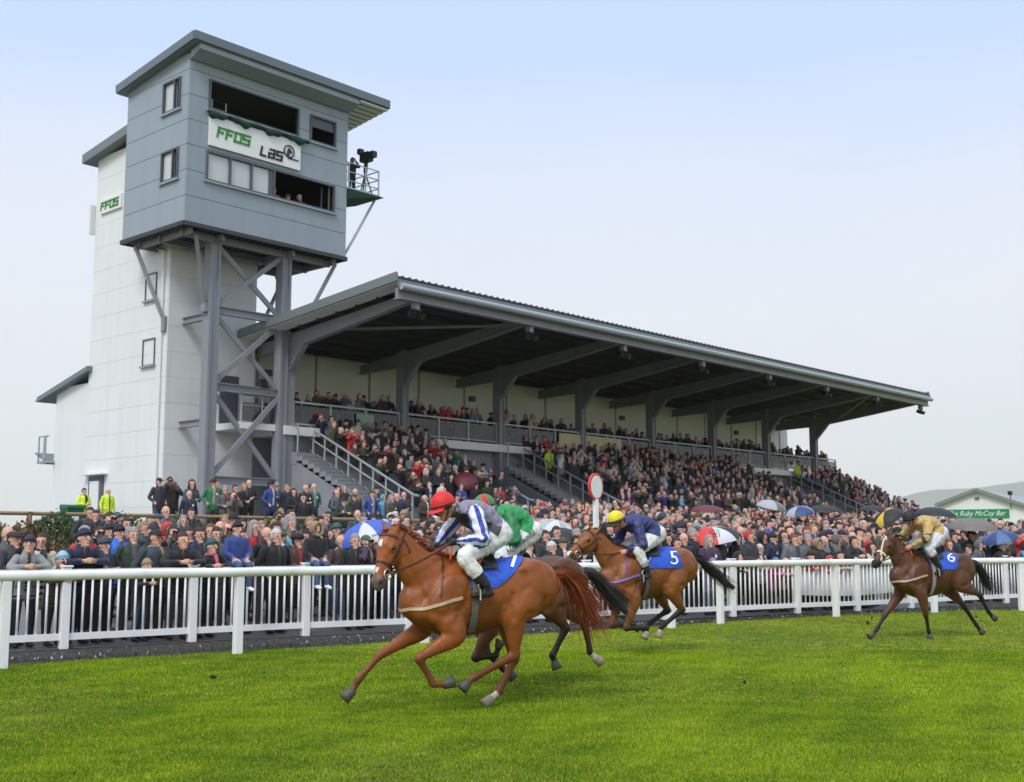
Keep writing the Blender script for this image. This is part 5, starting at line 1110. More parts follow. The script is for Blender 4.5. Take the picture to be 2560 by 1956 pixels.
specs.append(dict(name="racehorse", O=O, rz=rz, label="bay racehorse with number five cloth and black legs, all feet off the ground", coat=(.25, .084, .021), dark=(.10, .038, .016), points=(.016, .012, .010), muzzle=(.17, .10, .06), hair=hair_bk, poll=(1.09, 0, 1.80), nose=(1.52, .04, 1.435), yaw=.22, blaze=((.86, 1.0, .03, .0),), number="5", cloth=(-.24, -.34), num_x=.04, num_a=.92, num_rot=-10, dz=.065, pitch=.05, breast=mat("lilac_webbing", srgb(150, 116, 190), .8, .1), neckstrap=mat("purple_strap", srgb(92, 70, 170), .7, .1), tail=[(-.71, 0, 1.42), (-.90, 0, 1.36), (-1.12, 0, 1.20), (-1.32, 0, 1.06), (-1.50, 0, .94)], spread=.05,
    legs=[leg4('fore', [(.48, .185, .80), (.62, .16, .40), (.24, .14, .385), (.25, .14, .31), (.29, .14, .24)], .93), leg4('fore', [(.52, -.18, .80), (.66, -.16, .42), (.34, -.14, .42), (.27, -.14, .40), (.20, -.14, .36)]),
          leg4('hind', [(-.17, .185, .98), (-.40, .145, .64), (-.03, .13, .395), (.005, .13, .32), (.03, .13, .245)], .93), leg4('hind', [(-.16, -.185, .98), (-.34, -.14, .62), (.0, -.13, .44), (.05, -.13, .375), (.11, -.13, .32)])],
    hands=[J3['handN'], J3['handF']], j=J3, jlabel="jockey in plain navy silks with a yellow cap"))
O, rz = horse_frame((7.455, 20.91, 0), 70)
J4 = dict(hip=(-.02, 0, 1.84), sh=(.30, 0, 1.985), head=(.525, 0, 2.05), nod=.30, torso=GOLD, breech=(.66, .67, .72), sleeve=sleeve4, glove=srgb(214, 150, 124), boot=(.012, .012, .013), elbN=(.46, .33, 1.72), handN=(.66, .10, 1.56), elbF=(.50, -.31, 1.74), handF=(.68, -.10, 1.55), knee=(.38, .27, 1.55), ank=(.20, .30, 1.22), toe=(.30, .31, 1.12), boot_top=.30, cuff=srgb(176, 150, 120), cap=[mat("cap_black", (.014, .014, .015), .6, .1, 12)], goggle=.9)
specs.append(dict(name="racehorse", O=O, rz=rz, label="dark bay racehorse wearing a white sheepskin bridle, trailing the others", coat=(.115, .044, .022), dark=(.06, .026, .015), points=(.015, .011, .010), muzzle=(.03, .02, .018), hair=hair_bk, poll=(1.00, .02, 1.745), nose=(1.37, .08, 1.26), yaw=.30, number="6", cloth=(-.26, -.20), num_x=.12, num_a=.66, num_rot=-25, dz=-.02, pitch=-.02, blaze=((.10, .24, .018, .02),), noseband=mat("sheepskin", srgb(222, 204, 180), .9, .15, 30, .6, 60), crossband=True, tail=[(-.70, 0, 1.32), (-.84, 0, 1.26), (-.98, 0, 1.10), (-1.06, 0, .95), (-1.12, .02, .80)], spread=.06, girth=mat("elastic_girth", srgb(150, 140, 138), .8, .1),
    legs=[leg4('fore', [(.50, .185, .735), (.415, .16, .40), (.365, .15, .125), (.35, .15, .07), (.34, .15, .012)]), leg4('fore', [(.68, -.18, .76), (1.03, -.16, .385), (1.23, -.14, .15), (1.30, -.14, .09), (1.385, -.14, .045)]),
          leg4('hind', [(-.32, .185, .94), (-.76, .15, .735), (-.95, .14, .43), (-1.02, .14, .36), (-1.10, .14, .31)]), leg4('hind', [(-.30, -.185, .90), (-.66, -.14, .52), (-.91, -.13, .18), (-.97, -.13, .11), (-1.04, -.13, .05)])],
    hands=[J4['handN'], J4['handF']], j=J4, jlabel="jockey in gold silks with black hooped sleeves and a black cap"))
for sp in specs:
    e, T, H = make_horse(sp); make_jockey(sp, T)

# ---------------------------------------------------------------- people
JC = dict(black=(.012, .012, .014), charcoal=(.032, .033, .037), navy=(.012, .018, .048), darkgreen=(.022, .042, .026), olive=(.075, .068, .036), brown=(.055, .034, .022), grey=(.11, .115, .125), lightgrey=(.30, .30, .31),
          cream=(.50, .45, .36), tan=(.26, .19, .11), slate=(.045, .07, .085), taupe=(.13, .11, .09), purple=(.06, .03, .075), lilac=(.30, .22, .36), skyblue=(.12, .32, .48), teal=(.03, .13, .14), blue=(.03, .06, .24), red=(.50, .03, .028),
          pink=(.62, .10, .26), palepink=(.60, .30, .36), white=(.62, .62, .60), check=(.14, .14, .14), vestblue=(.04, .16, .62), hivis=(.62, .80, .04), green=(.03, .16, .07), yellow=(.60, .50, .04), maroon=(.10, .014, .022))
CN = dict(darkgreen="dark green", lightgrey="pale grey", skyblue="pale blue", palepink="pale pink", vestblue="bright blue", hivis="fluorescent yellow", check="checked black and white", slate="slate blue")
HC = dict(brown=(.035, .02, .012), black=(.010, .009, .008), grey=(.28, .27, .26), white=(.55, .54, .52), ginger=(.16, .06, .025), blonde=(.30, .20, .09), red=(.45, .03, .03), purple=(.04, .02, .06), skyblue=(.3, .5, .65), navy=(.012, .018, .045), navygrey=(.05, .06, .09), tan=(.30, .22, .13), teal=(.03, .10, .11), olive=(.08, .075, .03), green=(.03, .12, .06), lilac=(.25, .18, .3), blue=(.10, .18, .35), pink=(.6, .3, .36), cream=(.5, .45, .36))
sk = srgb(212, 162, 140)
def arm(B_, s, sh, el, ha, rs=1.0):
    sh, el, ha = Vector(sh), Vector(el), Vector(ha); wr = ha + (el - ha).normalized() * .075
    B_.loft([(*sh, .072 * rs), (*sh.lerp(el, .5), .064 * rs), (*el, .058 * rs), (*el.lerp(wr, .5), .052 * rs), (*wr, .043 * rs)], (0, 1, 0), mid=1, n=14, m=3)
    dv = (ha - el).normalized(); up = Vector((0, 0, 1)) if abs(dv.z) < .85 else Vector((0, -1, 0)); lat = dv.cross(up).normalized() * s; up = lat.cross(dv).normalized() * s
    B_.loft([(*(wr - dv * .01), .030, .024), (*ha, .036, .024), (*(ha + dv * .03), .034, .02)], tuple(up), mid=0, n=10, m=3)
    for q in range(4): r0 = ha + dv * .03 + up * (.033 - q * .022); r1 = r0 + dv * (.045 - .006 * abs(q - 1.3)) - lat * .012; B_.loft([(*r0, .012), (*r1, .0105), (*(r1 - lat * .02 + dv * .006), .010)], (0, 0, 1), mid=0, n=8, m=2)
    B_.loft([(*(ha + up * .03), .013), (*(ha + up * .045 + dv * .04 - lat * .012), .011)], (0, 0, 1), mid=0, n=8, m=2)
def head_prims(B_, F, HR, k=1.0):
    B_.ball(F(0, .006, .012), (.074 * k, .092 * k, .104 * k), mid=0, rot=HR, n=16); B_.loft([(*F(0, -.018, -.05), .056 * k, .058 * k), (*F(0, -.032, -.098), .040 * k, .042 * k)], (1, 0, 0), mid=0, n=14); B_.ball(F(0, -.066, -.104), (.022, .020, .017), mid=0, rot=HR)
    B_.loft([(*F(0, -.090, .006), .011), (*F(0, -.112, -.036), .0165)], (1, 0, 0), mid=0, n=8)
    B_.ball(F(0, -.082, -.066), (.025, .010, .006), mid=6, rot=HR, n=8)
    for s in (-1, 1): B_.ball(F(s * .074, .008, -.012), (.010, .021, .030), mid=0, rot=HR, n=8); B_.ball(F(s * .031, -.085, .010), (.010, .006, .006), mid=5, rot=HR, n=8)
def person_body(pose='sides', build=1.0, child=False, coat=.80, yaw=0.0, shirt=False, female=False, voxel=.0115, smooth=3):
    """front is -Y; returns mesh and head matrix; 1.75 m tall"""
    B_ = Body(); w = build; ly = -.16 if pose == 'lean' else (-.03 if pose == 'binoc' else 0); lz = -.06 if pose == 'lean' else 0
    hs = 1.36 if child else 1.14; sw = .93 if female else 1.0
    sh_z = 1.42 + lz; hipw = .175 * w
    def tc(t, a, p): return (0, 0, 0)
    B_.loft([(0, .01, coat, .185 * w, .135 * w), (0, .005, coat + .12, .185 * w, .14 * w), (0, ly * .35, 1.12, (.165 if female else .178) * w, .135 * w), (0, ly * .75, 1.28 + lz * .6, .192 * w * sw, .138 * w), (0, ly, 1.39 + lz, .180 * w * sw, .115 * w), (0, ly, 1.46 + lz, .10, .085)], (1, 0, 0), mid=1, n=24, m=4)
    if shirt:
        B_.loft([(0, ly - .110 * w, 1.45 + lz, .046, .034), (0, ly * .85 - .132 * w, 1.30 + lz, .042, .026), (0, ly * .4 - .138 * w, 1.12, .034, .020), (0, -.138 * w, .98, .026, .016)], (1, 0, 0), mid=4, n=12)
        for s in (-1, 1): B_.loft([(s * .06, ly - .03, 1.50 + lz, .022, .045), (s * .062, ly - .105 * w, 1.43 + lz, .020, .02), (s * .045, ly * .7 - .138 * w, 1.25 + lz, .018, .016)], (1, 0, 0), mid=1, n=10)
        B_.loft([(0, ly + .03, 1.46 + lz, .078, .05), (0, ly + .025, 1.515 + lz, .066, .045)], (1, 0, 0), mid=1, n=14)
    else:
        B_.loft([(0, ly - .005, 1.44 + lz, .098, .092), (0, ly - .008, 1.50 + lz, .082, .082), (0, ly - .012, 1.528 + lz, .074, .076)], (1, 0, 0), mid=1, n=16)
        B_.loft([(0, ly - .085, 1.50 + lz, .010, .012), (0, ly - .122 * w, 1.40 + lz, .010, .012), (0, ly * .85 - .146 * w, 1.28 + lz, .010, .012), (0, ly * .4 - .148 * w, 1.12, .010, .012), (0, -.148 * w, coat + .06, .010, .012)], (1, 0, 0), mid=3, n=8)
    B_.loft([(0, ly, 1.44 + lz, .045, .048), (0, ly - .012, 1.54 + lz, .048, .052)], (1, 0, 0), mid=0, n=12)
    HP = Vector((0, ly - .015 - (.03 if pose == 'lean' else 0), 1.605 + lz + (.05 * (hs - 1)))); HR = Matrix.Rotation(yaw, 3, 'Z') @ Matrix.Rotation(R(-6 if pose == 'lean' else 0), 3, 'X'); F = lambda x, y, z: HP + HR @ (Vector((x, y, z)) * hs)
    head_prims(B_, F, HR, hs)
    sx = .185 * w * sw; sh = lambda s: (s * sx, ly + .005, 1.395 + lz)
    P = dict(sides=((.265 * w, .035, 1.13), (.27 * w, -.03, .86)), pockets=((.29 * w, .06, 1.13), (.205 * w, -.115, .97)), clasp=((.265 * w, -.02, 1.14), (.055, -.215 * w, 1.10)), folded=((.26 * w, -.06, 1.16), (-.10, -.185 * w, 1.20)), lean=((.30 * w, ly - .10, 1.20), (.045, ly - .27, 1.215)), binoc=((.22 * w, -.26, 1.30), (.058, -.155, 1.615)), cheer=((.33 * w, -.12, 1.30), (.25 * w, -.26, 1.55)), umb=((.26 * w, .02, 1.12), (.14, -.22, 1.24)))[pose]
    for s in (-1, 1):
        el, ha = P; ha_s = (ha[0] * s, ha[1] - (.035 if (pose == 'folded' and s > 0) else 0), ha[2] + (.03 if (pose in ('clasp', 'folded') and s > 0) else 0))
        if pose == 'umb' and s < 0: el, ha_s = (.29 * w, .06, 1.13), (-.205 * w, -.115, .97)
        if pose == 'cheer' and s < 0: el, ha_s = (.265 * w, .035, 1.13), (-.27 * w, -.03, .86)
        arm(B_, s, sh(s), (el[0] * s, el[1], el[2]), ha_s, 1.0 * w ** .5)
        st_ = .10; B_.loft([(s * .088, .01, .90, .098 * w, .11 * w), (s * .092, .0, .70, .085 * w, .095 * w), (s * st_, -.012, .48, .064, .07), (s * st_, .012, .28, .058, .062), (s * st_, .015, .10, .045, .05)], (1, 0, 0), mid=2, n=14, m=3)
        B_.loft([(s * st_, .045, .050, .040, .045), (s * (st_ + .008), -.07, .042, .044, .038), (s * (st_ + .015), -.16, .035, .038, .026)], (1, 0, 0), mid=3, n=12, m=3)
    if pose == 'binoc':
        for s in (-1, 1): B_.loft([(s * .034, -.115, 1.64), (s * .036, -.215, 1.64)] and [(s * .034, -.12, 1.64 + lz, .024), (s * .036, -.215, 1.64 + lz, .028)], (1, 0, 0), mid=3, n=10)
    me = B_.skin("person", voxel, smooth, [SKIN, CLOTH, TROUS, SHOE, SHIRT, EYEB, mat("lips", srgb(192, 128, 112), .6)])
    for p in me.polygons: pass
    M = Matrix.Translation(HP) @ HR.to_4x4() @ Matrix.Scale(hs, 4)
    return me, M
def shell(mb, c, r, keep, n=26, m=18, mi=0):
    vs = [Vector((c[0] + r[0] * math.sin(math.pi * i / m) * math.cos(2 * math.pi * j / n), c[1] + r[1] * math.sin(math.pi * i / m) * math.sin(2 * math.pi * j / n), c[2] + r[2] * math.cos(math.pi * i / m))) for i in range(m + 1) for j in range(n)]
    k = {}; out = []; fs = []
    for i in range(m):
        for j in range(n):
            q = (i * n + j, (i + 1) * n + j, (i + 1) * n + (j + 1) % n, i * n + (j + 1) % n)
            if all(keep(vs[a]) for a in q):
                for a in q:
                    if a not in k: k[a] = len(out); out.append(vs[a])
                fs.append(tuple(k[a] for a in q))
    mb.add(out, fs, mi)
def headgear():
    G = {}
    def fin(b, name, m): G[name] = b.mesh(name, [m], True, False)
    face = lambda p, hl=.050, side=.035: not (p.y < -side and p.z < hl) and p.z > -.085 - .0 * p.y and not (p.y < .0 and p.z < -.02 and abs(p.x) < .2 and p.y < -.005)
    b = MB(); shell(b, (0, .010, .016), (.081, .099, .111), lambda p: face(p)); fin(b, "short", HAIRM)
    b = MB(); shell(b, (0, .012, .014), (.080, .098, .106), lambda p: p.z < .045 and p.z > -.075 and p.y > .0); fin(b, "bald", HAIRM)
    b = MB(); shell(b, (0, .014, .014), (.090, .106, .116), lambda p: not (p.y < -.045 and p.z < .055) and p.z > -.10); sp = Body(); sp.loft([(0, .055, .0, .088, .055), (0, .062, -.12, .098, .055), (0, .05, -.23, .085, .040)], (1, 0, 0), n=16, m=4)
    for s in (-1, 1): sp.loft([(s * .078, .0, .0, .022, .04), (s * .084, -.005, -.10, .024, .042), (s * .082, .0, -.20, .018, .03)], (1, 0, 0), n=10, m=3)
    b.add(sp.v, sp.f); fin(b, "long", HAIRM)
    b = MB(); shell(b, (0, .008, .020), (.082, .101, .116 + .0), lambda p: p.z > .012 - .25 * max(p.y, 0)); b.tube([(.080 * math.cos(a), .008 + .099 * math.sin(a), .030 - .030 * math.sin(a)) for a in np.linspace(0, 2 * math.pi, 25)], [.012] * 25, 6, cap=False); shell(b, (0, .05, -.02), (.070, .058, .07), lambda p: p.z < .03 and p.z > -.06); fin(b, "beanie", HAIRM)
    b = MB(); shell(b, (0, -.004, .045), (.098, .122, .066), lambda p: p.z > .03); shell(b, (0, -.07, .040), (.075, .075, .016), lambda p: True); shell(b, (0, .014, .0), (.080, .094, .09), lambda p: p.y > .01 and p.z > -.07 and p.z < .05); fin(b, "flatcap", HAIRM)
    b = MB(); shell(b, (0, .004, .030), (.084, .103, .098), lambda p: p.z > .035); shell(b, (0, -.105, .042), (.070, .080, .013), lambda p: True); shell(b, (0, .014, .0), (.079, .094, .09), lambda p: p.y > .01 and p.z > -.07 and p.z < .05); fin(b, "cap", HAIRM)
    b = MB(); shell(b, (0, .004, .050), (.084, .100, .100), lambda p: p.z > .045); b.tube([(0, .004, .044), (0, .004, .047), (0, .004, .052)], [.128, .131, .122], 26); shell(b, (0, .014, .0), (.079, .094, .09), lambda p: p.y > .01 and p.z > -.07 and p.z < .05); fin(b, "trilby", HAIRM)
    b = MB(); shell(b, (0, .010, .05), (.115, .125, .085), lambda p: p.z > .02); shell(b, (0, .02, .0), (.09, .10, .10), lambda p: p.y > .0 and p.z > -.08); fin(b, "fur", HAIRM)
    hoodk = lambda p: not (p.y < -.035 and (p.x / .078) ** 2 + ((p.z + .01) / .098) ** 2 < 1)
    b = MB(); shell(b, (0, .012, .010), (.108, .122, .138), hoodk, 32, 24); sp = Body(); sp.loft([(0, .045, -.09, .085, .065), (0, .04, -.16, .12, .085)], (1, 0, 0), n=14, m=3); b.add(sp.v, sp.f); fin(b, "hood", CLOTH)
    b = MB(); shell(b, (0, .016, .010), (.108, .122, .138), hoodk, 32, 24); b.tube([(.090 * math.cos(a), -.072 + .012 * math.sin(a * 2), -.005 + .112 * math.sin(a)) for a in np.linspace(0, 2 * math.pi, 25)], [.030 + .005 * math.sin(i * 2.1) for i in range(25)], 7, cap=False); fin(b, "furhood", HAIRM)
    return G
HG = headgear()
TPL = {}
for key, a in dict(sides=dict(pose='sides'), sides_f=dict(pose='sides', female=True, build=.93, coat=.62), pockets=dict(pose='pockets', shirt=True), pockets2=dict(pose='pockets', build=1.12, coat=.76), clasp=dict(pose='clasp'), clasp2=dict(pose='clasp', build=1.10, shirt=True, yaw=.35), clasp_f=dict(pose='clasp', female=True, build=.93, coat=.60, yaw=-.25), folded=dict(pose='folded', shirt=True, build=1.05), lean=dict(pose='lean', yaw=.2), lean_f=dict(pose='lean', female=True, build=.94, yaw=-.3), binoc=dict(pose='binoc'), cheer=dict(pose='cheer', yaw=.3, shirt=True), umb=dict(pose='umb', coat=.72), child=dict(pose='lean', child=True, build=1.05, yaw=-.2), child2=dict(pose='sides', child=True, build=1.08)).items():
    TPL[key] = person_body(**a)
HIN = dict(short="hair", bald="thinning hair", long="long hair", beanie="knitted hat", flatcap="flat cap", cap="peaked cap", trilby="brimmed hat", fur="fur hat", hood="hood up", furhood="fur-trimmed hood")
npeople = 0
def spawn(x, y, z, face, jacket, gear, hair, tpl, height, label, group, name="person"):
    global npeople
    me, M = TPL[tpl]; o = link(name, me); o.location = (x, y, z); k = height / 1.75; bw = rng.uniform(.94, 1.1); o.scale = (k * bw, k * bw ** .6, k); o.rotation_euler = (0, 0, face + math.pi / 2)
    v = 1 + rng.uniform(-.18, .18); o.color = (*[c * v for c in JC[jacket]], 1); tag(o, label, "person", group); npeople += 1
    h = link({"short": "hair", "long": "hair", "bald": "hair", "hood": "hood", "furhood": "hood"}.get(gear, "hat"), HG[gear], o); h.matrix_parent_inverse = Matrix(); h.matrix_basis = M; h.color = (*(JC[jacket] if gear == 'hood' else HC[hair]), 1)
    k = rng.random(); more = ''
    if k < .22 and gear not in ('hood', 'furhood'):
        s_ = link("scarf", SCARF, o); s_.matrix_basis = Matrix.Translation((0, M.translation.y + .018, M.translation.z - .145)); sn, sc_ = rng.choice([('black', (.03, .03, .035)), ('pale', (.35, .34, .32)), ('red', (.3, .04, .04)), ('navy', (.05, .07, .16)), ('tan', (.30, .22, .12)), ('pink', (.5, .12, .2))]); s_.color = (*sc_, 1); more = f", {sn} scarf"
    elif k < .42 and tpl not in ('lean', 'lean_f', 'child', 'sit'):
        s_ = link("badge", BADGE, o); s_.location = (rng.choice((-.07, .07)), -.158, 1.27); more = ", white chest badge"
    if more and label.startswith(('spectator', 'child')) and len((label + more).split()) <= 16: o['label'] = label + more
    return o
SCARF = MB(); SCARF.tube([((.078 + .012 * math.sin(3 * a)) * math.cos(a), .074 * math.sin(a), .012 * math.sin(2 * a)) for a in np.linspace(0, 2 * math.pi, 19)], .032, 7, cap=False); SCARF.tube([(.03, -.09, 0), (.05, -.125, -.10), (.045, -.14, -.24)], [.03, .034, .03], 6); SCARF = SCARF.mesh("scarf", [CLOTH], True)
BADGE = MB(); BADGE.box((0, 0, 0), (.05, .012, .07)); BADGE = BADGE.mesh("badge", [SIGNW])
POSE = dict(sides='arms down', sides_f='arms down', pockets='hands in pockets', pockets2='hands in pockets', clasp='hands together', clasp2='hands together', clasp_f='hands together', folded='arms folded', binoc='raising binoculars', cheer='cheering')
def desc(jacket, gear, hair, where, child=False, extra=""):
    who = "child" if child else "spectator"; c = CN.get(jacket, jacket); g = {"short": f"{hair} hair", "long": f"long {hair} hair", "bald": "balding", "hood": "hood up", "furhood": "fur-trimmed hood"}.get(gear, f"{hair} {HIN[gear]}" if hair not in ("skyblue", "navygrey") else f"{'pale blue' if hair == 'skyblue' else 'dark'} {HIN[gear]}")
    return f"{who}, {c} {'top' if jacket == 'vestblue' else 'coat'}, {g}{', ' + POSE[extra] if extra in POSE else ''}, {where}"
FACE0 = math.atan2(-.79, .62)          # towards the course
used = []
FRONT = """8.82 .95 grey bald grey sides 1.78
8.78 .45 charcoal flatcap brown clasp 1.74
8.94 .34 lightgrey beanie purple lean 1.70
9.36 1.0 cream long brown clasp 1.66
9.38 .36 olive beanie skyblue lean 1.42
9.74 .40 navy beanie navy lean 1.80
10.14 .40 black beanie navygrey clasp 1.64
10.78 2.4 black short brown binoc 1.70
10.78 1.5 vestblue beanie black sides 1.78
10.70 .62 darkgreen short grey pockets 1.80
10.72 .34 charcoal beanie tan lean 1.30
11.04 .55 slate cap black pockets 1.76
11.50 1.9 black cap navy sides 1.78
12.16 2.7 taupe long brown binoc 1.70
11.36 .36 black short brown lean 1.76
12.06 1.7 navy short brown clasp 1.75
11.82 .36 black beanie teal lean 1.66
12.12 1.35 navy short brown clasp 1.76
12.38 1.2 grey short brown sides 1.78
12.52 .5 grey short brown clasp 1.80
13.34 1.2 black bald grey pockets 1.78
13.14 .42 black short white pockets 1.80
13.70 1.7 olive flatcap olive clasp 1.70
13.88 1.3 brown fur black clasp 1.66
14.72 2.3 black short grey pockets 1.80
15.10 2.3 black beanie teal pockets 1.80
14.64 .45 black short grey clasp 1.72
14.88 .55 purple cap green binoc 1.68
15.16 1.5 taupe trilby black umb 1.80
16.00 .8 black flatcap grey pockets 1.76
16.34 1.2 black bald brown clasp 1.74
16.66 2.6 black short brown sides 1.78
16.08 2.2 navy beanie black sides 1.78
18.36 .36 cream trilby brown clasp 1.60
19.26 1.6 black beanie black sides 1.74
19.30 1.2 charcoal short brown clasp 1.76
20.14 2.0 black short brown umb 1.80
18.88 .34 darkgreen beanie white clasp 1.58
19.34 .6 black beanie olive clasp 1.64
20.96 2.4 charcoal short grey umb 1.72
20.56 .6 black short white lean 1.74
20.72 .36 skyblue hood skyblue lean 1.40
22.02 .9 black short brown pockets 1.78
22.84 1.5 black long black clasp 1.68
22.26 .5 charcoal short brown clasp 1.66
22.72 .8 navy bald grey sides 1.74
23.86 1.6 black short brown clasp 1.80
23.20 .5 purple long grey umb 1.72
22.96 .32 lilac beanie lilac lean 1.22
23.72 .34 black hood black lean 1.34
24.46 .5 charcoal short red clasp 1.82
24.90 .6 white beanie white clasp 1.50
25.60 1.3 black hood black sides 1.74
25.64 1.0 navy beanie black pockets 1.74
24.94 .30 pink beanie blue lean 1.22
25.30 .30 palepink beanie pink lean 1.20
25.90 .8 black beanie grey clasp 1.60
25.96 .6 grey short ginger clasp 1.74
26.02 .34 red beanie black lean 1.36
26.76 1.0 grey short grey sides 1.72
26.86 .8 charcoal furhood tan clasp 1.62
26.66 .32 red hood red lean 1.24
26.98 .34 white short black lean 1.36
27.44 .36 black short brown lean 1.74
28.34 .8 teal short black clasp 1.64
28.04 .36 cream long brown lean 1.58
28.60 .6 red hood red clasp 1.58
30.08 1.2 cream hood cream clasp 1.66
31.68 .45 brown long ginger clasp 1.62
32.12 .36 check cap black lean 1.54
32.94 .4 grey hood grey clasp 1.60
33.54 .36 black short grey lean 1.62
34.42 1.6 brown short brown umb 1.76
35.14 1.3 black short grey umb 1.62
34.58 .36 skyblue long brown lean 1.64
33.04 1.2 navy short brown clasp 1.78
35.00 2.4 black cap black umb 1.78
36.14 1.5 charcoal short brown clasp 1.78"""
n_female = 0
for ln in FRONT.strip().split("\n"):
    p, d, jc, gr, hr, ps, ht = ln.split(); p, d, ht = float(p), float(d), float(ht); q, al, be = PL.at(p); w = q + be * d; child = ht < 1.5
    fem = gr == 'long' or jc in ('purple', 'cream', 'palepink', 'pink', 'check', 'skyblue', 'lightgrey')
    t = 'child' if (child and ps == 'lean') else ('child2' if child else {'lean': 'lean_f' if fem else 'lean', 'clasp': 'clasp_f' if fem else rng.choice(['clasp', 'clasp2', 'folded']), 'sides': 'sides_f' if fem else 'sides', 'pockets': rng.choice(['pockets', 'pockets2']), 'binoc': 'binoc', 'umb': 'clasp'}[ps])
    if ps == 'lean' and d < .40: w = q + be * (.30 if child else .34)
    f = math.atan2(-be.y, -be.x) + rng.uniform(-.25, .45)
    where = "leaning on the picket fence" if ps == 'lean' else ("close behind the picket fence" if d < 1.05 else "further behind the picket fence")
    spawn(w.x, w.y, gz(w.x, w.y), f, jc, gr, hr, t, ht * (1.02 if ps == 'lean' else 1.0), desc(jc, gr, hr, where, child, t), "spectators at the picket fence"); used.append((w.x, w.y))
# two children sitting on the fence, held from behind
def sitter(p, jacket, gear, hair, label):
    key = 'sit'
    if key not in TPL:
        B_ = Body(); hs = 1.2
        B_.loft([(0, .06, .56, .15, .12), (0, .03, .75, .15, .12), (0, .02, .92, .155, .11), (0, .02, .99, .09, .07)], (1, 0, 0), mid=1, n=20, m=4); B_.loft([(0, .02, .97, .045, .05), (0, .01, 1.05, .045, .05)], (1, 0, 0), mid=0, n=10)
        HP = Vector((0, .0, 1.13)); F = lambda x, y, z: HP + Vector((x, y, z)) * .98; head_prims(B_, F, Matrix.Identity(3), .98)
        for s in (-1, 1):
            arm(B_, s, (s * .15, .02, .92), (s * .20, -.02, .72), (s * .10, -.15, .60), .85)
            B_.loft([(s * .075, .05, .56, .08, .08), (s * .085, -.16, .55, .065, .07), (s * .09, -.24, .52, .056, .056), (s * .09, -.25, .36, .050, .052), (s * .09, -.25, .20, .042, .045)], (1, 0, 0), mid=2, n=12, m=3); B_.loft([(s * .09, -.22, .15, .036, .04), (s * .095, -.36, .12, .036, .03)], (1, 0, 0), mid=4, n=10)
        TPL[key] = (B_.skin("person", .0135, 3, [SKIN, CLOTH, mat("blue_jeans", (.05, .10, .20), .8, .2, 20), SHOE, SIGNW, EYEB, mat("lips")]), Matrix.Translation(HP) @ Matrix.Scale(.98, 4))
    q, al, be = PL.at(p); w = q + be * .02; spawn(w.x, w.y, .05 + 1.20 - .50, math.atan2(-be.y, -be.x) + .1, jacket, gear, hair, key, 1.75, label, "children on the picket fence")
sitter(12.24, 'blue', 'beanie', 'black', "child in blue coat and black knitted hat sitting on the picket fence")
sitter(13.70, 'black', 'furhood', 'tan', "child in black coat with fur-trimmed hood sitting on the picket fence")
# people on the terrace by the tower, in front of the stand and in it
WJ = ['black'] * 9 + ['charcoal'] * 6 + ['navy'] * 6 + ['brown'] * 3 + ['olive'] * 3 + ['darkgreen'] * 3 + ['grey'] * 3 + ['taupe'] * 2 + ['tan', 'cream', 'slate', 'slate', 'blue', 'red', 'purple', 'lightgrey', 'cream', 'skyblue', 'maroon', 'green'] + ['black'] * 5 + ['charcoal'] * 3
WG = ['short'] * 16 + ['bald'] * 5 + ['long'] * 8 + ['beanie'] * 4 + ['flatcap'] * 2 + ['cap'] * 2 + ['trilby'] + ['hood'] * 2
def rand_look():
    g = rng.choice(WG); hr = rng.choice(['brown', 'brown', 'brown', 'black', 'grey', 'grey', 'white', 'blonde', 'ginger']) if g in ('short', 'long') else ('grey' if g == 'bald' else rng.choice(['black', 'black', 'navy', 'navy', 'olive', 'teal', 'tan', 'black', 'navygrey', 'navygrey', 'cream', 'red'])); return rng.choice(WJ), g, hr
def rand_tpl(g): return rng.choice(['clasp_f', 'sides_f']) if g == 'long' else rng.choice(['sides', 'pockets', 'pockets2', 'clasp', 'clasp2', 'folded', 'binoc', 'clasp'])
def free(x, y, r=.42):
    for a, b in used:
        if (a - x) ** 2 + (b - y) ** 2 < r * r: return False
    used.append((x, y)); return True
def inview(x, y, m=60): u = 1280 + 2974 * x / y; return -m < u < 2560 + m
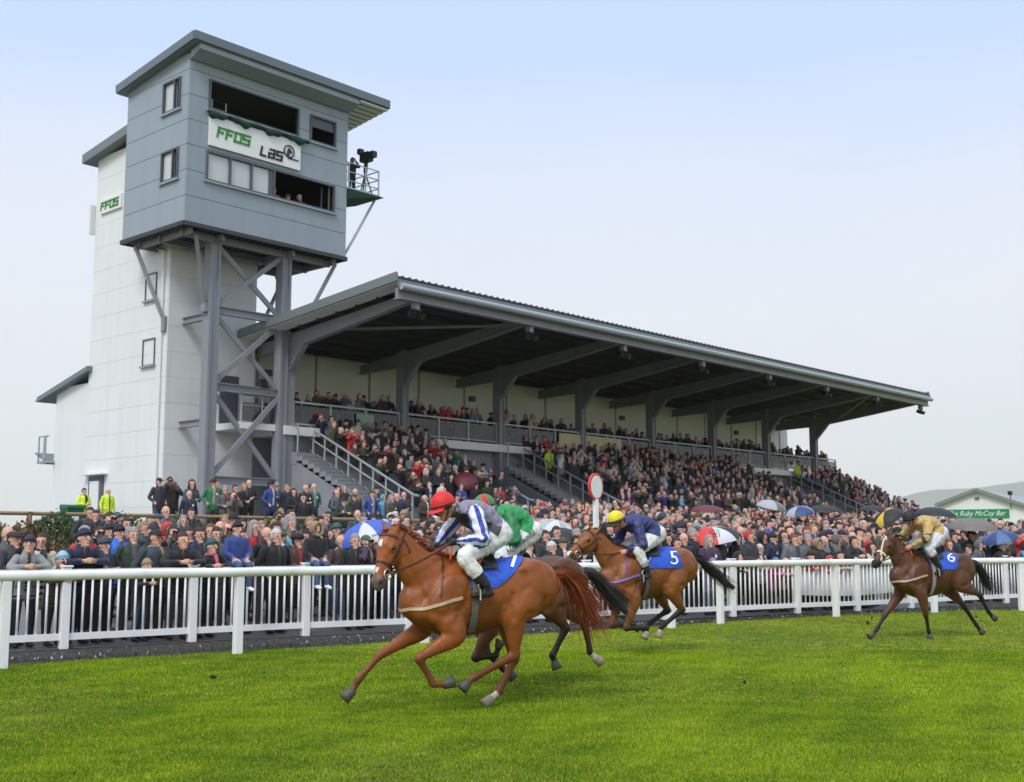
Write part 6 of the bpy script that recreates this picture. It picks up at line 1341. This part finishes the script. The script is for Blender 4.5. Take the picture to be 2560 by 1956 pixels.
# specific figures beside the tower
T0 = [(-6.1, 5.0, 'hivis', 'short', 'brown', 'clasp', 1.80, "steward in fluorescent yellow jacket with hands raised by the tower door"), (-5.5, 4.2, 'hivis', 'bald', 'grey', 'sides', 1.78, "steward in fluorescent yellow jacket with arms down by the tower door"),
      (-6.9, -2.6, 'black', 'cap', 'black', 'binoc', 1.82, "person in black coat and cap with binoculars beside the white tower"), (-6.5, -2.2, 'black', 'short', 'brown', 'binoc', 1.76, "person in black coat looking through binoculars beside the white tower"),
      (-7.4, -6.0, 'green', 'trilby', 'brown', 'pockets', 1.80, "person in green coat and brown brimmed hat below the tower legs"), (-7.0, -5.6, 'brown', 'short', 'ginger', 'sides', 1.76, "person in brown coat with ginger hair below the tower legs"), (-6.75, -6.3, 'black', 'short', 'brown', 'clasp', 1.70, "person in black coat with brown hair below the tower legs"), (-6.2, -6.0, 'black', 'long', 'blonde', 'clasp_f', 1.72, "person in black coat with long blonde hair below the tower legs"),
      (-5.1, -6.0, 'blue', 'trilby', 'black', 'pockets', 1.82, "person in blue coat and black brimmed hat at the stair foot"), (-4.5, -6.1, 'navy', 'short', 'blonde', 'sides', 1.76, "person in navy coat with blonde hair at the stair foot"), (-4.15, -5.7, 'navy', 'short', 'ginger', 'sides', 1.72, "person in navy coat with ginger hair at the stair foot"), (-3.85, -6.3, 'black', 'bald', 'grey', 'clasp', 1.80, "balding person in black coat at the stair foot"), (-3.25, -6.0, 'teal', 'short', 'white', 'pockets', 1.80, "white-haired person in teal coat at the stair foot"),
      (-2.6, -6.4, 'black', 'short', 'black', 'clasp_f', 1.62, "dark-haired person in black coat by the stand's lowest step"), (-2.5, -7.3, 'darkgreen', 'flatcap', 'olive', 'sides', 1.72, "person in dark green coat and olive flat cap by the stand's lowest step"), (-1.85, -6.6, 'taupe', 'bald', 'grey', 'sides', 1.78, "balding person in pale brown coat by the stand's lowest step"), (-1.5, -7.1, 'blue', 'short', 'brown', 'pockets', 1.80, "person in bright blue coat by the stand's lowest step"), (-.85, -7.0, 'skyblue', 'hood', 'skyblue', 'sides_f', 1.66, "person in pale blue hooded coat by the stand's lowest step"), (-.75, -7.6, 'navy', 'bald', 'grey', 'pockets2', 1.84, "balding person in navy coat by the stand's lowest step"), (.35, -7.9, 'brown', 'bald', 'grey', 'clasp2', 1.86, "balding person in long brown coat at the foot of the stand"), (1.5, -7.6, 'black', 'beanie', 'cream', 'clasp', 1.76, "person in black coat and cream knitted hat at the foot of the stand")]
for s, t, jc, gr, hr, tp, ht, lb in T0:
    w = W(s, t, 0); spawn(w.x, w.y, gz(w.x, w.y), FACE0 + rng.uniform(-.2, .3) + .15, jc, gr, hr, tp, ht, lb, "people on the terrace by the tower"); used.append((w.x, w.y))
for _ in range(60):
    s, t = rng.uniform(-9.5, 1.0), rng.uniform(-8.3, -4.6); w = W(s, t, 0)
    if not all((a - w.x) ** 2 + (b - w.y) ** 2 > .5 for a, b in used) or npeople > 124: continue
    used.append((w.x, w.y)); g = rng.choice(['short', 'bald', 'long', 'cap', 'trilby', 'beanie']); jc = rng.choice(['black', 'navy', 'charcoal', 'brown', 'olive', 'darkgreen', 'grey', 'taupe', 'slate']); hr = rng.choice(['brown', 'grey', 'black']); tp = rng.choice(['pockets', 'clasp', 'folded', 'binoc', 'sides']) if g != 'long' else 'clasp_f'
    spawn(w.x, w.y, gz(w.x, w.y), FACE0 + rng.uniform(-.3, .4), jc, g, hr, tp, rng.uniform(1.66, 1.88), f"spectator, {CN.get(jc, jc)} coat, {HIN[g] if g != 'short' else hr + ' hair'}, {dict(pockets='hands in pockets', clasp='hands together', folded='arms folded', binoc='raising binoculars', sides='arms down', clasp_f='hands together')[tp]}, on the terrace by the tower", "people on the terrace by the tower")
# in the tower and on its platform
for s, t, z, jc, gr, hr, tp, lb in ((-1.2, -.35, 14.42, 'tan', 'short', 'brown', 'clasp', "person in tan coat at the open lower cabin window"), (-.45, -.3, 14.32, 'olive', 'flatcap', 'olive', 'clasp', "person in flat cap at the open lower cabin window"), (.1, -.35, 14.40, 'charcoal', 'short', 'white', 'clasp2', "white-haired person in dark suit at the open lower cabin window"), (-4.5, -.2, 17.15, 'black', 'short', 'brown', 'sides', "person standing inside the upper cabin window"), (3.3, .1, 16.9, 'black', 'beanie', 'black', 'binoc', "camera operator in black on the tower's side platform")):
    w = W(s, t, z); spawn(w.x, w.y, z, FACE0, jc, gr, hr, tp, 1.76, lb, "people in the tower")
for s, t, lb in ((14.75, -1.6, "steward in fluorescent yellow jacket on the stand's middle stairs"), (41.5, -.5, "steward in fluorescent yellow jacket at the top of the stand's far stairs")):
    w = W(s, t, 0); r = max(0, math.ceil((0.2 - t) / GO) - 1); spawn(w.x, w.y, 5.2 - r * RISE, FACE0, 'hivis', 'short', 'brown', 'sides', 1.8, lb, "stewards on the stand stairs"); used.append((w.x, w.y))
cand = []
def add(x, y, z, where, group, r=.42):
    if inview(x, y) and free(x, y, r): cand.append((math.hypot(x, y), x, y, z, where, group))
for _ in range(1500):      # apron behind the fence
    p = rng.uniform(6, PL.len); d = rng.choice([rng.uniform(.95, 4.5), rng.uniform(.95, 9.5)]); q, al, be = PL.at(p); w = q + be * d; s, t = to_st(w)
    if t > -12.2: continue
    uu = 1280 + 2974 * w.x / w.y
    if uu < 215 and d > 1.5: continue
    if uu < 620 and d > 3.6 and rng.random() < .5: continue
    add(w.x, w.y, gz(w.x, w.y), "behind the picket fence" if d < 3 else "on the apron", "spectators on the apron", .46)
for _ in range(1700):      # terrace at the foot of the steps
    s, t = rng.uniform(1.0, 48), rng.uniform(-12.6, -7.0); w = W(s, t, 0)
    add(w.x, w.y, gz(w.x, w.y), "at the foot of the grandstand", "spectators below the steps", .41)
for _ in range(1500):      # deeper apron and slope before the stand
    s, t = rng.uniform(-1.5, 52), rng.uniform(-27, -8.3); w = W(s, t, 0)
    if PL.dist(w) < 3 or (s < 1.5 and t > -12.4): continue
    add(w.x, w.y, gz(w.x, w.y), "on the slope before the stand", "spectators on the slope", .52)
for a, c in BLK:           # on the steps
    for r in range(NR):
        z = 5.2 - r * RISE; t = .2 - r * GO - .38; s = a + .35
        while s < c - .2:
            dens = .93 if a > 10 else .86
            if rng.random() < dens: w = W(s, t + rng.uniform(-.24, .22), 0); add(w.x, w.y, z, "on the steps of the grandstand", "spectators on the stand steps", .30)
            s += rng.uniform(.40, .66)
for k in range(230):       # balcony
    s = rng.uniform(.4, 48); w = W(s, rng.uniform(.25, 1.9), 0); add(w.x, w.y, 6.38, "at the balcony rail", "spectators on the balcony", .36)
cand.sort(key=lambda c: c[0])
NIND = max(0, 292 - npeople)
ind, mass = cand[:NIND], cand[NIND:]
for dist, x, y, z, where, group in ind:
    jc, gr, hr = rand_look(); tp = rand_tpl(gr); spawn(x, y, z, FACE0 + rng.uniform(-.45, .55), jc, gr, hr, tp, rng.uniform(1.62, 1.86), desc(jc, gr, hr, where, False, tp), group)
# the rest of the crowd reads as one mass
lows = []
for kw in (dict(pose='sides'), dict(pose='clasp', build=1.08), dict(pose='pockets', shirt=True), dict(pose='binoc')):
    me, M = person_body(voxel=.056, smooth=0, **kw); v = np.array([q.co[:] for q in me.vertices]); f = [tuple(p.vertices) for p in me.polygons if p.center.z > .66]; mi = np.zeros(len(v), int)
    for p in me.polygons:
        for a in p.vertices: mi[a] = p.material_index
    hv, hf = [], []
    for g in ('short', 'long', 'beanie', 'cap'):
        b = MB(); 
        if g == 'long': shell(b, (0, .02, -.03), (.098, .104, .165), lambda p: not (p.y < -.035 and p.z < .055), 10, 8)
        elif g == 'short': shell(b, (0, .010, .016), (.084, .102, .113), lambda p: not (p.y < -.03 and p.z < .05) and p.z > -.07, 10, 8)
        else: shell(b, (0, .0, .022), (.092, .112 if g == 'beanie' else .125, .115), lambda p: p.z > .0, 10, 8)
        hv.append(np.array([(M @ Vector(q))[:] for q in b.v])); hf.append(b.f)
    lows.append((v, f, mi, hv, hf)); bpy.data.meshes.remove(me)
V, Fq, Cc = [], [], []; off = 0
for dist, x, y, z, where, group in mass:
    jc, gr, hr = rand_look(); v, f, mi, hv, hf = lows[rng.randrange(4)]; k = rng.uniform(1.50, 1.90) / 1.75; a = FACE0 + math.pi / 2 + rng.uniform(-.45, .55); ca, sa = math.cos(a) * k, math.sin(a) * k; Rm = np.array([[ca, -sa, 0], [sa, ca, 0], [0, 0, k]])
    jv = np.array(JC[jc]) * rng.uniform(.8, 1.25); tr = np.array(rng.choice([(.014, .014, .016), (.02, .022, .03), (.035, .05, .085), (.04, .034, .028)])); sv = np.array(sk) * rng.uniform(.85, 1.08); pal = np.array([sv, jv, tr, (.02, .018, .016), rng.choice([(.5, .5, .5), (.05, .05, .05), (.3, .33, .42)]), (.05, .03, .025), sv * .8])
    V.append(v @ Rm.T + (x, y, z)); Fq += [tuple(i + off for i in q) for q in f]; Cc.append(pal[mi]); off += len(v)
    gi = 1 if gr == 'long' else (0 if gr in ('short', 'bald') else (2 if gr in ('beanie', 'hood', 'fur') else 3)); q = hv[gi]; V.append(q @ Rm.T + (x, y, z)); Fq += [tuple(i + off for i in t) for t in hf[gi]]; Cc.append(np.tile(np.array(HC.get(hr, (.05, .04, .03))), (len(q), 1))); off += len(q)
me = bpy.data.meshes.new("crowd"); me.from_pydata(np.vstack(V).tolist(), [], Fq); cc = np.ones((off, 4), np.float32); cc[:, :3] = np.vstack(Cc)
me.color_attributes.new("Col", 'FLOAT_COLOR', 'POINT').data.foreach_set("color", cc.ravel()); me.polygons.foreach_set("use_smooth", [True] * len(me.polygons))
tag(link("crowd", me, None, ATTR), "dense mass of spectators packed on the stand and slope", "crowd", kind="stuff")
print("people", npeople, "mass", len(mass), "tris", len(Fq) * 2)

# ---------------------------------------------------------------- umbrellas
def fabric(name, c, **k): return mat("umb_" + name, c, .55, .08, 8, .15, 20, **k)
UC = dict(blue=fabric("blue", (.05, .12, .52)), white=fabric("white", (.60, .60, .63)), red=fabric("red", (.62, .04, .03)), black=fabric("black", (.018, .018, .02)), grey=fabric("grey", (.16, .145, .125)), maroon=fabric("maroon", (.13, .02, .03)), yellow=fabric("yellow", (.70, .48, .03)), navy=fabric("navy", (.03, .06, .17)), slate=fabric("slate", (.07, .14, .30)), offwhite=fabric("offwhite", (.38, .38, .42)), clear=fabric("clear", (.55, .56, .58), alpha=.7))
def umbrella(u, Y, ztop, cols, label, r=.58, tilt=(0, 0), hold=True, spin=0.2, jac='black', logo=None, h=.26, z0=None):
    x = (u - 1280) / 2974 * Y; e = empty("umbrella", (x, Y, ztop)); e.rotation_euler = (R(tilt[0]), R(tilt[1]), 0); tag(e, label, "umbrella", "umbrellas held up in the crowd"); n = 8
    for k in range(n):
        b = MB(); vs = []; m = 7; q = 4
        for i in range(m + 1):
            for j in range(q + 1):
                a = spin + 2 * math.pi * (k + j / q) / n; ph = i / m; rr_ = r * math.sin(ph * 1.32) / math.sin(1.32); sc = 1 - .06 * math.sin(math.pi * j / q) * ph; z = -h * (1 - math.cos(ph * 1.5)) / (1 - math.cos(1.5)); vs.append((rr_ * sc * math.cos(a), rr_ * sc * math.sin(a), z))
        b.add(vs, [(i * (q + 1) + j, (i + 1) * (q + 1) + j, (i + 1) * (q + 1) + j + 1, i * (q + 1) + j + 1) for i in range(m) for j in range(q)])
        g = b.build("canopy_gore", UC[cols[k % len(cols)]], e, True)
        b = MB(); a = spin + 2 * math.pi * k / n; b.tube([(r * .97 * math.sin(p * 1.32) / math.sin(1.32) * math.cos(a), r * .97 * math.sin(p * 1.32) / math.sin(1.32) * math.sin(a), -h * (1 - math.cos(p * 1.5)) / (1 - math.cos(1.5)) - .012) for p in np.linspace(0, 1, 6)], .005, 5); b.build("rib", METAL, e)
    b = MB(); b.tube([(0, 0, .06), (0, 0, -.78)], .008, 6); b.build("shaft", METAL, e); b = MB(); b.tube([(0, 0, -.74), (0, 0, -.92), (.02, 0, -.96), (.06, 0, -.95)], .016, 8); b.build("handle", BLACK, e)
    if logo:
        tm = text_mesh(logo[0], logo[1], .002, 0); o = link("lettering", tm, e, mat("print_black", (.02, .02, .02), .7)); o.location = logo[2]; o.rotation_euler = [R(a) for a in logo[3]]
        if len(logo) > 4:
            b = MB(); w, hh = logo[4]
            for c_, d_ in (((0, hh / 2, 0), (w, .012, .006)), ((0, -hh / 2, 0), (w, .012, .006)), ((-w / 2, 0, 0), (.012, hh, .006)), ((w / 2, 0, 0), (.012, hh, .006))): b.box((c_[0], c_[1] + logo[1] * .36, 0), d_)
            f = b.build("logo_frame", mat("print_black"), e); f.location = logo[2]; f.rotation_euler = o.rotation_euler
    if hold and z0 is None:
        hy = Y + .18; hx = x + .02; z = gz(hx, hy); g, hr = rng.choice([('short', 'brown'), ('cap', 'black'), ('bald', 'grey')]); ht = min(1.8, max(1.45, (ztop - h * .6 - z) * 1.03)); spawn(hx, hy, z, FACE0, jac, g, hr, 'umb', ht, f"person in {CN.get(jac, jac)} coat holding the {label.split(' umbrella')[0]} umbrella", "umbrella holders")
    return e
umbrella(908, 22.3, 2.02, ['blue', 'white', 'blue', 'blue'], "large blue and white golf umbrella above the picket fence", .56, (16, -16), spin=.5, h=.30, jac='taupe', logo=("KWM", .06, (.20, -.46, -.20), (62, 8, 22)))
umbrella(1395, 27.6, 2.16, ['clear', 'white'], "clear and white umbrella in the fence crowd", .50, (8, 14), jac='charcoal')
umbrella(1428, 26.9, 1.93, ['black'], "low black umbrella beside the winning post", .52, (10, 18), jac='navy')
umbrella(1780, 27.5, 2.00, ['red', 'white', 'black', 'white', 'red', 'white', 'red', 'red'], "red, white and black umbrella with a framed letter", .64, (10, -8), spin=-2.35, h=.30, jac='purple', logo=("W", .13, (-.03, -.475, -.115), (62, 0, 2), (.21, .15)))
umbrella(2432, 33.2, 2.32, ['grey'], "brown tartan umbrella near the bar building", .70, (8, 0), jac='brown', h=.28)
umbrella(2496, 32.0, 1.95, ['navy', 'slate'], "mid blue umbrella close to the picket fence", .50, (8, -14), jac='black')
umbrella(2343, 36.5, 2.72, ['black'], "wide black umbrella in front of the bar building", .66, (4, 4))
umbrella(1770, 37.0, 2.80, ['maroon'], "maroon umbrella in the slope crowd", .56, (6, 0), h=.2)
umbrella(1935, 40.0, 3.05, ['offwhite', 'offwhite', 'grey', 'offwhite'], "white and grey umbrella in the slope crowd", .54, (10, 12))
umbrella(2000, 38.0, 2.80, ['navy', 'offwhite', 'navy'], "navy and white umbrella in the slope crowd", .50, (10, -6))
umbrella(2062, 38.5, 2.85, ['black'], "plain black umbrella in the slope crowd", .56, (6, 0), h=.2)
umbrella(2215, 37.5, 2.62, ['black', 'yellow', 'black', 'black'], "black and yellow umbrella behind the trailing horse", .52, (14, -30), spin=2.4)
umbrella(2185, 42.0, 2.95, ['black'], "shallow black umbrella below the stand's end steps", .52, (4, 0), h=.18)
umbrella(2368, 33.6, 2.12, ['navy'], "navy umbrella beside the tartan one", .48, (8, 24))
w = W(4.6, -5.9, 4.15); umbrella(1280 + 2974 * w.x / w.y, w.y, 4.28, ['maroon'], "dark maroon umbrella tilted on the grandstand steps", .52, (46, 12), z0=4)

# ---------------------------------------------------------------- grass blades, turf kicked up
def grass_patch(n, y0, y1, h0, h1, w):
    y = np.sqrt(nrg.uniform(y0 ** 2, y1 ** 2, n)); x = y * nrg.uniform(-.60, .68, n); return x, y, nrg.uniform(h0, h1, n), np.full(n, w)
X, Y, Hh, Wd = [np.concatenate(a) for a in zip(grass_patch(390000, 7.2, 12.5, .012, .030, .0045), grass_patch(265000, 12.5, 18.5, .014, .032, .007), grass_patch(160000, 18.5, 33, .016, .034, .011))]
# keep what lies on the course side of the gravel
A_ = np.array([p[:] for p in RL.p])[:, :2]
sd = np.full(len(X), -9.0)
idx = np.searchsorted(A_[:, 0], X).clip(1, len(A_) - 1); a, b = A_[idx - 1], A_[idx]; yl = a[:, 1] + (b[:, 1] - a[:, 1]) * (X - a[:, 0]) / (b[:, 0] - a[:, 0])
ok = Y < yl + .62; X, Y, Hh, Wd = X[ok], Y[ok], Hh[ok], Wd[ok]; n = len(X)
def lowf(x, y, s, seed):
    q = np.random.RandomState(seed); v = np.zeros_like(x)
    for _ in range(6): a = q.uniform(0, 6.28); k = s * q.uniform(.6, 1.7); v += np.sin((x * math.cos(a) + y * math.sin(a)) * k + q.uniform(0, 6.28))
    return v / 6
pat = lowf(X, Y, 1.1, 3) * .6 + lowf(X, Y, 4.5, 4) * .6 + lowf(X, Y, 14, 5) * .35
ang = nrg.uniform(0, 6.283, n); lean = nrg.uniform(.1, .75, n); Hh *= (1 + .25 * pat)
dx, dy = np.cos(ang), np.sin(ang); la = nrg.uniform(0, 6.283, n)
P1 = np.stack([X - dx * Wd, Y - dy * Wd, np.full(n, -.004)], 1); P2 = np.stack([X + dx * Wd, Y + dy * Wd, np.full(n, -.004)], 1); P3 = np.stack([X + np.cos(la) * lean * Hh, Y + np.sin(la) * lean * Hh, Hh * (1 - .3 * lean)], 1)
vv = np.empty((n * 3, 3), np.float32); vv[0::3] = P1; vv[1::3] = P2; vv[2::3] = P3
me = bpy.data.meshes.new("grass"); me.vertices.add(n * 3); me.vertices.foreach_set("co", vv.ravel()); me.loops.add(n * 3); me.loops.foreach_set("vertex_index", np.arange(n * 3, dtype=np.int32)); me.polygons.add(n); me.polygons.foreach_set("loop_start", np.arange(0, n * 3, 3, dtype=np.int32)); me.update(calc_edges=True)
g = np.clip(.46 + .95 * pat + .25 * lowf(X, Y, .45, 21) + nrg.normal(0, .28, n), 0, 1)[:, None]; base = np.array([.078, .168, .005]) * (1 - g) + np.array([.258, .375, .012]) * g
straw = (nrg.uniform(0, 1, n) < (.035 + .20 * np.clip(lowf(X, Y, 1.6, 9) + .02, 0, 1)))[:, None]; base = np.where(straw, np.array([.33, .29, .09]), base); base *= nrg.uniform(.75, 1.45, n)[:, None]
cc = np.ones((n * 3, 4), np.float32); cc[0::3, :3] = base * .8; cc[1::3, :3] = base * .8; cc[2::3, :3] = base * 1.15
me.color_attributes.new("Col", 'FLOAT_COLOR', 'POINT').data.foreach_set("color", cc.ravel())
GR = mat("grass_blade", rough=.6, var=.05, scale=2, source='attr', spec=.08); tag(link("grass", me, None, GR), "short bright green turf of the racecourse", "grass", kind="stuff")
# scuffs and divots where hooves have cut the turf
dv = MB()
for _ in range(70):
    x, y = rng.uniform(-4, 11), rng.uniform(9, 24)
    if y > 14.5 + .62 * (x + 4): continue
    r = rng.uniform(.018, .045); a0 = rng.uniform(0, 6.28); n7 = 9; k = rng.uniform(.4, .8)
    vs = [(x, y, .010)] + [(x + r * (1 + .4 * rng.random()) * math.cos(a0 + 6.283 * j / n7), y + k * r * (1 + .4 * rng.random()) * math.sin(a0 + 6.283 * j / n7), .002 + .008 * rng.random()) for j in range(n7)]
    dv.add(vs, [(0, 1 + j, 1 + (j + 1) % n7) for j in range(n7)])
tag(dv.build("mud", mat("bare_soil", (.075, .055, .025), .95, .4, 30)), "scattered hoof cuts of bare soil in the turf", "mud", kind="stuff")
# clods thrown up by the hooves
CL = mat("turf_clod", (.03, .024, .012), .95, .4, 20)
for i, (x, y, z, r) in enumerate(((-2.95, 11.9, .33, .030), (2.6, 13.5, .10, .022), (5.9, 19.9, .33, .035), (6.0, 20.0, .40, .02), (6.05, 19.8, .24, .016), (7.2, 18.6, .5, .018))):
    b = Body(); b.ball((0, 0, 0), (r, r * .8, r * .55), n=6); vs = [tuple(c + rng.uniform(-.35, .35) * r for c in v) for v in b.v]; m_ = MB(); m_.add(vs, b.f); o = m_.build("turf_clod", CL); o.location = (x, y, z); o.rotation_euler = (rng.uniform(0, 6), rng.uniform(0, 6), 0); tag(o, "small dark clod of turf flying up behind the horses", "clod", "clods kicked up by the hooves")
# pale wet air: far hills fade
hz = MB(); hz.box((2500, 5000, 499), (18000, 11400, 1002)); HZM = bpy.data.materials.new("haze_air"); HZM.use_nodes = True; hn = HZM.node_tree; hn.nodes.remove(hn.nodes["Principled BSDF"]); pv = hn.nodes.new("ShaderNodeVolumePrincipled"); pv.inputs["Density"].default_value = .00011; pv.inputs["Color"].default_value = (.985, .975, .99, 1); pv.inputs["Anisotropy"].default_value = .2; hn.links.new(pv.outputs[0], hn.nodes["Material Output"].inputs["Volume"])
if HAZE: tag(hz.build("haze", HZM), "thin rain haze", "haze", kind="stuff")
